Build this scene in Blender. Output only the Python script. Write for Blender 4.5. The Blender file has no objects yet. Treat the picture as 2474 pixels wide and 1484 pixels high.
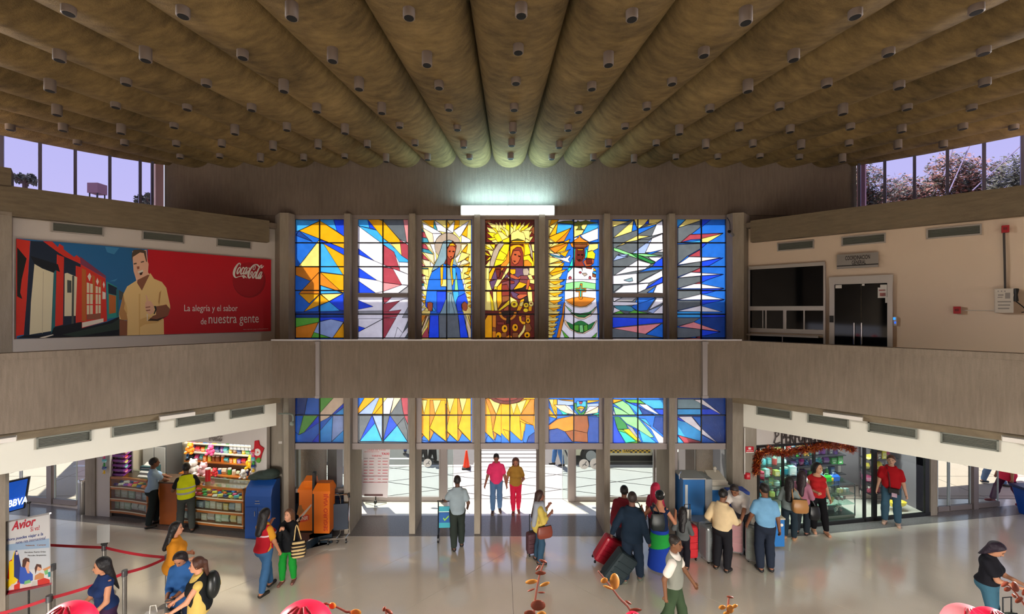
import bpy, bmesh, math, random
import numpy as np
from mathutils import Vector, Matrix, Euler
from mathutils.geometry import delaunay_2d_cdt
random.seed(7)
C = bpy.context.scene.collection
S = bpy.context.scene
PI = math.pi
# ---------------------------------------------------------------- camera, sky, sun, area lights, exposure
CX, CY, FO, H = 1207.0, 748.0, 1035.0, 5.5          # principal point and focal length in photo pixels, eye height
cd = bpy.data.cameras.new('camera'); cam = bpy.data.objects.new('camera', cd); C.objects.link(cam)
cam.location = (0, 0, H); cam.rotation_euler = (PI/2, 0, 0)
cd.sensor_fit = 'HORIZONTAL'; cd.sensor_width = 36.0; cd.lens = FO/2474*36
cd.shift_x = (1237-CX)/2474; cd.shift_y = (CY-742)/2474
cd.clip_start = 0.05; cd.clip_end = 500
S.camera = cam
S.view_settings.view_transform = 'Standard'; S.view_settings.look = 'None'
S.view_settings.gamma = 1.0; S.view_settings.use_curve_mapping = False
S.view_settings.exposure = 0.82
S.cycles.max_bounces = 7; S.cycles.diffuse_bounces = 4; S.cycles.glossy_bounces = 3
S.cycles.transmission_bounces = 4; S.cycles.transparent_max_bounces = 10
S.cycles.caustics_reflective = False; S.cycles.caustics_refractive = False
S.cycles.sample_clamp_indirect = 4.0
S.cycles.use_denoising = True
w = bpy.data.worlds.new('sky'); S.world = w; w.use_nodes = True
wn = w.node_tree; bg = wn.nodes['Background']
tc = wn.nodes.new('ShaderNodeTexCoord'); sx = wn.nodes.new('ShaderNodeSeparateXYZ')
rp = wn.nodes.new('ShaderNodeValToRGB')
rp.color_ramp.elements[0].position = 0.0; rp.color_ramp.elements[0].color = (0.80, 0.78, 0.90, 1)
rp.color_ramp.elements[1].position = 0.6; rp.color_ramp.elements[1].color = (0.48, 0.58, 0.92, 1)
wn.links.new(tc.outputs['Generated'], sx.inputs[0]); wn.links.new(sx.outputs['Z'], rp.inputs[0])
wn.links.new(rp.outputs[0], bg.inputs['Color']); bg.inputs['Strength'].default_value = 0.70
def lamp(name, kind, loc, rot, power, color=(1,1,1), size=1.0, size_y=None):
    l = bpy.data.lights.new(name, kind); l.energy = power; l.color = color
    if kind == 'AREA':
        l.size = size
        if size_y: l.shape = 'RECTANGLE'; l.size_y = size_y
    elif kind == 'SUN': l.angle = size
    else: l.shadow_soft_size = size
    o = bpy.data.objects.new(name, l); C.objects.link(o); o.location = loc
    if isinstance(rot, Vector): o.rotation_euler = rot.to_track_quat('-Z', 'Y').to_euler()
    else: o.rotation_euler = rot
    return o
lamp('sun', 'SUN', (0, 30, 30), Vector((0.26, -0.42, -1.0)), 5.9, (1.0, 0.93, 0.82), 0.01)
# added fill lamps out of view, for clerestory daylight and an assumed rear opening
L1 = lamp('clerestory_fill_left', 'AREA', (-12.9, 5.0, 8.4), Vector((1, -0.5, -0.7)), 2250, (1.0, 0.95, 0.86), 5.8, 1.4)
L2 = lamp('clerestory_fill_right', 'AREA', (13.4, 5.0, 8.4), Vector((-1, -0.5, -0.7)), 2250, (1.0, 0.96, 0.92), 5.8, 1.4)
L3 = lamp('rear_fill', 'AREA', (0.2, -5.2, 2.0), Vector((0, 1, -0.36)), 430, (1.0, 0.93, 0.82), 20.0, 3.4)
L3.data.spread = math.radians(54)
for l_ in (L1, L2): l_.data.spread = math.radians(84)

# ---------------------------------------------------------------- helpers
def P(px, py, d): return Vector(((px-CX)*d/FO, d, H-(py-CY)*d/FO))
def F(px, py, z=0.0): return P(px, py, FO*(H-z)/(py-CY))
def onp(px, py, pl):                                   # pixel ray onto the vertical plane a*x + b*y = c
    a, b, c = pl; r = (px-CX)/FO
    return P(px, py, c/(a*r+b))
def colx(px, z, pl):
    a, b, c = pl; r = (px-CX)/FO; d = c/(a*r+b)
    return Vector((r*d, d, z))
def off(pl, t):                                        # plane moved t metres towards the viewer's side
    a, b, c = pl; n = math.hypot(a, b); return (a, b, c - t*n)
def lin(c):
    return tuple(((x/255)/12.92 if x/255 <= 0.04045 else ((x/255+0.055)/1.055)**2.4) for x in c[:3]) + (1.0,)
MATS = {}
def mat(name, col=(128,128,128), rough=0.6, metal=0.0, bump=0.0, bscale=40.0, vary=0.0, vscale=3.0, spec=0.5, emit=0.0, alpha=1.0, coat=0.0):
    if name in MATS: return MATS[name]
    m = bpy.data.materials.new(name); m.use_nodes = True; MATS[name] = m
    n = m.node_tree; b = n.nodes['Principled BSDF']
    c = lin(col); b.inputs['Base Color'].default_value = c
    b.inputs['Roughness'].default_value = rough; b.inputs['Metallic'].default_value = metal
    b.inputs['Specular IOR Level'].default_value = spec
    if coat: b.inputs['Coat Weight'].default_value = coat; b.inputs['Coat Roughness'].default_value = 0.05
    if emit: b.inputs['Emission Color'].default_value = c; b.inputs['Emission Strength'].default_value = emit
    if alpha < 1: b.inputs['Alpha'].default_value = alpha
    if vary or bump:
        t = n.nodes.new('ShaderNodeTexCoord')
        if vary:
            nz = n.nodes.new('ShaderNodeTexNoise'); nz.inputs['Scale'].default_value = vscale; nz.inputs['Detail'].default_value = 5
            mx = n.nodes.new('ShaderNodeMix'); mx.data_type = 'RGBA'
            mx.inputs['A'].default_value = tuple(x*(1-vary) for x in c[:3])+(1,); mx.inputs['B'].default_value = tuple(min(1, x*(1+vary)) for x in c[:3])+(1,)
            n.links.new(t.outputs['Object'], nz.inputs['Vector']); n.links.new(nz.outputs['Fac'], mx.inputs['Factor'])
            n.links.new(mx.outputs['Result'], b.inputs['Base Color'])
        if bump:
            nb = n.nodes.new('ShaderNodeTexNoise'); nb.inputs['Scale'].default_value = bscale; nb.inputs['Detail'].default_value = 3
            bp = n.nodes.new('ShaderNodeBump'); bp.inputs['Strength'].default_value = bump; bp.inputs['Distance'].default_value = 0.02
            n.links.new(t.outputs['Object'], nb.inputs['Vector']); n.links.new(nb.outputs['Fac'], bp.inputs['Height']); n.links.new(bp.outputs['Normal'], b.inputs['Normal'])
    return m
def concrete(name, c0, c1, streak=(1,1,1), sscale=6.0, bump=0.3, rough=0.85, lo=0.35, hi=0.65):
    m = bpy.data.materials.new(name); m.use_nodes = True; MATS[name] = m
    n = m.node_tree; b = n.nodes['Principled BSDF']; L = n.links.new
    t = n.nodes.new('ShaderNodeTexCoord'); mp = n.nodes.new('ShaderNodeMapping'); mp.inputs['Scale'].default_value = streak
    a = n.nodes.new('ShaderNodeTexNoise'); a.inputs['Scale'].default_value = sscale; a.inputs['Detail'].default_value = 6; a.inputs['Roughness'].default_value = 0.65
    g = n.nodes.new('ShaderNodeTexNoise'); g.inputs['Scale'].default_value = 0.7; g.inputs['Detail'].default_value = 4
    ad = n.nodes.new('ShaderNodeMath'); ad.operation = 'ADD'
    r = n.nodes.new('ShaderNodeValToRGB'); r.color_ramp.elements[0].position = lo; r.color_ramp.elements[1].position = hi
    hf = n.nodes.new('ShaderNodeMath'); hf.operation = 'MULTIPLY'; hf.inputs[1].default_value = 0.5
    r.color_ramp.elements[0].color = lin(c0); r.color_ramp.elements[1].color = lin(c1)
    L(t.outputs['Object'], mp.inputs['Vector']); L(mp.outputs['Vector'], a.inputs['Vector']); L(t.outputs['Object'], g.inputs['Vector'])
    L(a.outputs['Fac'], ad.inputs[0]); L(g.outputs['Fac'], ad.inputs[1]); L(ad.outputs[0], hf.inputs[0]); L(hf.outputs[0], r.inputs[0]); L(r.outputs[0], b.inputs['Base Color'])
    f = n.nodes.new('ShaderNodeTexNoise'); f.inputs['Scale'].default_value = 60; f.inputs['Detail'].default_value = 4
    mm = n.nodes.new('ShaderNodeMath'); mm.operation = 'ADD'; L(f.outputs['Fac'], mm.inputs[0]); L(a.outputs['Fac'], mm.inputs[1])
    L(t.outputs['Object'], f.inputs['Vector'])
    bp = n.nodes.new('ShaderNodeBump'); bp.inputs['Strength'].default_value = bump; bp.inputs['Distance'].default_value = 0.02
    L(mm.outputs[0], bp.inputs['Height']); L(bp.outputs['Normal'], b.inputs['Normal'])
    b.inputs['Roughness'].default_value = rough; b.inputs['Specular IOR Level'].default_value = 0.25
    return m
def glass(name, tint=(255,255,255), refl=0.08, dirt=0.0, dirtcol=(200,200,200)):
    if name in MATS: return MATS[name]
    m = bpy.data.materials.new(name); m.use_nodes = True; MATS[name] = m
    n = m.node_tree; n.nodes.remove(n.nodes['Principled BSDF']); out = n.nodes['Material Output']
    t = n.nodes.new('ShaderNodeBsdfTransparent'); t.inputs[0].default_value = lin(tint)
    g = n.nodes.new('ShaderNodeBsdfGlossy'); g.inputs['Roughness'].default_value = 0.02
    fr = n.nodes.new('ShaderNodeFresnel'); fr.inputs['IOR'].default_value = 1.5
    mu = n.nodes.new('ShaderNodeMath'); mu.operation = 'MULTIPLY'; mu.inputs[1].default_value = refl/0.08
    mx = n.nodes.new('ShaderNodeMixShader'); L = n.links.new
    ge = n.nodes.new('ShaderNodeNewGeometry'); iv = n.nodes.new('ShaderNodeMath'); iv.operation = 'SUBTRACT'; iv.inputs[0].default_value = 1.0; L(ge.outputs['Backfacing'], iv.inputs[1])
    m3 = n.nodes.new('ShaderNodeMath'); m3.operation = 'MULTIPLY'; L(iv.outputs[0], m3.inputs[1])
    L(fr.outputs[0], mu.inputs[0]); L(mu.outputs[0], m3.inputs[0]); L(m3.outputs[0], mx.inputs[0]); L(t.outputs[0], mx.inputs[1]); L(g.outputs[0], mx.inputs[2])
    last = mx.outputs[0]
    if dirt:
        d = n.nodes.new('ShaderNodeBsdfDiffuse'); d.inputs[0].default_value = lin(dirtcol); m2 = n.nodes.new('ShaderNodeMixShader'); m2.inputs[0].default_value = dirt
        L(last, m2.inputs[1]); L(d.outputs[0], m2.inputs[2]); last = m2.outputs[0]
    L(last, out.inputs[0]); return m
def stained(name, col, rough=0.0):
    """coloured art glass: the daylight behind it scatters through, a little passes straight"""
    if name in MATS: return MATS[name]
    m = bpy.data.materials.new(name); m.use_nodes = True; MATS[name] = m
    n = m.node_tree; n.nodes.remove(n.nodes['Principled BSDF']); out = n.nodes['Material Output']; L = n.links.new
    c = lin(col)
    tc_ = n.nodes.new('ShaderNodeTexCoord'); nz = n.nodes.new('ShaderNodeTexNoise'); nz.inputs['Scale'].default_value = 5.0; nz.inputs['Detail'].default_value = 4
    mx0 = n.nodes.new('ShaderNodeMix'); mx0.data_type = 'RGBA'
    mx0.inputs['A'].default_value = tuple(x*0.72 for x in c[:3])+(1,); mx0.inputs['B'].default_value = tuple(min(1, x*1.22+0.01) for x in c[:3])+(1,)
    L(tc_.outputs['Object'], nz.inputs['Vector']); L(nz.outputs['Fac'], mx0.inputs['Factor'])
    tl = n.nodes.new('ShaderNodeBsdfTranslucent'); tr = n.nodes.new('ShaderNodeBsdfTransparent'); gl = n.nodes.new('ShaderNodeBsdfGlossy'); gl.inputs['Roughness'].default_value = 0.12
    L(mx0.outputs['Result'], tl.inputs[0]); L(mx0.outputs['Result'], tr.inputs[0])
    a = n.nodes.new('ShaderNodeMixShader'); a.inputs[0].default_value = 0.06; L(tl.outputs[0], a.inputs[1]); L(tr.outputs[0], a.inputs[2])
    b = n.nodes.new('ShaderNodeMixShader'); b.inputs[0].default_value = 0.03; L(a.outputs[0], b.inputs[1]); L(gl.outputs[0], b.inputs[2])
    nb = n.nodes.new('ShaderNodeTexNoise'); nb.inputs['Scale'].default_value = 45.0
    bp = n.nodes.new('ShaderNodeBump'); bp.inputs['Strength'].default_value = 0.4; bp.inputs['Distance'].default_value = 0.02
    L(tc_.outputs['Object'], nb.inputs['Vector']); L(nb.outputs['Fac'], bp.inputs['Height']); L(bp.outputs[0], gl.inputs['Normal'])
    L(b.outputs[0], out.inputs[0]); return m

ORD = 'first second third fourth fifth sixth seventh eighth ninth tenth eleventh twelfth thirteenth fourteenth fifteenth sixteenth seventeenth eighteenth nineteenth twentieth'.split()
ORD += ['twenty-'+o for o in ORD[:9]]+['thirtieth']+['thirty-'+o for o in ORD[:9]]
def cname(c):
    import colorsys
    h, s, v = colorsys.rgb_to_hsv(*[x/255 for x in c])
    if s < .16: return 'white' if v > .82 else 'grey' if v > .35 else 'dark'
    h *= 360
    if s < .35 and v > .7: return 'pale '+('pink' if h < 20 or h > 300 else 'cream' if h < 70 else 'green' if h < 170 else 'blue')
    if h < 14 or h > 345: return 'red'
    if h < 40: return 'orange' if v > .75 else 'brown'
    if h < 66: return 'yellow'
    return 'green' if h < 165 else 'blue' if h < 250 else 'purple' if h < 290 else 'pink'
class MB:
    """collects shapes into one mesh; mi = material index of what is added next"""
    def __init__(s): s.v = []; s.f = []; s.m = []; s.mi = 0; s.M = None
    def add(s, vs, fs):
        o = len(s.v)
        for p in vs:
            p = Vector(p)
            if s.M is not None: p = s.M @ p
            s.v.append(p)
        for f in fs: s.f.append(tuple(i+o for i in f)); s.m.append(s.mi)
        return s
    def box(s, c, d, rz=0.0, R=None):
        hx, hy, hz = d[0]/2, d[1]/2, d[2]/2; M = R or Matrix.Rotation(rz, 3, 'Z'); c = Vector(c)
        vs = [c + M @ Vector((x*hx, y*hy, z*hz)) for z in (-1,1) for y in (-1,1) for x in (-1,1)]
        return s.add(vs, [(0,2,3,1),(4,5,7,6),(0,1,5,4),(2,6,7,3),(0,4,6,2),(1,3,7,5)])
    def prism(s, poly, z0, z1):
        n = len(poly); area = sum(poly[i][0]*poly[(i+1)%n][1]-poly[(i+1)%n][0]*poly[i][1] for i in range(n))
        if area < 0: poly = list(reversed(poly))
        vs = [(p[0],p[1],z0) for p in poly]+[(p[0],p[1],z1) for p in poly]
        return s.add(vs, [tuple(range(n-1,-1,-1)), tuple(range(n,2*n))]+[(i,(i+1)%n,n+(i+1)%n,n+i) for i in range(n)])
    def bar(s, a, b, w, h=None, up=(0,0,1)):
        a, b = Vector(a), Vector(b); h = h or w; d = (b-a); L = d.length
        if L < 1e-6: return s
        d.normalize(); u = Vector(up)
        if abs(d.dot(u)) > 0.95: u = Vector((1,0,0)) if abs(d.x) < .9 else Vector((0,1,0))
        x = d.cross(u).normalized(); y = x.cross(d).normalized()
        R = Matrix((x, d, y)).transposed()
        return s.box((a+b)/2, (w, L, h), R=R)
    def tube(s, path, r, n=8, cap=True):
        path = [Vector(p) for p in path]; k = len(path); rs = r if isinstance(r, (list,tuple)) else [r]*k
        vs = []; fs = []; X = None
        for i, p in enumerate(path):
            d = (path[min(i+1,k-1)]-path[max(i-1,0)])
            if d.length < 1e-9: d = Vector((0,0,1))
            d.normalize()
            if X is None:
                u = Vector((0,0,1)) if abs(d.z) < .9 else Vector((1,0,0)); X = d.cross(u).normalized()
            else:
                X = (X - d*X.dot(d)); X = X.normalized() if X.length > 1e-6 else d.orthogonal().normalized()
            Y = d.cross(X)
            for j in range(n):
                a = 2*PI*j/n; vs.append(p + (X*math.cos(a)+Y*math.sin(a))*rs[i])
        for i in range(k-1):
            for j in range(n):
                fs.append((i*n+j, i*n+(j+1)%n, (i+1)*n+(j+1)%n, (i+1)*n+j))
        if cap: fs += [tuple(range(n-1,-1,-1)), tuple(range((k-1)*n, k*n))]
        return s.add(vs, fs)
    def lathe(s, prof, c=(0,0,0), n=16):
        c = Vector(c); vs = []; fs = []; k = len(prof)
        for r, z in prof:
            for j in range(n): vs.append(c+Vector((r*math.cos(2*PI*j/n), r*math.sin(2*PI*j/n), z)))
        for i in range(k-1):
            for j in range(n): fs.append((i*n+j, i*n+(j+1)%n, (i+1)*n+(j+1)%n, (i+1)*n+j))
        fs += [tuple(range(n-1,-1,-1)), tuple(range((k-1)*n, k*n))]
        return s.add(vs, fs)
    def ball(s, c, r, n=10, m=7, R=None):
        c = Vector(c); r = (r,r,r) if not isinstance(r, (tuple,list)) else r; vs = []; fs = []
        for i in range(1, m):
            t = PI*i/m
            for j in range(n):
                q = Vector((r[0]*math.sin(t)*math.cos(2*PI*j/n), r[1]*math.sin(t)*math.sin(2*PI*j/n), -r[2]*math.cos(t)))
                vs.append(c + (R @ q if R else q))
        q0 = Vector((0,0,-r[2])); q1 = Vector((0,0,r[2]))
        vs += [c+(R@q0 if R else q0), c+(R@q1 if R else q1)]; b = (m-1)*n
        for i in range(m-2):
            for j in range(n): fs.append((i*n+j, i*n+(j+1)%n, (i+1)*n+(j+1)%n, (i+1)*n+j))
        for j in range(n):
            fs.append((b, (j+1)%n, j)); fs.append((b+1, (m-2)*n+j, (m-2)*n+(j+1)%n))
        return s.add(vs, fs)
    def slab(s, pts, n, t):
        """flat polygon of 3-D points given a thickness t along n (front at the points)"""
        pts = [Vector(p) for p in pts]; n = Vector(n).normalized(); k = len(pts)
        N = sum(((pts[i]-pts[0]).cross(pts[(i+1)%k]-pts[0]) for i in range(k)), Vector())
        if N.dot(n) < 0: pts.reverse()
        vs = pts + [p-n*t for p in pts]
        return s.add(vs, [tuple(range(k)), tuple(range(2*k-1,k-1,-1))]+[(i, k+i, k+(i+1)%k, (i+1)%k) for i in range(k)])
    def build(s, name, m=None, parent=None, smooth=False, bevel=0.0, world=True, loc=None):
        o_ = Vector((0,0,0))
        if loc is not None: o_ = Vector(loc)
        elif parent is not None and world: o_ = wloc(parent)
        elif parent is None and s.v:
            lo = [min(p[i] for p in s.v) for i in range(3)]; hi = [max(p[i] for p in s.v) for i in range(3)]
            o_ = Vector(((lo[0]+hi[0])/2, (lo[1]+hi[1])/2, lo[2]))
        me = bpy.data.meshes.new(name)
        me.from_pydata([tuple(p-o_) for p in s.v], [], s.f)
        ms = m if isinstance(m, (list,tuple)) else [m]
        for x in ms:
            if x: me.materials.append(x)
        if len(ms) > 1: me.polygons.foreach_set('material_index', s.m)
        if smooth: me.shade_smooth(); me.set_sharp_from_angle(angle=math.radians(50))
        me.validate(); me.update()
        o = bpy.data.objects.new(name, me); C.objects.link(o)
        if parent is not None: o.parent = parent
        if parent is None or loc is not None: o.location = o_
        if bevel:
            b = o.modifiers.new('bevel', 'BEVEL'); b.width = bevel; b.segments = 2; b.limit_method = 'ANGLE'
        return o
def wloc(o):
    v = Vector((0,0,0))
    while o is not None: v += o.location; o = o.parent
    return v
def tag(o, label=None, cat=None, group=None, kind=None):
    if label: o['label'] = label
    if cat: o['category'] = cat
    if group: o['group'] = group
    if kind: o['kind'] = kind
    return o
def thing(name, label, cat, loc=(0,0,0), rz=0.0, group=None, kind=None):
    o = bpy.data.objects.new(name, None); C.objects.link(o); o.location = loc; o.rotation_euler = (0,0,rz); o.empty_display_size = 0.2
    return tag(o, label, cat, group, kind)
def struct(name, mb, m, parent=None, **k):
    o = mb.build(name, m, parent, **k)
    if parent is None: o['kind'] = 'structure'
    return o
def copy_tree(o, parent=None):
    c = o.copy(); C.objects.link(c)
    if parent is not None: c.parent = parent
    for ch in list(o.children): copy_tree(ch, c)
    return c
def text(s, m, origin, ux, uy, w, h, name='lettering', parent=None, depth=0.004, bold=0.0, shear=0.0, space=1.0, mono=False):
    """flat raised lettering, fitted to w x h metres, lower left corner at origin, axes ux, uy"""
    cu = bpy.data.curves.new('t', 'FONT'); cu.body = s; cu.size = 1; cu.offset = bold; cu.shear = shear; cu.space_character = space; cu.resolution_u = 3
    ob = bpy.data.objects.new('t', cu); C.objects.link(ob)
    dg = bpy.context.evaluated_depsgraph_get(); me0 = bpy.data.meshes.new_from_object(ob.evaluated_get(dg))
    co = [v.co.copy() for v in me0.vertices]; fs = [tuple(p.vertices) for p in me0.polygons]
    bpy.data.objects.remove(ob); bpy.data.curves.remove(cu); bpy.data.meshes.remove(me0)
    x0 = min(c.x for c in co); x1 = max(c.x for c in co); y0 = min(c.y for c in co); y1 = max(c.y for c in co)
    ux, uy, origin = Vector(ux).normalized(), Vector(uy).normalized(), Vector(origin); n = ux.cross(uy)
    b = MB(); pts = [origin + ux*((c.x-x0)/(x1-x0)*w) + uy*((c.y-y0)/(y1-y0)*h) + n*depth for c in co]
    b.add(pts, fs)
    if depth > 0.0005:                                  # sides
        from collections import Counter
        ec = Counter()
        for f in fs:
            for i in range(len(f)): ec[frozenset((f[i], f[(i+1)%len(f)]))] += 1
        k = len(pts); b.v += [p-n*depth for p in pts]
        for f in fs:
            for i in range(len(f)):
                a_, b_ = f[i], f[(i+1)%len(f)]
                if ec[frozenset((a_,b_))] == 1: b.f.append((b_, a_, k+a_, k+b_)); b.m.append(0)
    return b.build(name, m, parent)
def ribbon(b, pts, wd, n, closed=False):
    """flat stroke of width wd (number or list) through 3-D points, lying in the plane with normal n"""
    pts = [Vector(p) for p in pts]; k = len(pts); n = Vector(n).normalized(); vs = []
    for i, p in enumerate(pts):
        d = pts[min(i+1,k-1)]-pts[max(i-1,0)]; x = d.cross(n).normalized(); w_ = (wd[i] if isinstance(wd,(list,tuple)) else wd)/2
        vs += [p-x*w_, p+x*w_]
    b.add(vs, [(2*i, 2*i+1, 2*i+3, 2*i+2) for i in range(k-1)])
def smooth_pts(pts, n=6):
    """Catmull-Rom through the points"""
    pts = [Vector(p) for p in pts]; out = []
    for i in range(len(pts)-1):
        p0, p1, p2, p3 = pts[max(i-1,0)], pts[i], pts[i+1], pts[min(i+2,len(pts)-1)]
        for j in range(n):
            t = j/n; out.append(0.5*((2*p1)+(p2-p0)*t+(2*p0-5*p1+4*p2-p3)*t*t+(3*p1-p0-3*p2+p3)*t**3))
    out.append(pts[-1]); return out
def partition(polys):
    """painter-ordered polygons [(key, [(x,y)..])] cut so that each keeps only what later ones leave bare;
       returns [(key, verts2d, tris, boundary_edges)]"""
    vs = []; fs = []
    for key, pl in polys:
        o = len(vs); pl = [Vector((p[0], -p[1])) for p in pl]
        ar = sum(pl[i].x*pl[(i+1)%len(pl)].y-pl[(i+1)%len(pl)].x*pl[i].y for i in range(len(pl)))
        if ar < 0: pl.reverse()
        vs += pl; fs.append(list(range(o, o+len(pl))))
    V, E, T, ov, oe, of = delaunay_2d_cdt(vs, [], fs, 0, 0.05)
    reg = {}
    for t, o in zip(T, of):
        if o: reg.setdefault(max(o), []).append(t)
    out = []
    for i, ts in sorted(reg.items()):
        ids = sorted({a for t in ts for a in t}); mp = {a: j for j, a in enumerate(ids)}
        tt = [tuple(mp[a] for a in t) for t in ts]; cnt = {}
        for t in tt:
            for j in range(len(t)):
                e = (t[j], t[(j+1)%len(t)]); cnt[e] = 1
        bd = [e for e in cnt if (e[1], e[0]) not in cnt]
        out.append((polys[i][0], [(V[a].x, -V[a].y) for a in ids], tt, bd))
    return out
def clip(poly, a, b, c):
    """keep a*x+b*y <= c"""
    out = []; n = len(poly)
    for i in range(n):
        p, q = poly[i], poly[(i+1)%n]; dp = a*p[0]+b*p[1]-c; dq = a*q[0]+b*q[1]-c
        if dp <= 0: out.append(p)
        if (dp < 0) != (dq < 0) and dp != dq:
            t = dp/(dp-dq); out.append((p[0]+(q[0]-p[0])*t, p[1]+(q[1]-p[1])*t))
    return out
# ---------------------------------------------------------------- materials of the hall
CON = concrete('board_marked_concrete', (116,105,93), (140,128,115), (7,7,0.6), 4.0, 0.35)
CONB = concrete('beam_concrete', (110,99,82), (136,123,102), (1.2,1.2,7), 3.0, 0.35)
CONC = concrete('vault_concrete', (72,60,38), (138,116,76), (1.3,3.2,1.3), 2.6, 0.7, 0.85, 0.34, 0.66)
CONW = concrete('facade_wall_concrete', (104,93,84), (126,114,104), (7,7,0.8), 2.5, 0.3)
CONP = concrete('pillar_concrete', (142,133,121), (164,154,141), (6,6,0.8), 3.0, 0.3)
WHITE = mat('white_painted_plaster', (206,199,194), 0.75, vary=0.05, vscale=1.2, bump=0.08)
BEIGE = mat('beige_painted_plaster', (226,206,184), 0.75, vary=0.06, vscale=0.8, bump=0.08)
ALU = mat('grey_aluminium', (150,143,142), 0.45, 0.3)
ALUB = mat('bright_aluminium', (190,186,182), 0.35, 0.7)
BLACKM = mat('black_metal', (16,16,18), 0.5)
DARK = mat('dark_void', (20,20,22), 0.9)
STEEL = mat('brushed_steel', (170,168,165), 0.3, 0.9)
CHROME = mat('chrome', (220,220,220), 0.12, 1.0)
CLEAR = glass('clear_glass', (246,250,248), 0.05)
LILAC = glass('lilac_tinted_glass', (232,228,246), 0.05)
GRAN = mat('dark_granite', (128,124,122), 0.15, vary=0.35, vscale=30, spec=0.6)
def terrazzo():
    m = mat('terrazzo', (196,186,170), 0.13, spec=0.9); n = m.node_tree; b = n.nodes['Principled BSDF']; L = n.links.new
    t = n.nodes.new('ShaderNodeTexCoord'); v = n.nodes.new('ShaderNodeTexNoise'); v.inputs['Scale'].default_value = 90; v.inputs['Detail'].default_value = 4
    g = n.nodes.new('ShaderNodeTexNoise'); g.inputs['Scale'].default_value = 0.8; g.inputs['Detail'].default_value = 6
    ad = n.nodes.new('ShaderNodeMath'); ad.operation = 'ADD'; hf = n.nodes.new('ShaderNodeMath'); hf.operation = 'MULTIPLY'; hf.inputs[1].default_value = 0.5
    r = n.nodes.new('ShaderNodeValToRGB'); r.color_ramp.elements[0].position = 0.3; r.color_ramp.elements[1].position = 0.7
    r.color_ramp.elements[0].color = lin((212,202,186)); r.color_ramp.elements[1].color = lin((238,230,216))
    L(t.outputs['Object'], v.inputs['Vector']); L(t.outputs['Object'], g.inputs['Vector']); L(v.outputs['Fac'], ad.inputs[0]); L(g.outputs['Fac'], ad.inputs[1]); L(ad.outputs[0], hf.inputs[0]); L(hf.outputs[0], r.inputs[0]); L(r.outputs[0], b.inputs['Base Color'])
    b.inputs['IOR'].default_value = 2.1
    return m
TERR = terrazzo()
# ---------------------------------------------------------------- planes (a, b, c): a*x + b*y = c
PAR_L, PAR_R = (-1,1,13.89), (1,1,14.18)                # gallery parapets
FAS_L, FAS_R = (-1,1,14.18), (1,1,14.50)                # white bulkhead under the galleries
WAL_L, WAL_R = (-1,1,16.31), (1,1,16.81)                # upper white walls
BEA_L, BEA_R = (-1,1,16.02), (1,1,16.52)                # concrete beams over them
CLE_L, CLE_R = (-1,1,18.87), (1,1,19.41)                # clerestory windows
YB, YG, YF, YW = 9.07, 10.69, 10.49, 10.65              # bridge front, stained glass, pillar fronts, facade wall
NL, NR = Vector((1,-1,0)).normalized(), Vector((-1,-1,0)).normalized()
def ptx(pl, y, z=0.0):                                  # point of a 45 degree plane at depth y
    a, b, c = pl; return Vector(((c-b*y)/a, y, z))
# ---------------------------------------------------------------- floor of long diagonal terrazzo slabs
floor = thing('floor', 'pale terrazzo floor laid in chevrons, polished', None, (0,0,0), kind='structure')
b = MB(); b.box((0.25,3.2,-0.05), (36,18.6,0.06)); b.build('joint_bed', mat('dark_joint', (70,64,58), 0.8), floor)
for side in (-1, 1):
    for k in range(-8, 9):
        # strips between y = 9.8+s - 2.1k lines
        z1 = 9.8+0.25*0+2.1 - 2.1*k + 2.1; z0 = z1-2.1
        # mirrored about x = 0.25 : u = distance from the axis
        poly = [(0.006,z0),(0.006,z1),(20,z1-20),(20,z0-20)]
        g = 0.004
        poly = [(0.003,z0+g),(0.003,z1-g),(20,z1-20-g),(20,z0-20+g)]
        poly = clip(poly, 0,1,12.42); poly = clip(poly, 0,-1,5.9); poly = clip(poly, 1,0,15.6)
        if len(poly) < 3: continue
        b = MB(); b.prism([(0.25+side*u, y) for u, y in poly], -0.02, 0.0); b.build('floor_slab', TERR, floor)
b = MB(); b.prism([(-5.9,10.38),(6.4,10.38),(6.4,11.42),(-5.9,11.42)], 0.0, 0.004)
b.prism([(6.3,10.22),(15,11.66),(15,12.12),(6.3,10.62)], 0.0, 0.0045); b.prism([(-5.8,10.22),(-14.6,11.75),(-14.6,12.4),(-5.8,10.62)], 0.0, 0.0045)
b.build('granite_band', GRAN, floor)
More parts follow.
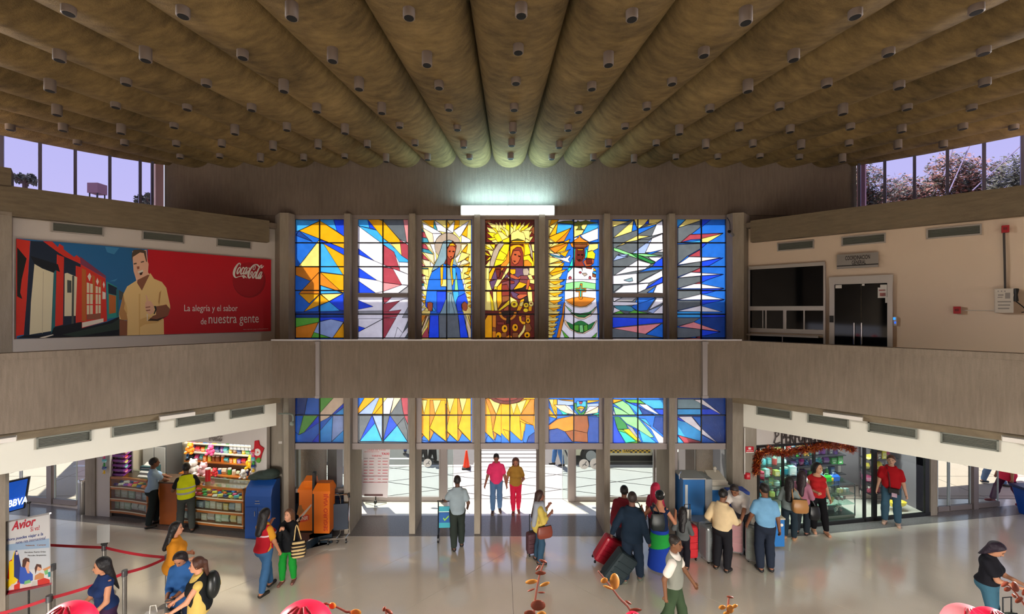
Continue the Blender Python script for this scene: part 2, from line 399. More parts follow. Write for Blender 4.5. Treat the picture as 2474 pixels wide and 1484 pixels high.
# ---------------------------------------------------------------- vaulted ceiling: a fan of concrete barrels
ceil = thing('ceiling', 'ribbed ceiling of brown concrete barrels fanning towards the facade', None, (0.25,5,9.0), kind='structure')
AY, CF, ZV, ZB = 21.6, 0.0794, 9.6, 9.045
for k in range(-12, 13):
    bm = bmesh.new(); rings = []; ns = 14
    ys = [0.4+i*(YW-0.4)/14 for i in range(15)]
    for y in ys:
        wd = CF*(AY-y); xc = 0.25+k*wd; row = []
        for j in range(ns+1):
            a = PI*j/ns; row.append(bm.verts.new((xc-math.cos(a)*wd/2*0.985, y, ZV-0.02-math.sin(a)**0.62*(ZV-ZB))))
        row.append(bm.verts.new((xc+wd/2, y, ZV+0.04))); row.append(bm.verts.new((xc-wd/2, y, ZV+0.04)))
        rings.append(row)
    m_ = len(rings[0])
    for i in range(len(rings)-1):
        for j in range(m_): bm.faces.new((rings[i][j], rings[i+1][j], rings[i+1][(j+1)%m_], rings[i][(j+1)%m_]))
    bm.faces.new(rings[0]); bm.faces.new(list(reversed(rings[-1])))
    for pl, no in ((CLE_L, (-1,1,0)), (CLE_R, (1,1,0))):
        bmesh.ops.bisect_plane(bm, geom=bm.verts[:]+bm.edges[:]+bm.faces[:], plane_co=ptx(pl, 5.0), plane_no=no, clear_outer=True)
    if not bm.faces: bm.free(); continue
    bmesh.ops.recalc_face_normals(bm, faces=bm.faces[:])
    me = bpy.data.meshes.new('barrel_vault'); bmesh.ops.translate(bm, verts=bm.verts[:], vec=-Vector(ceil.location)); bm.to_mesh(me); bm.free()
    me.shade_smooth(); me.set_sharp_from_angle(angle=math.radians(40)); me.materials.append(CONC)
    o = bpy.data.objects.new('barrel_vault', me); C.objects.link(o); o.parent = ceil
b = MB(); b.prism([(-17,-6.2),(17.5,-6.2),(17.5,3),(9.0,10.95),(-8.5,10.95),(-17,3)], ZV+0.05, ZV+0.3); b.build('roof_slab', CON, ceil)
# ---------------------------------------------------------------- facade wall above the stained glass
zt = H+228*YW/FO
b = MB(); b.box((0.27, YW+0.05, (zt+ZV+0.1)/2), (17.2, 0.1, ZV+0.1-zt)); b.box((-6.9,YW+0.2,7.7), (3.3,0.3,0.5)); b.box((7.5,YW+0.2,7.7), (3.3,0.3,0.5)); struct('wall_back', b, CONW)
# side walls of the upper storey, beams, clerestory walls
for sd, WAL, BEA, CLE, PAR, FAS, N, wm in (('left', WAL_L, BEA_L, CLE_L, PAR_L, FAS_L, NL, WHITE), ('right', WAL_R, BEA_R, CLE_R, PAR_R, FAS_R, NR, BEIGE)):
    def quadwall(pl, y0, y1, z0, z1, t):
        a_, b_ = ptx(pl, y0), ptx(pl, y1); bb = MB()
        q = [a_.xy, b_.xy, (b_-N*t).xy, (a_-N*t).xy]; bb.prism([tuple(p) for p in q], z0, z1); return bb
    struct('wall_'+sd, quadwall(WAL, 1.2, 11.3, 3.9, 7.6, 0.12), wm)
    bb = quadwall(BEA, 1.2, 10.42, 7.14, 7.66, 0.45); o = struct('beam_'+sd, bb, CONB); tag(o, 'long concrete beam above the upper wall on the %s' % sd)
    struct('roof_'+sd, quadwall(off(BEA,-0.02), 1.0, 10.6, 7.5, 7.62, 2.2), CON)
    struct('clerestory_beam_'+sd, quadwall(CLE, 1.0, 10.66, 9.17, 9.95, 0.3), CONB)
    # parapet with a cap, soffit slab, dark downstand and white bulkhead
    yb = PAR[2]-(abs(-5.0))  # placeholder kept simple
    yc = YB
    b = quadwall(PAR, 1.0, yc, 3.625, 4.74, 0.16)
    a_, c_ = ptx(off(PAR,0.02), 1.0), ptx(off(PAR,0.02), yc)
    q = [a_.xy, c_.xy, (c_-N*0.22).xy, (a_-N*0.22).xy]; b.prism([tuple(p) for p in q], 4.74, 4.84)
    o = struct('parapet_'+sd, b, CON); tag(o, 'board-marked concrete gallery parapet on the %s' % sd)
    struct('gallery_slab_'+sd, quadwall(off(PAR,-0.05), 1.0, 10.6, 3.63, 3.9, 2.0), CON)
    struct('downstand_'+sd, quadwall(off(PAR,-0.12), 1.0, 9.3, 3.48, 3.64, 0.3), CONB)
    b = quadwall(FAS, 1.0, 9.32 if sd=='left' else 9.24, 2.975, 3.5, 0.08); o = struct('bulkhead_'+sd, b, mat('white_bulkhead', (222,222,212), 0.6, vary=0.03)); tag(o, 'white air-conditioning bulkhead under the %s gallery' % sd)
a_, c_ = ptx(BEA_L, 6.3), ptx(BEA_L, 7.486); b = MB(); b.prism([tuple(q.xy) for q in (a_, c_, c_-NL*0.5, a_-NL*0.5)], 7.64, 7.97); o = struct('beam_block', b, CONB)
# bridge across the facade
xl, xr = ptx(PAR_L, YB).x, ptx(PAR_R, YB).x
b = MB(); b.box(((xl+xr)/2, YB+0.08, (3.625+4.74)/2), (xr-xl, 0.16, 4.74-3.625)); b.box(((xl+xr)/2, YB+0.09, 4.79), (xr-xl, 0.22, 0.1))
o = struct('bridge_parapet', b, CON); tag(o, 'dark concrete bridge parapet crossing in front of the stained glass')
b = MB(); b.box(((xl+xr)/2, (YB+10.4)/2+0.1, 3.77), (xr-xl+1.4, 10.4-YB, 0.26)); struct('bridge_slab', b, CON)
b = MB(); b.box(((xl+xr)/2, YB-0.012, 4.855), (xr-xl, 0.05, 0.03)); tag(b.build('handrail', ALUB), 'thin bright metal rail along the top of the bridge parapet', 'rail')
for px, w_ in ((770, 0.075), (1700, 0.1)):
    p = P(px, 823, YB); b = MB(); b.box((p.x, YB-0.04, 4.23), (w_, 0.06, 1.2)); b.box((p.x, YB-0.045, 3.66), (w_*1.25, 0.07, 0.05)); b.box((p.x, YB-0.045, 4.8), (w_*1.25, 0.07, 0.05))
    tag(b.build('cable_duct', ALU), 'vertical grey cable duct on the %s end of the bridge parapet' % ('left' if px < 1200 else 'right'), 'duct')
# pillars (six fins) and the two corner columns
FX = [(838.5+157.1*i-CX)*YF/FO for i in range(6)]
for x in FX:
    b = MB(); b.box((x, (YF+11.38)/2, 1.08), (0.145, 11.38-YF, 2.16)); b.box((x, (YF+10.76)/2, 5.005), (0.145, 10.76-YF, 5.69)); o = struct('pillar', b, CONP)
def XY(px, d): return ((px-CX)*d/FO, d)
for side, pts in (('left', [XY(712,10.6),XY(697,10.42),XY(686,10.44),XY(681,10.76),XY(640,10.85),XY(640,11.3),XY(712,11.3)]), ('right', [XY(1755,10.6),XY(1770,10.42),XY(1797,10.36),XY(1829,10.62),XY(1829,11.2),XY(1755,11.2)])):
    b = MB(); b.prism(pts, 0, 3.64)
    up = [pts[0], pts[1], XY(676,10.38) if side == 'left' else pts[2]] + ([XY(668,10.6),XY(650,11.1),XY(712,11.1)] if side == 'left' else [XY(1804,10.55),XY(1830,11.1),XY(1755,11.1)])
    b.prism(up, 3.6, 7.85); o = struct('column_'+side, b, CONP)
# rear of the hall, behind the viewer, with wide openings
b = MB()
for x in (-15.5, -8, 0.25, 8.5, 16): b.box((x,-5.9,5), (1.0,0.4,10))
b.box((0.25,-5.9,7.2), (32,0.4,5.4)); struct('wall_rear', b, CON)
b = MB(); b.box((-15.9,-1.5,5), (0.3,9,10)); b.box((16.4,-1.5,5), (0.3,9,10)); struct('wall_outer', b, CON)
# ---------------------------------------------------------------- clerestory windows
for sd, CLE, N, hid in (('left', CLE_L, NL, 1), ('right', CLE_R, NR, 2)):
    wr = thing('window_%d' % (10+hid), 'clerestory window band of lilac glass high on the %s' % sd, None, ptx(CLE, 6.0, 7.6), kind='structure')
    ux = (ptx(CLE,9)-ptx(CLE,10)).normalized(); rz = math.atan2(ux.y, ux.x)
    y0 = 10.62; k = 0
    pos = [10.42, 10.26, 9.88, 9.48, 9.105, 8.73] if sd == 'left' else [10.55, 10.22, 9.86, 9.49, 9.11, 8.74]
    while pos[-1] > 1.4: pos.append(pos[-1]-0.375)
    for i, y in enumerate(pos):
        b = MB(); p = ptx(CLE, y, 8.4); b.box(p, (0.055, 0.11, 1.6), rz); b.build('mullion', mat('blue_grey_mullion', (120,120,150), 0.4, 0.4), wr)
        if i and y < 10.3:
            a_, c_ = ptx(CLE, pos[i-1]), ptx(CLE, y); b = MB(); b.box(((a_+c_)/2)+Vector((0,0,8.4)), ((a_-c_).length-0.05, 0.008, 1.5), rz); b.build('pane', LILAC, wr)
    a_, c_ = ptx(CLE, pos[0]), ptx(CLE, pos[-1])
    b = MB(); b.box((a_+c_)/2+Vector((0,0,9.17)), ((a_-c_).length, 0.11, 0.05), rz); b.box((a_+c_)/2+Vector((0,0,7.65)), ((a_-c_).length, 0.11, 0.06), rz); b.build('frame', mat('blue_grey_mullion'), wr)
    b = MB(); b.box(ptx(CLE,10.55,8.4)+ux*0-N*0.5, (0.16,0.3,1.9), rz); o = struct('outer_post_'+sd, b, mat('pinkish_render', (176,140,140), 0.8))
# ---------------------------------------------------------------- air grilles
GR = mat('grille_grey', (128,132,124), 0.5, 0.4); GRD = mat('grille_dark', (34,38,34), 0.8)
def grille(pl, N, px0, px1, z0, z1, label, group, fr):
    a_, c_ = colx(px0, z0, off(pl,0.012)), colx(px1, z0, off(pl,0.012)); c0 = (a_+c_)/2; L_ = (c_-a_).length; rz = math.atan2((c_-a_).y, (c_-a_).x)
    t = thing('air_grille', label, 'air grille', (c0.x, c0.y, z0), rz, group)
    h = z1-z0
    def lb(bb, n, m): return bb.build(n, m, t, world=False)
    b = MB(); b.box((0,0.03,h/2), (L_,0.03,h)); lb(b,'backing',GRD)
    b = MB(); b.box((0,0,0.012), (L_,0.04,0.024)); b.box((0,0,h-0.012), (L_,0.04,0.024)); b.box((-L_/2+0.012,0,h/2), (0.024,0.04,h)); b.box((L_/2-0.012,0,h/2), (0.024,0.04,h)); lb(b,'frame',fr)
    R = Matrix.Rotation(math.radians(-40), 3, 'X')
    for i in range(6):
        b = MB(); b.box((0,0.0,0.028+(h-0.056)*(i+0.5)/6), (L_-0.05,0.03,0.006), R=R); lb(b,'slat',GR)
words = ['first','second','third','fourth']
for i, (p, q) in enumerate(((124,251),(343,445),(523,607))): grille(WAL_L, NL, p, q, 6.945, 7.14, 'air grille above the red billboard, %s from the outer end' % words[i], 'grilles above the billboard', ALUB)
for i, (p, q) in enumerate(((1878,1967),(2033,2140),(2238,2372))): grille(WAL_R, NR, p, q, 6.88, 7.08, ['air grille high above the dark office window','air grille directly above the metal office sign','air grille nearest the red alarm box, right of the sign'][i], 'grilles on the beige wall', ALUB)
for i, (p, q) in enumerate(((88,221),(271,382),(425,519),(556,638))): grille(FAS_L, NL, p, q, 3.28, 3.468, 'grey air grille on the left bulkhead, %s counted from the outer end' % words[i], 'grilles on the left bulkhead', GR)
for i, (p, q) in enumerate(((1828,1912),(1951,2051),(2097,2216),(2272,2413))): grille(FAS_R, NR, p, q, 3.28, 3.468, 'grey air grille on the right bulkhead, %s counted from the corner column' % words[i], 'grilles on the right bulkhead', GR)
# small white lamp housings tucked on the downstand
for sd, pl, px0, px1, lb in (('l', FAS_L, 385, 470, 'white fluorescent lamp housing over the second kiosk grille'), ('l', FAS_L, -60, 40, 'white fluorescent lamp housing at the outer end of the left bulkhead'), ('r', FAS_R, 1990, 2085, 'white fluorescent lamp housing above the perfume shop bulkhead'), ('r', FAS_R, 2420, 2540, 'white fluorescent lamp housing at the outer end of the right bulkhead')):
    a_, c_ = colx(px0, 3.53, off(pl,0.16)), colx(px1, 3.53, off(pl,0.16)); b = MB(); b.bar(a_, c_, 0.16, 0.07); tag(b.build('lamp_housing', mat('white_enamel', (226,222,216), 0.4), bevel=0.006), lb, 'lamp')
# ---------------------------------------------------------------- hanging can lights
CAN = mat('can_light_metal', (112,100,92), 0.6); CANI = mat('can_light_inside', (12,12,12), 0.9)
for k in range(-9, 10):
    spots = []
    for i in range(-3, 7):
        y = 4.99+0.79*i + (0.07 if k % 2 else -0.03)*(1 if abs(k) < 2 else 0.4) + random.uniform(-.04,.04)
        wd = CF*(AY-y); x = 0.25+k*wd
        if abs(x-0.27) > (CLE_L[2]-y)-0.75 or y > 10.2: continue
        px = CX+x*FO/y; py = CY-(ZB-H)*FO/y
        if -60 < px < 2540 and -60 < py: spots.append((x, y))
    for n_, (x, y) in enumerate(reversed(spots)):
        zl = 0.1+random.choice((0.0,0.02,0.05,0.09))
        lb = 'central ceiling barrel' if k == 0 else '%s barrel %s of the central one' % (ORD[abs(k)-1], 'left' if k < 0 else 'right')
        t = thing('ceiling_light', 'can light under the %s, %s from the facade' % (lb, ORD[n_]), 'ceiling light', (x, y, ZB-zl), 0, 'can lights under the barrels')
        b = MB(); b.lathe([(0.068,0),(0.072,0.004),(0.072,zl+0.03)], n=12); b.build('can', CAN, t, smooth=True, world=False)
        b = MB(); b.lathe([(0.058,-0.004),(0.058,0.001)], n=12); b.build('reflector', CANI, t, world=False)
# twin fluorescent fixture over the middle window
p0, p1 = P(1113,520,10.5), P(1340,496,10.5)
t = thing('fluorescent_fixture', 'bright twin fluorescent light fitting above the middle stained glass window', 'light fixture', ((p0.x+p1.x)/2, 10.45, p0.z))
EM = mat('fluorescent_diffuser', (226,245,250), 0.4, emit=2.2)
hw = (p1.x-p0.x)/2; hh = p1.z-p0.z
b = MB(); b.box((0,0.12,hh/2), (2*hw,0.12,hh)); b.build('housing', mat('white_enamel'), t, world=False)
for s_ in (-1,1):
    b = MB(); b.box((s_*hw/2,0.03,hh/2), (hw-0.04,0.06,hh-0.04)); b.build('diffuser', EM, t, world=False, bevel=0.012)
lamp('fluorescent_light', 'AREA', ((p0.x+p1.x)/2, 10.36, p0.z+0.28), Vector((0,0.12,1)), 42, (0.5,0.9,1.0), 2.2, 0.12)
# ---------------------------------------------------------------- stained glass: every piece of glass a pane of its own
GC = dict(b=(30,105,205), l=(60,165,235), d=(25,70,225), n=(20,62,140), o=(250,165,8), u=(215,128,30), y=(252,216,118), Y=(255,205,28), w=(238,232,240),
 g=(95,175,60), G=(40,125,60), k=(92,100,104), K=(150,150,152), r=(168,66,78), R=(96,28,18), p=(228,140,142), t=(60,140,158), f=(176,84,46), F=(128,46,34),
 s=(122,152,160), S=(150,172,214), c=(40,195,172), h=(168,152,132), m=(88,60,92), e=(240,208,168), v=(135,215,135), q=(130,72,34), i=(92,96,30), x=(40,22,16), a=(120,60,62))
def gm(k): return stained('art_glass_'+k, GC[k])
LEAD = mat('lead_came', (14,14,16), 0.6)
def parse(txt, ox, oy, sc):
    out = []
    for ln in txt.strip().splitlines():
        for part in ln.split(';'):
            t = part.split()
            if len(t) < 4: continue
            pts = [(ox+float(q.split(',')[0])/sc, oy+float(q.split(',')[1])/sc) for q in t[1:]]
            out.append((t[0], pts))
    return out
def circ(key, cx, cy, rx, ry=None, n=14):
    ry = ry or rx; return key+' '+' '.join('%.0f,%.0f' % (cx+rx*math.cos(2*PI*i/n), cy+ry*math.sin(2*PI*i/n)) for i in range(n))
def arc(key, cx, cy, r0, r1, a0, a1, n=8, sq=1.0):
    A = [math.radians(a0+(a1-a0)*i/n) for i in range(n+1)]
    return key+' '+' '.join('%.0f,%.0f' % (cx+r1*math.cos(t), cy+r1*sq*math.sin(t)) for t in A)+' '+' '.join('%.0f,%.0f' % (cx+r0*math.cos(t), cy+r0*sq*math.sin(t)) for t in reversed(A))
def band(key, pts, wd):
    """bent strip through pts"""
    L = []; R_ = []
    for i, p in enumerate(pts):
        q0, q1 = pts[max(i-1,0)], pts[min(i+1,len(pts)-1)]; dx, dy = q1[0]-q0[0], q1[1]-q0[1]; n = math.hypot(dx,dy) or 1
        L.append((p[0]-dy/n*wd/2, p[1]+dx/n*wd/2)); R_.append((p[0]+dy/n*wd/2, p[1]-dx/n*wd/2))
    return key+' '+' '.join('%.0f,%.0f' % q for q in L+R_[::-1])
A3 = (690,500,4.3655); A4 = (1220,500,4.3643); A5 = (690,820,4.498); A6 = (1220,820,4.418)
W = {}
W[0] = parse('''l 108,135 365,145 140,250 108,262; o 140,250 367,147 618,312 618,440 365,338; l 367,135 510,135 545,255 367,150; d 505,135 618,135 618,312 545,258
n 140,250 285,365 108,300; d 365,343 618,440 618,510 395,383; y 360,340 367,375 365,630 135,630; l 370,385 400,390 605,715 370,685; o 395,382 618,510 618,715 605,715
u 108,632 365,632 365,690 612,720 612,905 365,825 108,720; o 365,690 612,720 612,905 590,895; u 350,690 365,830 365,915 140,915; l 370,828 600,905 370,915
o 140,918 360,918 250,1020; y 370,918 608,912 460,995; d 608,912 618,1095 560,1085 460,998; o 362,918 460,995 190,1108; l 350,1050 460,998 575,1095 350,1110
n 108,1108 618,1098 618,1160 108,1165; g 108,1170 360,1170 355,1215 108,1270; d 365,1165 618,1165 618,1215 480,1185 365,1205
u 108,1270 345,1218 275,1385 108,1385; S 350,1215 480,1185 612,1215 495,1385 298,1322; g 298,1322 490,1385 270,1385; o 612,1222 620,1385 495,1385''', *A3)  # the level navy band paints the dark roof outside into the glass colour
W[0] += parse('''b 100,600 650,600 650,1130 100,1130; n 105,640 240,625 205,810 105,820; b 240,620 365,620 365,820 205,820; g 370,620 535,620 375,800
e 535,620 632,620 632,695 540,790 400,900 370,905 375,800; d 632,695 632,740 480,840; l 632,740 632,820 520,830; g 195,825 355,825 205,1010 142,1038; d 360,825 365,905 190,1025
b 145,1040 205,1010 365,905 365,1020 290,1120 100,1120 100,1000; d 365,1020 365,1120 285,1120; l 370,985 515,830 500,1115 370,1120; b 370,900 520,825 370,1000
S 515,825 630,825 630,990 500,1110; l 630,990 632,1120 500,1115''', *A5)
W[1] = parse('''l 768,135 870,135 885,222 768,200; d 865,135 885,150 965,245 888,222; l 768,200 960,245 1030,330 1110,400 1295,560 1295,585 1195,580 1140,475 1010,380
o 868,135 985,135 1030,150 1200,345 1215,385 1110,388 1030,330; y 1110,388 1215,385 1225,515; k 985,135 1240,135 1278,372 1200,340 1030,150; p 1240,135 1295,135 1295,400 1278,372
r 1205,345 1295,405 1295,560 1225,515; r 1035,402 1145,475 1210,680 1085,632 1035,610; r 1030,635 1130,650 1225,820 1030,795; w 1130,650 1295,712 1295,825 1225,820; w 1195,580 1295,585 1295,712 1205,672
p 1030,797 1225,822 1030,892; K 1295,832 1295,908 1195,908; w 1030,892 1225,822 1295,830 1190,908 1030,908; d 768,440 935,568 768,500; w 935,568 1085,632 768,632 768,502; d 768,640 965,775 768,745
w 768,745 965,775 1030,797 1030,890 950,908 768,782; d 768,780 950,908 768,908; d 768,985 925,1052 768,1082; r 1030,955 1120,955 1040,1025; w 1120,955 1290,960 1200,990 1040,1025; r 1030,1025 1205,990 1075,1110 1030,1110
r 1030,1110 1220,1085 1165,1165 1030,1170; r 1030,1172 1165,1172 1045,1385 1030,1385; K 1295,1050 1295,1170 1230,1170; K 768,1100 1030,1095 1030,1135 768,1135; w 768,1180 1025,1180 840,1280 768,1258; d 768,1258 840,1280 768,1322
w 768,1322 1025,1185 1028,1385 768,1385; k 1295,1190 1295,1262 1235,1330; w 1235,1330 1180,1270 1150,1385 1200,1385; k 1295,1320 1295,1385 1255,1385''', *A3)  # the level grey band puts the roof's darkness behind the glass into its colour
W[1] += parse('''k 770,600 1340,600 1340,1130 770,1130; b 780,620 865,620 785,755; o 865,620 995,620 790,808 783,760; S 1025,622 995,622 790,812 940,812; o 1055,620 1025,622 940,812 965,810 1055,700
y 1060,690 1115,628 1055,628; o 1055,700 965,812 1055,812; w 1115,620 1180,620 1130,812 1058,812 1060,690; e 1180,620 1265,620 1140,812; r 1255,630 1330,622 1330,930 1295,850 1275,780
d 940,825 970,910 805,1108; S 945,825 1048,825 1048,1090; l 970,910 1048,1108 805,1108; d 1132,825 1212,935 1060,1100; l 1212,935 1325,1115 1060,1110; k 1212,932 1285,850 1325,1000 1325,1110''', *A5)
W3a = parse('''y 40,65 1220,65 1220,1500 40,1500; o 50,70 330,70 318,265; w 50,130 318,265 415,320 520,385 300,385 110,385; e 60,250 300,390 325,610 220,610; t 330,80 415,320 318,262; w 345,75 620,265 620,365 420,325
y 350,70 615,70 615,262; o 640,85 715,185 640,265; y 650,70 820,75 715,182; w 825,95 800,320 790,380 650,285; o 832,70 945,70 935,215 805,315; w 1175,85 990,415 935,480 800,320; o 1140,180 1120,480 990,415
w 990,420 1180,520 1215,560 1180,605 985,600; w 300,385 520,390 350,600 325,600; w 640,290 790,375 640,370; e 1130,640 985,830 985,640; o 1140,645 1105,860 995,815; y 985,830 1195,890 1060,1005 890,1095
o 1172,940 1150,1040 1065,1005; e 1060,1010 1190,1080 920,1165 975,1060; o 1190,1095 1160,1175 1010,1170; w 240,635 340,880 345,1100 390,1000 350,640; w 840,980 985,840 890,1095 985,1060 920,1165 880,1100; t 40,260 95,350 40,350
r 40,350 95,350 155,500 40,480; t 40,480 160,495 215,610 40,610; r 40,630 120,640 215,780 40,740; e 125,640 230,640 340,880; t 45,740 215,780 320,885 40,830; r 40,850 225,1035 45,990; e 80,835 320,890 335,1130
w 250,1060 330,1140 300,1180 250,1180; p 40,1080 120,1170 40,1170; t 40,1210 200,1215 195,1235 40,1235; e 40,1000 240,1050 250,1180 130,1180; y 40,1240 200,1240 210,1430 40,1360; r 40,1350 120,1390 40,1410; e 45,1415 125,1400 125,1490 40,1490
w 930,1205 1030,1205 1000,1340; o 1150,1205 1215,1205 1215,1270 1125,1300; o 1050,1335 1200,1270 1155,1380; y 1050,1345 1195,1410 1035,1480; o 1040,1480 1195,1430 1215,1490
'''+circ('h',660,690,315,320,22)+'''
s 545,600 560,580 690,540 780,565 830,610 860,700 820,980 900,1180 960,1240 380,1240 270,1300 330,1160 420,980 480,800 530,640
F 780,570 870,680 855,780 800,990 730,1160 580,1100 640,960 640,740 720,620; f 690,680 780,670 845,730 850,780 800,950 720,1010 650,920 645,760 690,690; o 720,630 790,620 850,690 800,680 690,680
b 210,1490 280,1310 420,1215 560,1110 620,1130 640,1490; o 480,1180 555,1115 545,1490 490,1490; w 640,1155 720,1155 720,1185 640,1185; b 780,1120 880,1160 960,1250 985,1490 640,1490 640,1230; s 640,1200 710,1200 750,1490 640,1490
o 805,985 770,1180 760,1240 780,1490 750,1490 715,1200 730,1080 760,1000; l 770,1200 850,1210 855,1490 785,1490; s 868,1320 895,1490 850,1490; x 688,806 726,800 722,822 690,822; x 772,812 818,806 814,826 778,826; R 714,944 756,938 738,956''', 1015,525,9.893)
W3b = parse('''y 40,0 1220,0 1220,1500 40,1500; w 35,180 80,130 150,250 35,250; r 35,20 105,80 35,90; t 35,100 100,95 90,150 40,150; e 60,0 130,0 160,120 120,100; w 35,310 130,400 35,400; o 40,400 140,400 135,480; w 35,420 130,500 35,500; w 35,510 100,600 35,670
o 40,510 130,510 100,590; w 35,690 130,690 60,760 35,760; w 1005,0 1060,0 1040,110 1025,110; w 1035,110 1090,110 1060,255 1045,255; o 1090,100 1215,45 1215,100; o 1120,195 1215,140 1215,240; o 1090,310 1215,290 1215,385; w 1060,290 1090,290 1115,440; o 1120,430 1215,415 1215,480
o 1150,540 1215,500 1215,560; o 1150,640 1215,600 1215,690; y 95,750 160,680 200,720 190,765; u 35,860 140,860 35,1060; q 140,860 230,860 35,1170; e 35,1210 170,880 210,880 35,1310; K 170,1020 215,870 240,870 110,1180; r 60,1330 185,1140 205,1400 35,1400; u 185,1100 235,870 225,1300 205,1300
e 1090,860 1140,1000 1215,1200 1215,1400 1160,1400 1120,1130 1100,1060; K 1040,850 1095,860 1100,1080; u 1140,850 1215,1050 1215,1180; q 1180,855 1220,860 1220,1040
b 210,0 490,0 490,170 620,170 620,265 620,450 510,750 450,860 445,1420 205,1420 230,860 250,760 180,690 130,650 125,560 160,270; d 400,290 620,290 620,460 570,640 480,790 400,800; d 130,560 240,540 310,570 290,760 250,780 180,690 130,650; l 300,640 380,760 300,760
b 880,0 1000,0 1060,270 1145,560 1130,620 1000,540 990,640 1040,850 1090,1080 1160,1400 965,1400 930,1080 880,760 800,450 770,290 760,170 820,0; l 785,290 920,290 920,400 870,500 850,680 800,440; d 900,420 1080,330 1145,560 1130,620 1050,530 980,600 1000,760 890,760 860,560
d 890,780 1030,780 1080,1060 1150,1400 960,1400 930,1000; d 240,870 440,870 450,1420 205,1420 225,1100
s 640,0 750,0 760,170 770,280 640,280; v 840,0 880,0 910,260 825,260; s 640,300 775,300 800,450 880,740 910,860 960,1400 450,1420 445,860 510,750 620,460; k 445,860 630,860 630,1420 455,1420; k 640,860 905,860 960,1400 640,1400
s 700,335 770,340 750,520 810,740 830,860 690,860
f 180,560 240,540 300,570 300,680 280,760 200,750 170,640; f 1000,600 1060,530 1130,590 1135,690 1100,760 1030,740 1000,660; o 490,0 545,0 530,110 490,160; o 750,0 800,0 790,110 760,160''', 1015,675,9.893)
W[2] = W3a+W3b+parse('''b 1440,600 2040,600 2040,1120 1440,1120; o 1470,640 2012,640 2012,1105 1740,1105 1740,1000 1470,1000; o 1470,650 1540,660 1505,810 1470,940; y 1475,660 1540,660 1505,810; y 1600,660 1690,660 1625,810; u 1568,660 1600,660 1625,815 1565,960
o 1625,815 1690,660 1735,660 1740,1105 1565,965; y 1755,640 1835,640 1785,800; u 1740,700 1785,805 1745,980; y 1890,640 1970,640 1920,800; o 1835,640 1870,640 1870,990 1870,1110 1745,990 1785,805; u 1868,640 1885,640 1920,805 1875,960; o 1920,805 1970,640 2012,640 2012,1112 1875,965
o 1470,820 1565,820 1562,1110 1470,1010; u 1470,1020 1500,1045 1470,1085; b 1470,1090 1500,1045 1562,1112; b 1565,1112 1610,1012 1740,1112; u 1570,970 1610,1012 1565,1100; b 1745,1112 1785,1035 1870,1112; b 1880,1112 1918,1020 2012,1112; u 1872,965 1918,1020 1880,1105; u 1745,1000 1785,1035 1748,1100''', *A5)
pet = []
for i, (bx, by, tx, ty, k) in enumerate([(260,220,80,110,'y'),(330,330,200,240,'Y'),(350,260,290,110,'y'),(420,280,380,100,'y'),(500,240,475,115,'y'),(590,260,545,80,'Y'),(690,270,665,100,'Y'),(760,280,765,85,'y'),(835,260,895,110,'Y'),(900,290,990,105,'y'),(960,300,1125,110,'Y'),(1020,340,1205,170,'y'),(1060,420,1165,320,'y'),(1080,540,1200,450,'y'),
   (200,330,70,230,'y'),(240,430,70,350,'Y'),(260,540,70,500,'Y'),(300,590,180,560,'y')]):
    dx, dy = tx-640, ty-640; n_ = math.hypot(dx,dy); ox_, oy_ = -dy/n_*62, dx/n_*62
    pet.append('%s %d,%d %d,%d %d,%d %d,%d' % (k, tx, ty, bx+ox_, by+oy_, bx-dx*0.35, by-dy*0.35, bx-ox_, by-oy_))
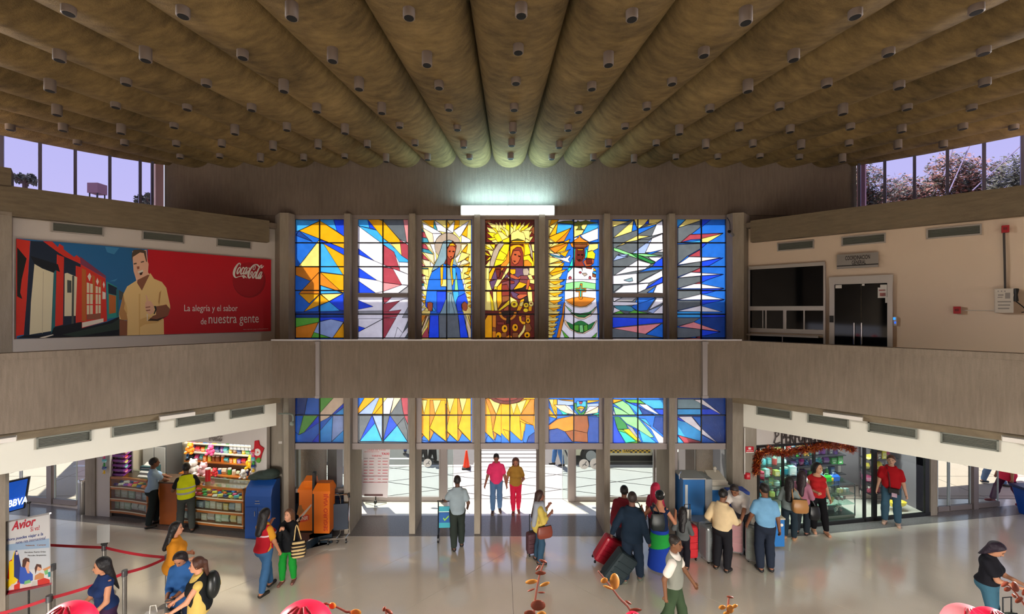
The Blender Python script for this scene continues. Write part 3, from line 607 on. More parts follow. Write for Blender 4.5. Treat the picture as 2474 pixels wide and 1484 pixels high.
W4a = parse('''R 35,65 1220,65 1220,1500 35,1500; f 40,80 130,70 200,110 60,160; f 400,80 460,75 440,130; q 1080,300 1215,200 1215,420
'''+'\n'.join(pet)+'''
Y 240,430 420,330 460,560 340,600; y 330,340 520,360 600,480 450,550; Y 400,250 540,360 560,460 430,340; y 470,230 600,330 600,470 560,450; y 640,200 720,280 700,420 640,420; y 900,320 1100,310 1100,560 1010,500
y 30,640 150,640 240,780 250,800 30,800; Y 30,660 230,785 30,750; Y 30,810 200,940 30,900; y 95,770 240,800 190,940; Y 40,1060 150,940 190,950 150,1010; y 35,1170 160,1010 150,1180; y 35,1205 140,1205 130,1490 35,1490; Y 150,645 280,640 260,770
h 340,640 460,560 490,640 380,790 300,990 240,1180 150,1180 165,1050 200,930 240,800; h 140,1210 200,1210 130,1340; Y 450,550 620,470 620,630 490,640; Y 490,640 620,640 605,780 540,1010 420,1130 250,1180 300,990 390,790; Y 390,790 560,900 480,1030 300,1000
u 600,790 620,790 620,1180 400,1180 430,1120 540,1010; y 540,1180 615,1070 615,1180; o 140,1340 220,1205 290,1205 180,1490 135,1490; m 180,1490 290,1230 330,1490; R 280,1240 400,1240 380,1430 330,1450; u 380,1430 430,1200 500,1210 420,1300; y 420,1490 560,1210 615,1210 600,1300 450,1490; e 420,1270 615,1430 615,1480; m 480,1470 560,1350 615,1420
y 660,400 700,350 760,330 820,280 870,340 960,370 1000,470 1000,580 660,580; i 660,560 820,510 1000,570 1000,600 660,600; o 650,600 700,560 980,560 1000,600 1080,600 1120,800 970,930 960,640 650,640
Y 990,640 1060,640 1120,800 1120,880 980,920; h 1080,640 1120,640 1170,820 1180,990 1140,940; y 1140,640 1215,640 1215,830 1170,800; Y 1170,830 1215,830 1215,1180 1200,1180
o 635,700 720,660 850,650 950,700 970,780 950,1180 640,1180; F 700,780 800,710 900,720 950,850 950,1180 650,1180 650,950; f 665,950 720,800 850,790 900,880 880,980 830,1090 750,1140 690,1080; Y 960,930 1090,890 1200,1090 1190,1180 960,1180; u 970,1030 1060,1020 1150,1110 1150,1180 970,1180
m 635,1205 1100,1205 1100,1490 635,1490; o 640,1240 770,1240 760,1350 690,1370 640,1330; h 950,1225 1050,1215 1095,1300 1070,1390 960,1390 940,1300; y 1095,1205 1215,1205 1215,1390 1150,1400 1090,1350; y 1050,1390 1130,1360 1190,1480 1100,1490; f 640,1350 700,1370 830,1440 890,1390 890,1470 780,1490 640,1440; a 890,1390 1060,1390 1060,1490 880,1490; x 735,880 785,885 775,905 740,900; x 830,915 880,930 865,945 835,935; R 715,1040 772,1050 740,1066''', 1168,525,9.893)
W4b = parse('''R 35,0 1220,0 1220,1500 35,1500; m 150,50 290,0 330,0 230,240 190,220; y 35,0 120,0 200,260 35,260; y 35,290 150,290 260,750 35,740; Y 120,0 160,0 150,60; Y 150,300 240,560 260,750 190,750 170,500
y 250,180 330,0 450,0 350,150 260,260; Y 240,180 330,180 310,260; y 225,290 310,290 310,520 330,700 340,750 270,750 230,500; o 330,180 440,70 430,260 330,260; o 320,290 430,290 440,560 340,710 320,500; a 440,70 615,20 615,260 440,260; F 440,130 560,110 615,260 440,260; q 440,300 615,290 615,490 450,580
F 440,290 615,280 615,390 440,400; m 635,0 850,0 850,60 700,250 635,250; F 640,20 740,40 740,100 640,110; a 870,0 1050,0 1040,110 860,60; o 860,60 1040,110 930,200 800,230 710,250; x 800,240 930,200 1050,120 1070,260 700,260; f 1050,0 1110,0 1100,120 1060,250 1010,240; y 1110,0 1215,0 1215,110 1110,90; o 1100,140 1155,250 1060,260
m 640,290 880,290 800,400 860,490 700,420; F 700,290 1040,290 1040,350 860,360 790,330; f 790,400 870,350 1040,350 1040,390 900,470 840,470; x 890,470 1050,400 1080,560 980,560; y 1050,290 1160,290 1170,540 1080,540
Y 340,750 620,490 620,600 400,750; y 640,410 790,500 820,570 790,660 640,580
'''+circ('Y',740,600,85,80)+'\n'+circ('q',735,600,32,30,8)+'''
o 890,490 975,455 960,600 880,750 790,750; y 880,560 960,520 930,650 860,640; o 1080,640 1160,640 1150,760 1070,760
'''+circ('Y',1020,620,62,62)+'\n'+circ('y',1140,585,58,66)+'\n'+circ('f',1140,580,22,20,7)+'\n'+circ('f',1020,615,22,20,7)+'\n'+circ('Y',1010,740,60,50)+'''
x 380,780 620,755 840,760 800,840 420,880; f 480,720 600,620 600,750 480,750
'''+arc('u',580,800,150,215,-8,188,12,0.9)+'''
o 35,980 100,860 205,860 205,1400 35,1400; u 215,860 300,860 300,1400 215,1400; q 215,1140 300,1160 300,1240 215,1240
'''+band('o',[(880,880),(890,980),(940,1040),(1000,1050)],70)+'\n'+band('y',[(1000,1100),(950,1240),(830,1390)],60)+'''
u 1010,860 1110,860 1110,960 1010,960; q 1000,1060 1110,1060 1160,1180 1110,1260 1000,1250
'''+circ('o',1065,985,55,72)+'\n'+circ('x',1065,985,20,24,8)+'\n'+circ('o',505,1180,72,95)+'\n'+circ('x',512,1170,24,28,8)+'\n'+circ('o',755,1155,70,92)+'\n'+circ('x',765,1145,24,28,8)+'\n'+circ('o',365,1340,70,80)+'\n'+circ('x',350,1365,24,22,8)+'\n'+circ('o',1045,1330,72,75)+'\n'+circ('x',1042,1340,26,26,8)+'''
q 420,1290 550,1260 560,1400 440,1400; q 690,1280 830,1270 830,1400 690,1400; u 530,1380 615,1330 680,1360 690,1400 530,1400; x 560,880 620,900 620,1060 540,1060; F 320,1020 500,1020 500,1090 340,1090; F 900,900 1000,900 1000,1010 920,1000''', 1168,675,9.893)
W[3] = W4a+W4b+parse('''b 2150,600 2480,600 2480,1130 2150,1130; o 2160,640 2470,640 2470,1000 2160,1000; y 2210,640 2330,690 2290,815; y 2340,695 2425,700 2390,820; u 2170,640 2210,660 2285,815 2250,990 2230,815; o 2290,815 2335,700 2390,820 2380,900 2430,1105 2255,1000
o 2160,820 2230,820 2250,1000 2268,1100 2160,1000; b 2160,1120 2200,1040 2270,1120; u 2255,1000 2295,1030 2272,1095; b 2272,1120 2295,1032 2425,1120; b 2440,1120 2440,990 2480,1010 2480,1120''', *A5)+parse('''b -40,980 318,980 318,1110 -40,1110; o -40,640 315,640 315,800 215,900 180,1085 130,1030 50,960 45,1090 -40,1000; y 60,680 130,680 92,800; y 125,680 230,640 170,800; o 60,815 155,815 170,1080 50,970; o 160,870 215,900 185,1085; u 170,800 275,640 315,640 300,920 165,850; o 45,980 -20,960 40,1090
n 230,1105 260,1030 318,990 318,1105; b 222,900 305,920 318,990 250,1040 230,1105 195,1100'''+'\n'+circ('R',20,600,190,92,16)+'\n'+circ('F',20,590,150,70,14), *A6)
def zig(xl, pts): return
W5a = parse('''b 30,60 1225,60 1225,1500 30,1500; y 30,60 260,60 230,400 330,900 300,1500 30,1500; y 30,60 110,60 60,210 30,230; o 110,60 290,60 250,100 60,215; y 60,215 250,130 150,270; o 245,140 265,150 220,400 50,470; y 30,220 150,270 35,470; w 290,60 610,60 610,80 400,90 250,125; l 265,150 600,180 590,250 230,395
o 40,480 585,250 540,330 410,580 210,605; u 210,605 420,420 585,250 410,575; y 30,500 180,605 30,605; o 50,740 560,520 520,600 430,810 200,860; u 60,740 540,600 200,860; y 30,630 160,630 50,740; y 30,760 190,860 30,940; y 200,860 570,765 430,850; o 300,870 530,790 440,950
y 30,940 400,1000 40,1120; o 50,1120 400,1030 330,1090 70,1130; y 40,1120 420,1080 280,1170 35,1170; o 280,1170 420,1075 390,1170; y 30,1200 220,1200 50,1340; o 50,1345 220,1200 380,1200 350,1270; o 50,1345 490,1235 390,1310 200,1425; y 30,1360 200,1430 40,1440; y 40,1445 380,1310 330,1420 210,1490 40,1490
w 40,860 200,870 270,880 330,930 450,970 540,915 575,920 510,1010 560,1090 450,1060 130,940; t 45,870 300,930 400,965 310,970 110,920
w 635,60 1050,60 1030,110 850,100 750,110 640,110; y 635,200 750,200 740,270 690,305 890,300 840,400 635,490; y 820,200 860,170 975,165 900,300 840,280; i 240,125 400,100 590,80 640,110 700,130 740,75 800,120 850,100 930,70 1040,110 1220,135 1160,160 960,165 860,170 810,220 820,270 890,300 690,305 745,270 750,205 640,205 610,165 280,140
l 975,170 1225,140 1225,250 830,420 900,310; w 635,490 740,470 720,540 640,560; w 810,430 1225,255 1225,520 1010,590 860,500; u 560,640 640,560 760,480 780,420 800,470 860,520 990,590 1010,650 940,720 860,745 680,730 600,710; q 620,640 980,640 940,710 680,720; c 635,750 680,750 665,1170 635,1170; c 940,750 975,780 970,960 905,985
y 1010,640 1225,630 1225,740 1110,800 1080,790 980,820; F 680,750 720,730 900,730 910,960 850,1060 920,1190 660,1190; R 720,760 880,750 890,900 840,1030 770,1060 710,1000; o 720,760 880,760 860,790 740,790; Y 975,830 1090,790 1160,880 1140,1000 960,970; f 870,1060 960,970 1130,1010 1120,1100 1050,1160 930,1180; R 930,1000 1070,990 1090,1110 950,1120
c 540,1170 620,960 620,1170; c 500,1290 520,1200 610,1210 530,1290; w 470,1490 500,1330 620,1200 1110,1200 1150,1230 1170,1330 1180,1490; F 640,1195 850,1200 850,1330 950,1340 920,1400 870,1370 830,1220; F 930,1190 1090,1190 1070,1240 940,1220; h 840,1340 940,1330 970,1370 900,1410; o 1110,1230 1150,1220 1180,1280 1120,1280; l 1110,1290 1190,1300 1180,1370 1090,1330; q 1090,1340 1180,1380 1160,1440 1090,1420; x 735,890 785,890 780,906 735,906; x 820,890 870,890 865,906 825,906; x 745,1010 805,1010 790,1030 755,1030
'''+circ('r',555,1450,40,40,9)+'\n'+circ('r',1030,1450,30,45,9)+'\n'+circ('r',800,1320,34,26,9), 1321,525,9.893)
zz = []
ys = [0,40,130,180,260,320,410,500,600,680,760,850,920,990,1050,1110,1160,1210,1260,1310,1350,1400]
for i in range(0, len(ys)-2, 2):
    xe = 430-260*(ys[i]/1400.0)**1.6
    zz.append('y 35,%d %d,%d %d,%d 35,%d' % (ys[i], xe, ys[i]+10, xe*0.62, ys[i+1]+30, ys[i+1]+20)); zz.append('o 40,%d %d,%d %d,%d' % (ys[i+1]+10, xe*0.98, ys[i+1]-10, xe*0.45, ys[min(i+2,len(ys)-1)]))
W5b = parse('b 30,0 1225,0 1225,1500 30,1500\ny 30,0 330,0 290,300 250,700 190,1100 130,1400 30,1400\n'+'\n'.join(zz)+'''
w 470,0 1170,0 1180,500 1210,780 1225,1450 290,1450 430,900 430,280
v 450,100 640,60 850,50 1170,100 1165,240 940,210 640,230 440,260; u 690,210 780,210 800,100 850,100 845,210 940,210 940,300 850,300 850,470 760,470 765,300 690,300; c 700,240 800,235 805,140 825,140 825,235 910,235 910,265 825,265 825,420 795,420 795,265 700,265
u 450,490 620,440 770,420 770,470 850,470 860,415 1160,455 1060,560 940,640 800,655 650,630 520,560; e 430,490 455,490 520,560 650,635 800,660 940,645 1060,565 1080,580 950,665 800,685 640,660 500,580
v 440,620 600,750 540,760; G 540,750 620,800 800,820 1000,790 1090,740 1040,830 900,910 760,900 640,850; v 1180,650 1100,760 1060,760; e 560,800 760,905 900,915 1050,830 1190,650 1180,700 1060,870 900,955 760,950 640,890
G 470,1010 620,1080 680,1040 750,1000 820,990 880,1010 960,1060 1000,1090 1150,1010 1100,1140 980,1230 860,1280 720,1260 560,1170; g 640,1100 770,1090 760,1240 660,1220; v 780,1100 860,1090 880,1260 790,1270; g 880,1110 970,1080 980,1220 890,1260
e 410,980 450,980 560,1175 720,1265 860,1285 1060,1180 1180,980 1200,1000 1090,1190 900,1300 760,1300 560,1210 440,1080
g 350,1200 540,1400 430,1400; g 1200,1270 1060,1400 1180,1380; u 410,560 440,560 410,860 400,980 310,1400 230,1400 330,980 370,850 380,700''', 1321,675,9.893)
W[4] = W5a+W5b+parse('''b 440,600 1010,600 1010,1110 440,1110; o 465,640 555,640 555,840 525,790; y 465,640 520,640 510,700 550,800; o 465,730 555,845 465,825; S 560,640 730,640 740,700 560,720; o 570,640 730,650 735,665 600,650; S 870,690 1000,680 1000,740 870,760; o 880,650 1000,650 1000,660 880,680; e 525,700 640,700 720,760 770,805 620,785; c 580,750 680,800 620,805
e 1000,715 940,720 880,770 830,805 990,785; w 640,700 690,715 740,785 690,750; w 1000,715 900,715 850,790; G 740,680 760,680 775,750 810,790 850,760 870,650 880,720 840,805 790,805 745,750; l 765,660 865,660 865,720 765,720; r 790,665 830,665 820,690 795,690; o 770,730 810,710 850,730 840,755 780,755; h 780,740 845,740 815,775; c 930,800 1000,780 1000,830; b 465,820 550,845 465,910
u 465,920 560,850 730,815 730,970 640,985 560,950 470,965; q 735,815 880,815 895,930 880,1000 885,1100 735,1090 640,985 730,970; q 640,985 735,970 880,1000 885,1100 720,1090; n 470,970 560,950 640,985 720,1100 465,1105; n 885,820 1000,830 1000,1105 885,1105 880,1000 897,920''', *A6)
W[5] = parse('''k 1130,130 1665,130 1665,1400 1130,1400; b 1130,130 1345,130 1290,150 1130,145; y 1132,148 1290,155 1345,140 1130,215; y 1345,150 1355,135 1335,262 1140,328; b 1358,135 1395,240 1338,260; y 1362,132 1510,132 1470,185 1400,235; d 1510,140 1515,175 1470,182; y 1520,132 1662,132 1590,180 1515,178
b 1590,185 1590,195 1400,290 1400,230 1470,200; y 1400,230 1600,165 1600,182; w 1600,180 1660,150 1665,275 1545,310; w 1660,285 1665,475 1475,480 1550,330; y 1250,378 1400,300 1545,310 1400,350; y 1170,425 1250,380 1290,380; S 1340,490 1550,335 1475,490; k 1400,340 1660,280 1520,340; v 1145,430 1190,440 1400,520 1590,590 1540,600 1400,545 1150,460; G 1320,485 1420,510 1590,585 1540,598 1400,540
S 1135,570 1300,525 1180,510; S 1190,500 1310,500 1250,525; v 1330,490 1480,495 1655,512 1480,525 1400,505; b 1480,490 1660,450 1540,498; w 1510,528 1660,530 1590,580 1540,555; d 1662,535 1662,632 1550,630 1590,580; b 1550,630 1662,632 1662,655 1400,690 1490,655; w 1400,560 1540,600 1480,655 1150,720; k 1400,700 1655,668 1500,740 1400,800
w 1135,725 1390,700 1390,805 1135,815; s 1250,772 1340,745 1350,780 1310,790; w 1655,668 1662,735 1520,800 1400,805; d 1662,735 1662,795 1450,880; w 1150,905 1250,830 1480,808 1520,805 1480,870 1400,905; K 1410,900 1520,850 1600,820 1500,860; b 1495,905 1595,835 1560,905; w 1600,825 1665,800 1665,910 1565,905; k 1135,820 1240,825 1140,900
w 1140,955 1230,960 1145,995; K 1240,955 1390,955 1340,995 1150,1000; b 1400,955 1590,955 1340,1060; w 1135,1000 1390,1008 1410,1030 1270,1040 1140,1040; t 1145,1045 1270,1040 1330,1050 1400,1110 1200,1090; b 1330,1050 1590,960 1500,1090 1400,1100; w 1600,960 1665,960 1665,1010 1520,1085; S 1655,1035 1560,1125 1500,1100; g 1140,1130 1210,1095 1260,1125; w 1150,1060 1220,1095 1140,1120; g 1300,1120 1360,1090 1520,1125; w 1665,1030 1665,1125 1560,1125
d 1135,1165 1665,1180 1665,1220 1400,1245 1135,1275; p 1135,1280 1650,1230 1480,1342; b 1655,1232 1665,1240 1665,1380 1485,1345; w 1135,1390 1400,1390 1420,1408 1135,1408; b 1400,1385 1665,1390 1665,1408 1400,1408''', *A4)+parse('''b 1130,600 1700,600 1700,1110 1130,1110; o 1150,640 1265,645 1150,685; v 1160,685 1255,655 1320,700 1390,805 1330,805; v 1155,715 1250,755 1330,805 1180,805; w 1155,750 1175,805 1155,805; d 1290,660 1420,685 1420,720; l 1280,660 1420,720 1470,800 1420,805 1340,720; g 1270,645 1430,645 1500,690 1330,675; w 1425,690 1510,695 1650,808 1600,790 1500,745
n 1430,720 1590,800 1470,805; l 1440,645 1690,645 1690,740 1590,740 1500,690; d 1590,745 1690,745 1690,805 1660,805; d 1155,830 1200,960 1280,1105 1155,1105; G 1165,825 1215,825 1290,900 1310,960 1200,960; v 1225,825 1400,825 1450,900 1420,960 1300,900; v 1420,840 1590,1045 1530,1050 1420,960; w 1420,830 1690,1050 1690,1105 1640,1105 1560,960; l 1430,840 1500,850 1560,930 1540,920
n 1600,825 1690,825 1690,1020 1580,930; K 1290,905 1360,945 1460,1100 1420,1090; Y 1260,965 1320,955 1440,1090 1400,1080; g 1200,960 1260,965 1400,1080 1440,1105 1290,1105; c 1210,975 1290,1000 1400,1090 1290,1105; d 1360,945 1425,970 1480,1050; l 1430,970 1540,1040 1620,1105 1470,1100''', *A6)
W[6] = parse('''b 1810,130 2320,130 2320,1410 1810,1410; l 1810,130 1905,135 1810,215; y 1910,132 2058,132 2058,145 1820,222; k 1812,222 2058,150 2058,215 1850,375 1810,385; d 2065,130 2180,130 2065,215; r 1850,375 1950,290 2300,275 2065,340 1960,345; y 2300,278 2140,372 2065,372 2065,335; d 2065,385 2130,382 2065,440; l 1850,378 2060,350 2060,375; k 1812,395 2060,385 2060,440 1920,520 1812,610; r 2058,450 2058,525 1930,522
w 1815,612 1940,525 2275,535 2065,575; d 2065,578 2300,535 2150,620 2065,630; k 1815,620 2060,575 2060,645 1960,685 1815,740; r 2060,640 2060,688 1960,688; w 1818,748 1960,688 2305,710 2065,725; d 2070,728 2300,712 2130,770 2065,800; k 1815,750 2060,730 2060,790 1990,810 1815,860; r 1990,810 2060,790 2060,812; w 1830,862 1990,812 2060,810 2310,858; d 2065,862 2310,860 2130,910 2065,920; k 1815,870 2060,870 2060,920 1960,950 1815,975; w 1820,980 2060,920 2315,975; d 2065,985 2310,980 2065,1035
k 1815,985 2060,985 2060,1040 1960,1060 1815,1095; w 1815,1100 2060,1042 2290,1108; l 1815,1105 2060,1105 2060,1165 1815,1165; d 2065,1140 2320,1140 2320,1165 2065,1165; k 1815,1170 2060,1170 1990,1215 1815,1260; n 2065,1170 2320,1160 2320,1400 2065,1400; p 1828,1262 1990,1215 2270,1315; k 1815,1270 2060,1290 2060,1365 1815,1390; d 2065,1295 2270,1320 2100,1360 2065,1360; r 2010,1375 2060,1365 2060,1385; p 1815,1395 2060,1385 2060,1410 1815,1410''', *A4)+parse('''n 1830,600 2370,600 2370,1110 1830,1110; s 1840,640 2090,640 2090,740 1840,740; l 1840,745 2090,745 2090,808 1840,808; d 2095,745 2250,745 2310,808 2095,808; w 2015,645 2110,645 2320,810; d 1840,825 1850,830 1935,885 1840,870; w 1850,825 1990,825 2090,945 2270,1108 2080,1000; l 1840,860 1930,885 2090,985 2090,1090 1840,1020; r 1845,1020 2090,1095 2085,1110 1915,1110; l 1840,1030 1915,1110 1840,1110; b 2000,825 2090,830 2090,940; b 2100,1020 2260,1108 2100,1108''', *A6)
PX = [(714,831.5),(865,986),(1019,1140),(1172,1291.5),(1325,1447),(1479,1602),(1635,1752.5)]
BGK = 'bwbobkb'
names_ = ['blue and orange shards, first window from the left corner','white and rose shards with a low transom, second window from the left','the robed blue and white figure with a round halo, third window','golden sunburst and a red-brown crowned figure holding a child, middle window','the crowned figure in a white robe with green scrolls, fifth window','grey, white and blue shards with a small aeroplane, second window from the right','grey and blue bands with white spikes, last window by the right corner']
FRM = mat('window_frame_grey', (146,136,134), 0.5, 0.3)
def zr(px): return (px-CX)*YG/FO
def zz_(py): return H-(py-CY)*YG/FO
for i in range(7):
    x0, x1 = PX[i]; y0, y1 = 530.5, 1069.0
    polys = [(BGK[i], [(x0-3,y0-3),(x1+3,y0-3),(x1+3,y1+3),(x0-3,y1+3)])]
    for key, pts in W[i]:
        for a_, b_, c_ in ((1,0,x1+3),(-1,0,-(x0-3)),(0,1,y1+3),(0,-1,-(y0-3))): pts = clip(pts, a_, b_, c_)
        if len(pts) > 2: polys.append((key, pts))
    wt = thing('window_%d' % (i+1), 'tall stained glass window of %s' % names_[i], None, ((x0+x1-2*CX)/2*YG/FO, YG, 2.1), kind='structure')
    o_ = Vector(wt.location); lead = MB()
    for key, vs, tris, bd in partition(polys):
        ar = sum(abs((vs[t[1]][0]-vs[t[0]][0])*(vs[t[2]][1]-vs[t[0]][1])-(vs[t[2]][0]-vs[t[0]][0])*(vs[t[1]][1]-vs[t[0]][1]))/2 for t in tris)
        if ar < 1.5: continue
        n = len(vs); b = MB(); dy = random.uniform(-.0015,.0015)
        V3 = [Vector((zr(x), YG+dy, zz_(y))) for x, y in vs]
        b.add(V3+[v+Vector((0,0.006,0)) for v in V3], [tuple(t) for t in tris]+[(e[1],e[0],e[0]+n,e[1]+n) for e in bd])
        b.build('glass_pane', gm(key), wt)
        for e in bd:
            a_, c_ = V3[e[0]], V3[e[1]]
            if (a_-c_).length > 0.012: lead.bar(a_+Vector((0,-0.003,0)), c_+Vector((0,-0.003,0)), 0.0075, 0.008, up=(0,1,0))
    o = lead.build('lead_came', LEAD, wt); o['kind'] = 'stuff'
    xm = (x0+x1)/2
    def bar(px0, py0, px1, py1, w_=0.026, nm='glazing_bar', m_=BLACKM, d=0.03, dy=-0.012):
        b = MB(); b.bar((zr(px0),YG+dy,zz_(py0)), (zr(px1),YG+dy,zz_(py1)), w_, d, up=(0,1,0)); b.build(nm, m_, wt)
    bar(xm,y0,xm,y1)
    for py in (587,644.6,702,759.3,817,875,937,1003): 
        if not (i in (1,5) and py == 702): bar(x0,py,x1,py)
    fw = 6.5
    bar(x0-fw,y0-10,x0-fw,1084,0.135,'frame',FRM,0.09,0.02); bar(x1+fw,y0-10,x1+fw,1084,0.135,'frame',FRM,0.09,0.02)
    bar(x0-20,y0-5,x1+20,y0-5,0.105,'frame',FRM,0.1,0.01); bar(x0-15,1077,x1+15,1077,0.15,'header_beam',FRM,0.12,0.0)
    if i in (1,5): bar(x0,713.5,x1,713.5,0.095,'transom',FRM,0.08,-0.01)
# ---------------------------------------------------------------- outside: plaza, road, added shade slab, what is seen through the doors
PAVE = mat('pale_paving', (160,158,158), 0.7, vary=0.06, vscale=1.5, bump=0.1)
ROAD = mat('asphalt', (88,85,84), 0.85, vary=0.12, vscale=6)
LINE = mat('white_road_paint', (190,190,190), 0.7)
JOINT = mat('paving_joint', (84,84,92), 0.9)
PINK = mat('warm_side_paving', (178,158,144), 0.75, vary=0.06)
b = MB(); b.box((0,40,-0.12), (160,55.2,0.08)); struct('ground_plaza', b, JOINT)
# plaza slabs between crossing diagonal joints (front) : strips in two directions drawn as lozenges
g = thing('pavement', 'white paved forecourt with dark diagonal joints outside the doors', None, (0,14,-0.08), kind='structure')
S2 = 1.62; gp = 0.028
for iu in range(-14, 15):
    for iv in range(-14, 15):
        u0, u1, v0, v1 = iu*S2+gp, (iu+1)*S2-gp, iv*S2+gp, (iv+1)*S2-gp
        # flattened lozenges: x along u-v, y along u+v
        def q(u, v): return (0.05+(u-v)*1.15, 13.75+(u+v)*0.36)
        poly = [q(u0,v0), q(u1,v0), q(u1,v1), q(u0,v1)]
        poly = clip(poly, 0,1,15.05); poly = clip(poly, 0,-1,-12.42); poly = clip(poly, 1,0,7.6); poly = clip(poly, -1,0,7.4)
        if len(poly) > 2:
            b = MB(); b.prism(poly, -0.09, -0.03); b.build('paver', PAVE, g)
for sx_ in (-1, 1):
    gs = thing('pavement_side', 'warm pale paved terrace outside the %s glass doors' % ('left' if sx_ < 0 else 'right'), None, (sx_*16,15,-0.08), kind='structure')
    for i in range(9):
        for j in range(9):
            x0 = 7.7+i*2.2; y0 = 11.2+j*1.5 if True else 0
            poly = [(x0+0.012,y0+0.012),(x0+2.188,y0+0.012),(x0+2.188,y0+1.488),(x0+0.012,y0+1.488)]
            poly = [(sx_*x+0.2*0, y) for x, y in poly]
            # keep clear of the hall: y above the wall line
            sl = 0.165; c0 = (12.0+sl*-11.8+0.12) if sx_ < 0 else (10.6-sl*6.36+0.12)
            poly = clip(poly, (-sl if sx_ < 0 else sl), -1, -c0) if False else clip(poly, sx_*sl, -1, -c0)
            if len(poly) > 2:
                b = MB(); b.prism(poly, -0.07, -0.03); b.build('paver', PINK, gs)
b = MB(); b.box((0,18.6,-0.055), (70,6.9,0.03)); struct('road_surface', b, ROAD)
rm = thing('road_markings', 'white zebra bars and lane lines painted on the road', None, (0,17,-0.04), kind='structure')
for i in range(7):
    b = MB(); y = 15.35+i*0.42; b.box((0.25,y,-0.038), (2.35-0.0*i,0.27,0.006)); b.build('zebra_bar', LINE, rm)
for x0, x1, y in ((-9,-2.6,15.9),(3.2,11,15.6),(-14,-2.6,17.6)): 
    b = MB(); b.box(((x0+x1)/2,y,-0.038), (x1-x0,0.14,0.006)); b.build('lane_line', LINE, rm)
b = MB(); b.box((0,15.12,-0.05), (30,0.16,0.07)); struct('kerb', b, mat('kerb_concrete', (196,192,188), 0.8))
# unseen slab added high outside to shade a band of glass; then the columns
b = MB(); b.box((0.2,12.2,8.15), (22,0.84,0.3)); o = struct('shade_slab', b, mat('shade_slab_concrete', (120,112,104), 0.85))
for px, sd in ((748,'left'),(1722,'right')):
    p = P(px,1180,12.9); b = MB(); b.lathe([(0.46,-0.1),(0.46,8.3)], (p.x,12.95,0), 20); o = struct('canopy_column_'+sd, b, concrete('pebble_dash_'+sd, (150,124,108), (196,170,152), (1,1,1), 40, 0.9), smooth=True)
    b = MB(); xx = p.x+(0.62 if sd == 'left' else -0.62); b.box((xx,13.3,2.5), (0.28,0.5,5.2)); struct('canopy_pier_'+sd, b, mat('pier_concrete', (134,118,116), 0.85))
# low white ramp walls and a distant building left and right of the forecourt
RW = mat('ramp_white_wall', (180,174,168), 0.8)
for sd, sx_ in (('left',-1),('right',1)):
    b = MB(); b.prism([(sx_*5.6,13.6),(sx_*9.5,16.6),(sx_*9.5,16.8),(sx_*5.6,13.8)], -0.05, 0.95); struct('ramp_wall_'+sd, b, RW)
    b = MB(); b.prism([(sx_*5.5,14.9),(sx_*9.5,18.4),(sx_*9.5,18.65),(sx_*5.5,15.15)], -0.05, 1.5); struct('ramp_upper_wall_'+sd, b, RW)
    t = thing('outbuilding', 'pale low building with dark windows beyond the %s bay' % sd, 'building', (sx_*11,22.5,-0.05))
    b = MB(); b.box((sx_*11,23,2.4), (9,1.0,5)); b.build('wall', mat('outbuilding_wall', (206,190,172), 0.8), t)
    for i in range(4):
        b = MB(); b.box((sx_*(8+i*2),22.46,1.9), (1.2,0.1,1.3)); fr = b.build('window', mat('outbuilding_frame', (186,170,158), 0.6), t); b = MB(); b.box((sx_*(8+i*2),22.4,1.9), (1.04,0.04,1.14)); b.build('pane', mat('dark_window_pane', (60,66,70), 0.15), fr)
# side terraces: low bench walls seen through the side doors
for sd, sx_ in (('left',-1),('right',1)):
    b = MB(); b.prism([(sx_*11.2,15.9),(sx_*20,17.4),(sx_*20,18.0),(sx_*11.2,16.5)], -0.05, 0.42); struct('terrace_step_'+sd, b, mat('terrace_step', (190,172,156), 0.8))
    b = MB(); b.prism([(sx_*11.2,17.5),(sx_*24,19.6),(sx_*24,20.0),(sx_*11.2,17.9)], -0.05, 1.35); struct('terrace_wall_'+sd, b, mat('terrace_wall', (176,158,142), 0.8))
# ---------------------------------------------------------------- entrance doors beyond the pillars
YD = 12.32
DG = glass('door_glass', (236,244,242), 0.05, 0.03)
def door_leaf(nm, label, px0, px1, extra=()):
    t = thing(nm, label, 'glass door', (((px0+px1)/2-CX)*YD/FO, YD, 0))
    x0, x1 = (px0-CX)*YD/FO, (px1-CX)*YD/FO
    b = MB(); b.box(((x0+x1)/2,YD,0.06), (x1-x0,0.08,0.12)); b.build('bottom_rail', FRM, t)
    b = MB(); b.box(((x0+x1)/2,YD,2.05), (x1-x0,0.08,0.1)); b.build('top_rail', FRM, t)
    for x in (x0+0.03, x1-0.03): b = MB(); b.box((x,YD,1.06), (0.06,0.08,1.9)); b.build('stile', FRM, t)
    b = MB(); b.box(((x0+x1)/2,YD,1.06), (x1-x0-0.12,0.012,1.9)); b.build('pane', DG, t)
    return t
door_leaf('glass_door', 'fixed glass door panel left of the open entrance, behind the taxi fare banner', 868, 1066)
door_leaf('glass_door', 'fixed glass door panel right of the open entrance, behind the headscarf woman', 1386, 1583)
for px in (1073, 1380):
    x = (px-CX)*YD/FO; b = MB(); b.box((x,YD,1.05), (0.19,0.16,2.1)); struct('door_post', b, FRM, bevel=0.01)
for px, lb in ((1094,'left'),(1360,'right')):
    x = (px-CX)*YD/FO; t = thing('sliding_door', 'frameless %s sliding glass leaf standing open at the entrance' % lb, 'glass door', (x,YD+0.1,0))
    w_ = 0.26*(1 if lb=='right' else -1); b = MB(); b.box((x+w_/2,YD+0.1,1.05), (abs(w_),0.012,2.06)); b.build('pane', DG, t); b = MB(); b.box((x,YD+0.1,1.05), (0.012,0.02,2.06)); b.build('edge', mat('glass_edge', (190,200,204), 0.3), t)
b = MB(); b.box((0.25,YD,2.19), (11.5,0.2,0.18)); struct('door_header', b, FRM)
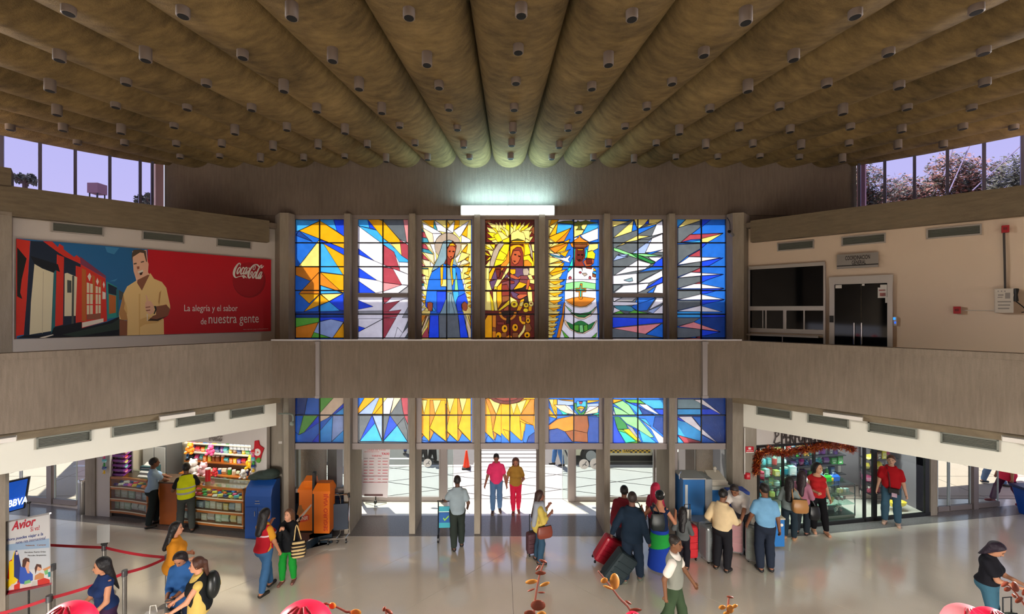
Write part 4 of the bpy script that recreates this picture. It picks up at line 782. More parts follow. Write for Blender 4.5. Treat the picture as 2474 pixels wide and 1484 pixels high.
b = MB(); b.box((0.25,11.55,2.16), (11.6,1.6,0.06)); struct('vestibule_ceiling', b, WHITE)
# round stickers on the glass
STK = mat('sticker_white', (240,240,240), 0.5); STG = mat('sticker_grey', (120,124,128), 0.5)
for px, py, r, lb in ((1033,1119,10,'round white sticker on the glass left of the entrance'),(1411,1122,12,'round white sticker on the glass beside the right door post'),(1438,1121,13,'larger round white sticker right of its twin on the right door glass')):
    p = P(px,py,YD-0.02); rr = r*YD/FO; b = MB(); R = Matrix.Rotation(PI/2,4,'X')
    t = thing('glass_sticker', lb, 'sticker', p)
    b.slab([p+Vector((rr*math.cos(a*PI/9),0,rr*math.sin(a*PI/9))) for a in range(18)], (0,-1,0), 0.004); b.build('disc', STK, t)
    b = MB(); b.slab([p+Vector((x*rr,-0.003,z*rr)) for x, z in ((-.5,-.2),(.1,0.1),(.4,.6),(.55,.55),(.3,.05),(.6,-.3),(.4,-.35),(.1,-.1),(-.3,-.45),(-.4,-.4),(-.1,-.2))], (0,-1,0), 0.002); b.build('emblem', STG, t)
# bay 1 and bay 7: windows with a sill, dark lower panes
for i, sd in ((0,'left'),(6,'right')):
    x0, x1 = (PX[i][0]-CX)*YG/FO, (PX[i][1]-CX)*YG/FO; t = thing('window_%d' % (20+i), 'clear side light with a sill rail beside the %s corner column' % sd, None, ((x0+x1)/2,YG,0), kind='structure')
    b = MB(); b.box(((x0+x1)/2,YG,1.0), (x1-x0,0.1,0.1)); b.build('sill_rail', FRM, t)
    b = MB(); b.box(((x0+x1)/2,YG,0.04), (x1-x0,0.1,0.08)); b.build('bottom_rail', FRM, t)
    for x in (x0-0.07,x1+0.07): b = MB(); b.box((x,YG,1.02), (0.135,0.09,2.04)); b.build('jamb', FRM, t)
    b = MB(); b.box(((x0+x1)/2,YG,1.53), (x1-x0,0.01,0.98)); b.build('pane', DG, t)
    b = MB(); b.box(((x0+x1)/2,YG,0.52), (x1-x0,0.01,0.88)); b.build('pane', glass('smoked_glass', (120,130,140), 0.08), t)
# ---------------------------------------------------------------- ground-floor side walls
sl = 0.165
def LW(x): return 10.6+sl*(-5.81-x)
def RWy(x): return 10.6+sl*(x-6.36)
PL_L = (sl,1,10.6+sl*-5.81); PL_R = (-sl,1,10.6-sl*6.36)
PL_LD = (0.167,1,12.0+0.167*-11.8); PL_RD = (-sl,1,11.63-sl*11.85)
def sidewall(x0, x1, z0, z1, fy, t=0.14):
    b = MB(); b.prism([(x0,fy(x0)),(x1,fy(x1)),(x1,fy(x1)+t),(x0,fy(x0)+t)], z0, z1); return b
cL = lambda px, pl: colx(px, 0, pl)
xk0, xk1, xe = cL(265,PL_L).x, cL(606,PL_L).x, cL(640,PL_L).x
struct('wall_kiosk_jamb', sidewall(xk1, xe+0.05, 0, 3.7, LW), WHITE); struct('wall_kiosk_header', sidewall(xk0-0.5, xk1, 2.12, 3.7, LW), WHITE)
struct('wall_kiosk_pier', sidewall(cL(232,PL_L).x, xk0, 0, 2.13, LW), WHITE)
b = sidewall(cL(208,PL_L).x, cL(232,PL_L).x, 0, 3.7, lambda x: LW(x)-0.03, 0.4); struct('pillar_side_left', b, CONP)
b = MB(); xa, xb = cL(2246,PL_R).x, cL(2262,PL_R).x; struct('pillar_side_right', sidewall(xa, xb, 0, 3.7, lambda x: RWy(x)-0.03, 0.4), CONP)
struct('wall_shop_header', sidewall(cL(1828,PL_R).x, xa, 2.12, 3.7, RWy), WHITE)
for sd, q_ in (('left',[(-12.95,1),(-5.0,8.95),(-5.3,10.75),(-5.9,11.6),(-16.5,13.4),(-16.5,1)]),('right',[(13.25,1),(5.3,8.95),(5.7,10.75),(6.4,11.6),(17,13.4),(17,1)])):
    b = MB(); b.prism(q_, 3.7, 3.92); struct('ceiling_ground_'+sd, b, WHITE)
# fluorescent light under the galleries and in the shops
lamp('kiosk_light', 'AREA', (-8.2,LW(-8.2)+0.42,3.1), Euler((math.radians(28),0,-math.atan(sl))), 60, (1.0,0.97,0.86), 3.6, 0.3)
lamp('shop_light', 'AREA', (9.0,RWy(9.0)+0.45,3.1), Euler((math.radians(28),0,math.atan(sl))), 150, (0.92,1.0,0.98), 4.6, 0.3)
lamp('gallery_tubes_left', 'AREA', (-7.6,9.6,3.2), Vector((0.35,-0.9,-0.55)), 14, (0.94,1.0,0.92), 4.5, 0.3)
lamp('gallery_tubes_right', 'AREA', (8.1,9.6,3.2), Vector((-0.35,-0.9,-0.55)), 14, (0.94,1.0,0.92), 4.5, 0.3)
# side glass doors
def side_doors(sd, fy, posts, group):
    for i, (x0, x1, lb) in enumerate(posts):
        y0, y1 = fy(x0), fy(x1); rz = math.atan2(y1-y0, x1-x0); L_ = math.hypot(x1-x0, y1-y0); c = Vector(((x0+x1)/2,(y0+y1)/2,0))
        t = thing('glass_door', lb, 'glass door', c, rz)
        def pb(nm, cc, dd, m_): b = MB(); b.box(cc, dd); b.build(nm, m_, t, world=False)
        pb('bottom_rail', (0,0,0.08), (L_-0.01,0.07,0.13), FRM); pb('top_rail', (0,0,2.5), (L_-0.01,0.07,0.12), FRM); pb('pane', (0,0,1.3), (L_-0.02,0.012,2.36), DG)
        pb('stile', (L_/2-0.02,0,1.3), (0.018,0.03,2.3), mat('glass_edge')); pb('stile', (-L_/2+0.02,0,1.3), (0.018,0.03,2.3), mat('glass_edge'))
fl = lambda x: 12.0+0.167*(-11.8-x); fr = lambda x: 11.63+sl*(x-11.85)
def xp(px, pl): return cL(px,pl).x
side_doors('left', fl, [(xp(52,PL_LD),xp(117,PL_LD),'outer glass door leaf at the far left, behind the blue screen'),(xp(131,PL_LD),xp(187,PL_LD),'glass door leaf beside the steel bin at far left'),(xp(-40,PL_LD),xp(50,PL_LD),'glass door leaf behind the blue airline screen')], '')
side_doors('right', fr, [(xp(2263,PL_RD),xp(2291,PL_RD),'narrow fixed glass panel beside the perfume shop pillar'),(xp(2292,PL_RD),xp(2345,PL_RD),'glass door leaf right of the perfume shop, inner'),(xp(2360,PL_RD),xp(2412,PL_RD),'glass door leaf slid back beside the open right exit')], '')
for px, pl, fy in ((124,PL_LD,fl),(2352,PL_RD,fr)):
    x = xp(px,pl); b = MB(); b.box((x,fy(x),1.3), (0.16,0.13,2.6), math.atan(sl)*(1 if pl is PL_RD else -1)); struct('door_post', b, FRM)
for fy, x0, x1 in ((fl,-16,-11.2),(fr,11.8,16.4)): struct('wall_over_side_doors', sidewall(x0,x1,2.56,3.7,fy), WHITE)
# ---------------------------------------------------------------- flat prints: painter-ordered polygons cut into one sheet
def pm(col): return mat('print_%02x%02x%02x' % tuple(col), col, 0.45, spec=0.3)
def sheet(polys, fn, name, parent):
    """polys: [(rgb, [(px,py)])]; fn maps a photo pixel onto the sheet"""
    cols = []; b = MB()
    for key, vs, tris, bd in partition(polys):
        if key not in cols: cols.append(key)
        b.mi = cols.index(key); b.add([fn(x, y) for x, y in vs], [tuple(t) for t in tris])
    return b.build(name, [pm(c) for c in cols], parent)
def pp(txt, pal, ox, oy, sc): return [(pal[k], p) for k, p in parse(txt, ox, oy, sc)]
def sheetp(polys, pal): return [(pal[k], p) for k, p in polys]
# ---------------------------------------------------------------- billboard on the left upper wall
BPL = off(WAL_L, 0.06)
bl = thing('billboard', 'wide red drink billboard showing a smiling man in a cream shirt and painted houses', 'billboard', colx(346, 5.5, BPL))
fn = lambda x, y: onp(x, y, BPL)
q = [onp(39.5,576,BPL), onp(655,627.5,BPL), onp(654.5,800.5,BPL), onp(38.7,818.5,BPL)]
b = MB(); b.slab([p-NL*0.006 for p in q], NL, 0.05); b.build('panel', mat('billboard_back', (200,200,200), 0.5), bl)
PAL = dict(R=(196,20,38), r=(168,16,34), D=(150,12,30), n=(24,40,62), N=(14,22,34), S=(34,104,160), s=(60,134,186), o=(214,52,40), O=(190,104,46), C=(226,218,186), c=(200,190,160), t=(30,110,120), T=(40,150,140), k=(20,26,28), G=(40,58,54), K=(74,80,78),
  w=(236,228,214), y=(240,206,140), Y=(226,184,116), u=(190,140,84), f=(238,188,158), F=(140,88,64), h=(86,70,58), m=(150,90,70), b=(60,40,30), x=(40,36,38), P=(130,60,90))
B1 = (30,570,5.8185); B2 = (270,590,6.45)
txt = '''R 20,20 4000,20 4000,1500 20,1500; S 60,20 1900,20 1900,1500 60,1500; s 1300,150 1500,170 1430,260 1330,230; s 1360,640 1480,600 1440,640
o 60,40 250,70 200,900 160,1390 50,1410; k 66,160 200,320 130,620 110,800 140,890 66,850; n 255,70 440,80 630,220 960,400 960,1240 580,1290 540,1400 160,1400 200,900; o 430,75 560,80 640,160 660,110 720,150 720,190 870,300 900,270 960,320 970,400 730,290 640,230
o 625,260 725,300 710,1250 600,1275; o 890,420 960,440 975,1210 890,1225; N 250,280 640,400 670,510 600,480 580,520 310,395; C 310,395 420,460 580,520 545,1340 240,1390 260,940; c 430,500 440,500 425,1370 415,1370; t 585,510 615,480 600,1270 580,1400 545,1400; C 735,530 770,520 910,580 890,1125 730,1130; K 840,560 870,560 860,1300 830,1300; K 770,620 830,630 830,800 770,800
o 960,400 1310,600 1330,1200 975,1300; O 975,455 1035,480 1035,1200 975,1200; O 1120,545 1160,570 1160,900 1130,900; O 1225,610 1250,625 1245,1100 1235,1100; P 950,290 1310,560 1320,600 960,400; w 1055,570 1085,520 1110,570 1085,640; w 1175,640 1195,590 1215,645 1195,695; w 1270,680 1285,640 1300,690 1285,740
C 1045,655 1130,680 1130,1100 1045,1105; C 1170,705 1240,725 1240,1085 1170,1095; o 1082,665 1092,668 1090,1100 1080,1102; o 1202,712 1212,715 1210,1090 1200,1092; o 1045,800 1240,810 1240,825 1045,815; o 1045,960 1240,960 1240,975 1045,975; m 1045,1105 1240,1090 1240,1170 1045,1180; w 980,1220 1280,1160 1280,1210 980,1290; w 1265,780 1310,800 1310,890 1265,890
T 1325,640 1470,720 1490,1140 1335,1170; n 1345,670 1470,730 1470,840 1350,810; O 1355,820 1455,845 1455,1080 1360,1100; t 1460,750 1490,760 1495,1130 1465,1140; K 1495,760 1565,800 1560,900 1500,900
N 580,1290 975,1210 975,1300 1330,1210 1560,1110 1600,1420 50,1440 160,1400 540,1400; G 700,1390 1400,1230 1560,1130 1590,1300 900,1420; w 380,1430 570,1385 580,1395 440,1440'''
P1 = pp(txt, PAL, *B1)
txt2 = '''y 110,1080 180,780 240,660 380,570 470,720 600,450 660,540 780,590 850,680 910,960 910,1020 850,940 730,970 690,1100 810,1170 815,1430 240,1430 245,1190 120,1170; u 180,780 250,1190 150,1180 110,1090; Y 210,880 240,1000 245,1100 190,1010; Y 420,780 445,770 440,1430 425,1430; u 740,760 770,720 740,960 725,900; Y 420,1180 560,1130 800,1180 700,1230 520,1250 430,1300; w 545,1090 560,1090 560,1200 550,1200
f 320,110 540,90 560,270 575,310 565,440 590,470 530,600 470,720 390,600 370,520 340,420; h 310,290 315,150 340,90 460,82 530,105 550,280 535,270 500,140 440,130 330,200; F 400,560 560,480 590,480 530,600 470,725 395,605; w 400,430 485,400 490,440 440,470; b 430,450 490,430 470,480 440,485; h 340,300 385,290 390,310 345,320; h 450,275 500,262 505,280 455,292; m 390,350 430,345 430,385 400,395
F 120,1180 245,1195 240,1430 120,1430; F 690,970 850,945 910,1010 880,1110 720,1200 560,1195 640,1120 690,1100; b 560,1195 720,1200 870,1120 700,1170 600,1160; f 520,920 545,885 610,890 655,960 660,1060 600,1100 550,1060 520,1000; f 525,800 540,790 570,880 545,890; m 525,980 600,970 600,985 530,995; m 530,1030 600,1020 600,1035 540,1045; x 655,965 690,965 700,1020 670,1090 650,1090 675,1020'''
P2 = pp(txt2, PAL, *B2)
allp = []
red = [(358,602),(655,627.5),(654.5,800.5),(358,809)]
disc = [(602+40*math.cos(t*PI/12), 678+42*math.sin(t*PI/12)) for t in range(24)]
for key, pts in P1+[(PAL['R'],red),(PAL['D'],disc),(PAL['r'],[(600+37.5*math.cos(t*PI/12), 675+41*math.sin(t*PI/12)) for t in range(24)])]+P2:
    for A_, B_ in zip([(39.5,576),(655,627.5),(654.5,800.5),(38.7,818.5)], [(655,627.5),(654.5,800.5),(38.7,818.5),(39.5,576)]):
        a_, c_ = (B_[1]-A_[1]), -(B_[0]-A_[0]); pts = clip(pts, a_, c_, a_*A_[0]+c_*A_[1])
    if len(pts) > 2: allp.append((key, pts))
sheet(allp, fn, 'print', bl)
WT = mat('print_white', (240,236,230), 0.5)
UB = (onp(600,770,BPL)-onp(450,770,BPL)).normalized(); UZ = Vector((0,0,1))
def btext(s, x0, yb, x1, yt, par=bl, pl=BPL, n=NL, **k):
    o_ = onp(x0, yb, pl)+n*0.002; e = onp(x1, yb, pl); w_ = (Vector((e.x,e.y,0))-Vector((o_.x,o_.y,0))).length
    zt_ = onp((x0+x1)/2, yt, pl).z; zb_ = onp((x0+x1)/2, yb, pl).z
    u = (e-o_); u.z = 0
    return text(s, k.pop('m', WT), (o_.x,o_.y,zb_), u, UZ, w_, zt_-zb_, parent=par, depth=0.002, **k)
btext('La alegría y el sabor', 445, 757, 574, 737); btext('de', 485, 784, 499, 769); btext('nuestra gente', 504, 788, 625, 763)
btext('Marca registrada. Imagen con fines publicitarios', 588, 796.5, 648, 794.5, bold=0.0)
b = MB()
def strokes(b, lists, ox, oy, sc, pl, n, sy=None, k_=1.0):
    for pts, wds in lists:
        P3 = [onp(ox+x/sc, oy+y/(sy or sc), pl)+n*0.004 for x, y in pts]; P3 = smooth_pts(P3, 5)
        k = len(P3)
        if isinstance(wds, (list,tuple)): ws = [np.interp(i/(k-1)*(len(wds)-1), range(len(wds)), wds) for i in range(k)]
        else: ws = wds
        ws = [q*k_ for q in ws] if isinstance(ws, list) else ws*k_
        ribbon(b, P3, ws, n)
LOGO = [([(375,410),(385,340),(350,300),(270,350),(170,500),(110,660),(95,800),(130,900),(190,940),(300,905),(430,875),(540,870),(600,905),(670,970)], [.012,.018,.02,.03,.045,.05,.045,.034,.022,.014,.018,.034,.028,.006]),
 ([(480,880),(530,955),(570,925)],[.014,.026,.01]),
 ([(395,500),(370,470),(290,550),(240,690),(250,775),(310,720),(380,600),(400,520),(370,560)],[.016,.018,.024,.03,.028,.02,.018,.016,.012]),
 ([(545,560),(545,500),(500,500),(420,640),(400,760),(440,790),(530,690)],[.014,.02,.022,.03,.03,.024,.012]),
 ([(690,500),(640,490),(570,590),(520,720),(540,795),(610,700),(700,500),(640,680),(620,780),(660,760),(720,640)],[.018,.022,.024,.03,.026,.018,.018,.026,.028,.02,.01]),
 ([(750,520),(790,520)],[.03,.03]),
 ([(965,600),(955,520),(1010,420),(1060,430),(1030,560),(970,600),(960,540)],[.012,.014,.014,.014,.012,.012,.01]),
 ([(1225,470),(1150,380),(1050,360),(960,400),(850,530),(770,680),(740,830),(750,930),(790,960),(850,900),(910,760),(930,690),(890,680),(840,760),(830,830)],[.03,.034,.02,.022,.034,.045,.045,.04,.03,.02,.018,.016,.016,.018,.012]),
 ([(1090,720),(1060,680),(980,780),(930,900),(950,970),(1010,900),(1070,780),(1080,710)],[.016,.018,.024,.028,.026,.02,.018,.014]),
 ([(1430,410),(1360,490),(1300,510),(1350,400),(1340,380),(1270,430),(1170,620),(1100,820),(1080,950),(1120,980),(1200,860)],[.01,.024,.02,.014,.014,.022,.032,.034,.032,.022,.012]),
 ([(1350,700),(1290,700),(1210,830),(1170,940),(1190,990),(1270,860),(1355,690),(1290,880),(1250,985),(1290,975),(1370,850)],[.016,.02,.024,.03,.026,.018,.016,.026,.03,.02,.01])]
strokes(b, LOGO, 560, 620, 18.55, BPL, NL); b.build('script_lettering', WT, bl)
# thin white frame strip left of the billboard
b = MB(); b.slab([onp(30,572,off(WAL_L,.03)),onp(39,573,off(WAL_L,.03)),onp(38,819,off(WAL_L,.03)),onp(29,820,off(WAL_L,.03))], NL, 0.03); struct('trim_1', b, WHITE)
# column closing the left wall
b = MB(); a_, c_ = colx(-200,0,BEA_L), colx(28.5,0,BEA_L); b.prism([tuple(p.xy) for p in (a_,c_,c_-NL*0.4,a_-NL*0.4)], 3.9, 7.2); struct('column_upper_left', b, CONP)
# ---------------------------------------------------------------- right upper wall: office front
RPL = off(WAL_R, 0.02); HR = NR
def rbox(px0, py0, px1, py1, t, pl=RPL, d0=0.0):
    """box on the right wall covering the pixel rectangle's ends (upright edges), heights from its middle"""
    xm = (px0+px1)/2; z1, z0 = onp(xm,py0,pl).z, onp(xm,py1,pl).z
    a_, c_ = colx(px0,0,pl), colx(px1,0,pl); n = HR
    b = MB(); b.prism([tuple(p.xy) for p in (a_+n*d0, c_+n*d0, c_+n*(d0+t), a_+n*(d0+t))], z0, z1); return b
def rb(nm, m_, parent, *a, **k): return rbox(*a, **k).build(nm, m_, parent)
DGL = mat('dark_office_glass', (8,10,13), 0.05, spec=0.5); MUL = ALUB
def zR(px, py, pl=RPL): return onp(px,py,pl).z
def rz(nm, m_, parent, px0, px1, z0, z1, t, d0=0.0, pl=RPL):
    a_, c_ = colx(px0,0,pl), colx(px1,0,pl); b = MB(); b.prism([tuple(p.xy) for p in (a_+HR*d0, c_+HR*d0, c_+HR*(d0+t), a_+HR*(d0+t))], z0, z1); return b.build(nm, m_, parent)
t = thing('office_window', 'dark glazed office window in an aluminium frame on the beige wall, reflecting the stained glass', 'window', colx(1902,4.0,RPL))
zt_, zs, zb_, zq = zR(1902,645), zR(1902,740), zR(1902,803), 4.3
rz('pane', DGL, t, 1812, 1992, zs, zt_, 0.02); rz('frame', MUL, t, 1810, 1994, zt_-0.02, zt_+0.06, 0.05); rz('mullion', MUL, t, 1809, 1813, 4.5, zt_, 0.05); rz('mullion', MUL, t, 1990, 1995, 4.5, zt_, 0.05)
rz('rail', MUL, t, 1810, 1994, zs-0.1, zs, 0.06); rz('rail', MUL, t, 1810, 1994, zb_-0.02, zb_+0.08, 0.06); rz('shelf', MUL, t, 1800, 1980, zb_-0.1, zb_-0.06, 0.16)
for p0, p1 in ((1814,1850),(1853,1892),(1902,1942),(1945,1990)): rz('pane', DGL, t, p0, p1, zb_+0.08, zs-0.1, 0.02)
for p0, p1 in ((1850,1853),(1893,1901),(1942,1945),(1955-112,1957-112)): rz('mullion', MUL, t, p0, p1, zb_+0.08, zs-0.1, 0.04)
rz('pane', DGL, t, 1812, 1992, 4.0, zb_-0.1, 0.02); rz('mullion', MUL, t, 1890, 1892, 4.0, zb_-0.1, 0.04)
rz('conduit', MUL, t, 1794, 1797, 4.0, zt_+0.5, 0.04)
t = thing('office_door', 'dark double glass office door in a wide aluminium frame under the metal sign', 'door', colx(2082,3.9,RPL))
za, zb2 = zR(2080,667), zR(2080,686)
rz('frame', MUL, t, 2004, 2158, zb2, za, 0.06); rz('frame', MUL, t, 2005, 2017, 3.9, zb2, 0.06); rz('frame', MUL, t, 2144, 2157, 3.9, zb2, 0.06)
rz('door_leaf', DGL, t, 2017, 2080, 3.9, zb2, 0.025); rz('door_leaf', DGL, t, 2081.5, 2144, 3.9, zb2, 0.025)
for px in (2064,2082):
    z0, z1 = zR(px,780), zR(px,832); b = MB(); p = colx(px,z0,RPL)+HR*0.07; b.tube([p,p+Vector((0,0,z1-z0))], 0.016); h = b.build('handle', CHROME, t, smooth=True)
PAP = mat('paper_white', (226,222,216), 0.7)
rb('hinge_plate', PAP, t, 2019,689,2034,697,0.012,d0=0.026); rb('hinge_plate', PAP, t, 2127,688,2143,696,0.012,d0=0.026); rb('hinge_plate', PAP, t, 2083,686,2089,691,0.01,d0=0.026)
t = thing('paper_notice', 'white printed paper notice on the right leaf of the office door', 'notice', colx(2131,5.6,RPL)+HR*0.05)
rb('sheet', PAP, t, 2121,695,2143,720,0.004,d0=0.032); rb('print_line', mat('notice_red', (190,110,110), 0.7), t, 2124,700,2139,703,0.002,d0=0.034); rb('print_line', mat('notice_red'), t, 2126,708,2140,716,0.002,d0=0.034); rb('label_slip', PAP, t, 2139,718,2144,732,0.003,d0=0.03)
t = thing('office_sign', 'brushed metal sign reading COORDINACION GENERAL over the office door', 'sign', colx(2073,6.4,RPL)+HR*0.05)
rb('plate', STEEL, t, 2023,613,2123,648,0.05,d0=0.02); rb('stripe', BLACKM, t, 2023,640,2123,642.5,0.004,d0=0.07)
SPL = off(RPL, 0.071); BT = mat('sign_black', (28,26,28), 0.6)
btext('COORDINACION', 2042, 627.5, 2102, 617, t, SPL, NR, m=BT, bold=0.02); btext('GENERAL', 2058, 639, 2092, 629, t, SPL, NR, m=BT, bold=0.02)
for px, py, lb, nm, cc in ((2010,771,'small black keypad left of the office door','keypad',(30,30,32)),(2162,776,'pale access reader with a blue lit screen right of the office door','access_reader',(196,194,192))):
    t = thing(nm, lb, 'access control', colx(px,5.2,RPL)+HR*0.03); rb('case', mat(nm+'_case', cc, 0.5), t, px-4,py-8 if cc[0]<50 else py-11,px+5,py+8 if cc[0]<50 else py+11,0.045,d0=0.0 if cc[0]>50 else 0.064)
    if cc[0] > 50: rb('screen', mat('blue_lcd', (50,140,235), 0.3, emit=0.8), t, px-4,py-9,px+2,py-3,0.004,d0=0.045); rb('screen', mat('blue_lcd2', (30,90,230), 0.3, emit=0.8), t, px-1,py+1,px+3,py+6,0.004,d0=0.045)
RED = mat('alarm_red', (176,28,40), 0.45)
for px, py, lb in ((2429,554,'dark red alarm sounder box high on the beige wall, above the wall panel'),(2313,749,'dark red alarm box low on the beige wall, left of the wall panel')):
    t = thing('alarm_box', lb, 'alarm', colx(px,5.4,RPL)+HR*0.05); o = rb('case', RED, t, px-10,py-8,px+8,py+9,0.09); rb('label_plate', mat('alarm_dark', (120,20,28), 0.5), t, px-7,py-3,px+3,py+3,0.004,d0=0.09)
t = thing('alarm_control_box', 'beige wall control panel with a black telephone handset on its side', 'control panel', colx(2424,5.1,RPL)+HR*0.08)
rb('case', mat('panel_beige', (206,198,186), 0.5), t, 2402,698,2446,756,0.14)
for a in ((2408,703,2411,706),(2416,703,2419,706),(2424,703,2427,706),(2409,712,2422,715),(2408,728,2440,731),(2409,736,2438,739),(2409,744,2436,747),(2408,718,2420,720),(2426,708,2438,722)): rb('print_line', mat('panel_print', (150,144,138), 0.6), t, *a, 0.003, d0=0.14)
p = colx(2452,0,RPL); b = MB(); z1 = zR(2452,706); b.tube([(p.x+NR.x*.1,p.y+NR.y*.1,z1+0.05),(p.x+NR.x*.13,p.y+NR.y*.13,z1-0.05),(p.x+NR.x*.1,p.y+NR.y*.1,z1-0.16)], [0.04,0.022,0.035]); hs = b.build('handset', BLACKM, t, smooth=True)
b = MB(); b.tube(smooth_pts([(p.x+NR.x*.1,p.y+NR.y*.1,z1-0.16),(p.x+.03,p.y-.1,z1-0.27),(p.x+.06,p.y-.12,z1-0.34),(p.x+.01,p.y-.09,z1-.36)],4), 0.008, 6); b.build('cord', BLACKM, t)
b = MB(); p0 = onp(2425,563,RPL)+HR*0.03; p1 = onp(2428,698,RPL)+HR*0.03; b.tube([p0,(p0+p1)/2+HR*.01,p1], 0.016, 6); tag(b.build('cable', mat('cable_grey', (70,66,64), 0.6), smooth=True), 'dark cable running from the upper red alarm box down to the wall panel', 'cable')
b = MB(); p0 = onp(2323,750,RPL)+HR*0.01; p1 = onp(2402,750,RPL)+HR*0.01; b.bar(p0,p1,0.012); tag(b.build('cable', mat('cable_white', (214,206,196), 0.6)), 'thin white cable from the lower red alarm box to the wall panel', 'cable')
# security camera by the last window
p = P(1765,566,10.3); t = thing('security_camera', 'small grey security camera on the column beside the last stained window', 'camera', p)
b = MB(); b.tube([p+Vector((-.08,-.1,.04)),p+Vector((.05,0,-.03))], 0.045, 10); b.build('body', mat('camera_grey', (126,124,128), 0.4), t, smooth=True); b = MB(); b.tube([p+Vector((-.1,-.115,.05)),p+Vector((-.08,-.1,.04))], 0.036, 10); b.build('lens', BLACKM, t)
b = MB(); b.bar(p+Vector((0,0,.03)), p+Vector((.06,.1,.14)), 0.03); b.build('bracket', ALU, t); b = MB(); b.tube(smooth_pts([p+Vector((.04,.1,.14)),p+Vector((.03,.09,.3)),p+Vector((-.03,.1,.42))],4), 0.008, 5); b.build('cord', BLACKM, t)
# conduit lamp arm at the left lower window corner
b = MB(); p = P(690,1002,10.35); e = P(708,1018,10.35); b.tube(smooth_pts([P(672,1000,10.3),P(700,1000,10.35),P(708,1006,10.35),e],4), 0.02, 6); b.ball(e+Vector((-.02,0,-.06)), 0.06, 8, 6); tag(b.build('bent_conduit', mat('conduit_grey', (140,150,140), 0.5), smooth=True), 'bent grey conduit with a round box beside the lower blue window', 'conduit')
# box on the roof seen through the left clerestory
p = P(235,457,16.5); t = thing('rooftop_unit', 'small rust-brown rooftop box on short legs outside the left clerestory', 'box', p); b = MB(); b.box(p, (0.4,0.4,0.38)); b.build('case', mat('rooftop_brown', (140,104,110), 0.8), t)
for dx, dy in ((-.15,-.15),(.15,-.15),(-.15,.15),(.15,.15)): b = MB(); b.box(p+Vector((dx,dy,-.3)), (0.03,0.03,0.25)); b.build('leg', BLACKM, t)
b = MB(); b.box((p.x,p.y,(p.z-0.42)/2), (0.7,0.7,p.z-0.42)); struct('roof_annex_left', b, mat('flat_roof', (150,144,140), 0.9))
# ---------------------------------------------------------------- small goods: one mesh per kind and colour, copied
GOODS = {}
def gcol(c): return mat('goods_%02x%02x%02x' % tuple(c), c, 0.4, spec=0.5)
def good_mesh(kind, c):
    key = (kind, tuple(c))
    if key in GOODS: return GOODS[key]
    b = MB(); c2 = tuple(min(255, int(v*0.5+120)) for v in c); ms = [gcol(c), gcol(c2), gcol((240,238,230))]
    if kind == 'box': b.box((0,0,.5),(1,1,1)); b.mi = 1; b.box((0,-0.505,.55),(0.8,0.02,0.35)); b.mi = 2; b.box((0,-0.505,.2),(0.5,0.02,0.12))
    elif kind == 'packet':
        for i, (z0, z1, y0, y1) in enumerate(((0,.1,.08,.25),(.1,.5,.25,.5),(.5,.9,.5,.25),(.9,1,.25,.06))):
            b.mi = 1 if i == 1 else 0; b.add([(-.5,-y0,z0),(.5,-y0,z0),(.5,y0,z0),(-.5,y0,z0),(-.5,-y1,z1),(.5,-y1,z1),(.5,y1,z1),(-.5,y1,z1)], [(0,1,5,4),(1,2,6,5),(2,3,7,6),(3,0,4,7)]+([(3,2,1,0)] if i == 0 else [])+([(4,5,6,7)] if i == 3 else []))
    elif kind == 'bottle': b.lathe([(.42,0),(.45,.05),(.45,.55),(.3,.68)], n=9); b.mi = 1; b.lathe([(.2,.68),(.2,.85)], n=8); b.mi = 2; b.lathe([(.24,.85),(.24,1)], n=8)
    elif kind == 'can': b.lathe([(.42,0),(.46,.05),(.46,.3)], n=10); b.mi = 1; b.lathe([(.46,.3),(.46,.7)], n=10); b.mi = 0; b.lathe([(.46,.7),(.46,.94),(.36,1)], n=10)
    elif kind == 'jar': b.lathe([(.45,0),(.48,.1),(.48,.75),(.38,.8)], n=10); b.mi = 2; b.lathe([(.42,.8),(.42,1)], n=10)
    elif kind == 'bowl': b.lathe([(.2,0),(.42,.4),(.5,.95),(.46,.95),(.38,.45),(.1,.12)], n=12)
    elif kind == 'bag':
        b.add([(-.4,-.25,0),(.4,-.25,0),(.4,.25,0),(-.4,.25,0),(-.5,-.2,.5),(.5,-.2,.5),(.5,.2,.5),(-.5,.2,.5),(-.35,-.08,.75),(.35,-.08,.75),(.35,.08,.75),(-.35,.08,.75)], [(3,2,1,0),(0,1,5,4),(1,2,6,5),(2,3,7,6),(3,0,4,7),(4,5,9,8),(5,6,10,9),(6,7,11,10),(7,4,8,11),(8,9,10,11)]); b.mi = 1; b.tube([(-.2,0,.72),(-.15,0,.95),(.15,0,.95),(.2,0,.72)], .04, 5)
    elif kind == 'plush':
        b.ball((0,0,.3),(.34,.3,.32),9,7); b.ball((0,-.06,.74),(.28,.26,.26),9,7); 
        for s_ in (-1,1): b.ball((s_*.2,-.02,.95),(.1,.07,.1),6,5); b.ball((s_*.3,-.22,.1),(.12,.2,.12),6,5); b.ball((s_*.36,-.08,.42),(.11,.12,.2),6,5)
        b.mi = 1; b.ball((0,-.3,.68),(.12,.08,.1),6,5); b.mi = 2
    me_o = b.build('g', ms, None, smooth=kind in ('bottle','can','jar','bowl','plush'), loc=(0,0,0)); me = me_o.data; bpy.data.objects.remove(me_o); GOODS[key] = me; return me
def good(kind, name, c, pos, size, rz, label, group, cat):
    o = bpy.data.objects.new(name, good_mesh(kind, c)); C.objects.link(o); o.location = pos; o.scale = size; o.rotation_euler = (0,0,rz)
    return tag(o, label, cat, group)
BRIGHT = [(214,40,48),(240,196,40),(40,120,200),(60,160,70),(236,120,40),(230,90,150),(120,70,160),(236,230,220),(30,60,120),(150,90,50),(90,190,200),(230,220,90)]
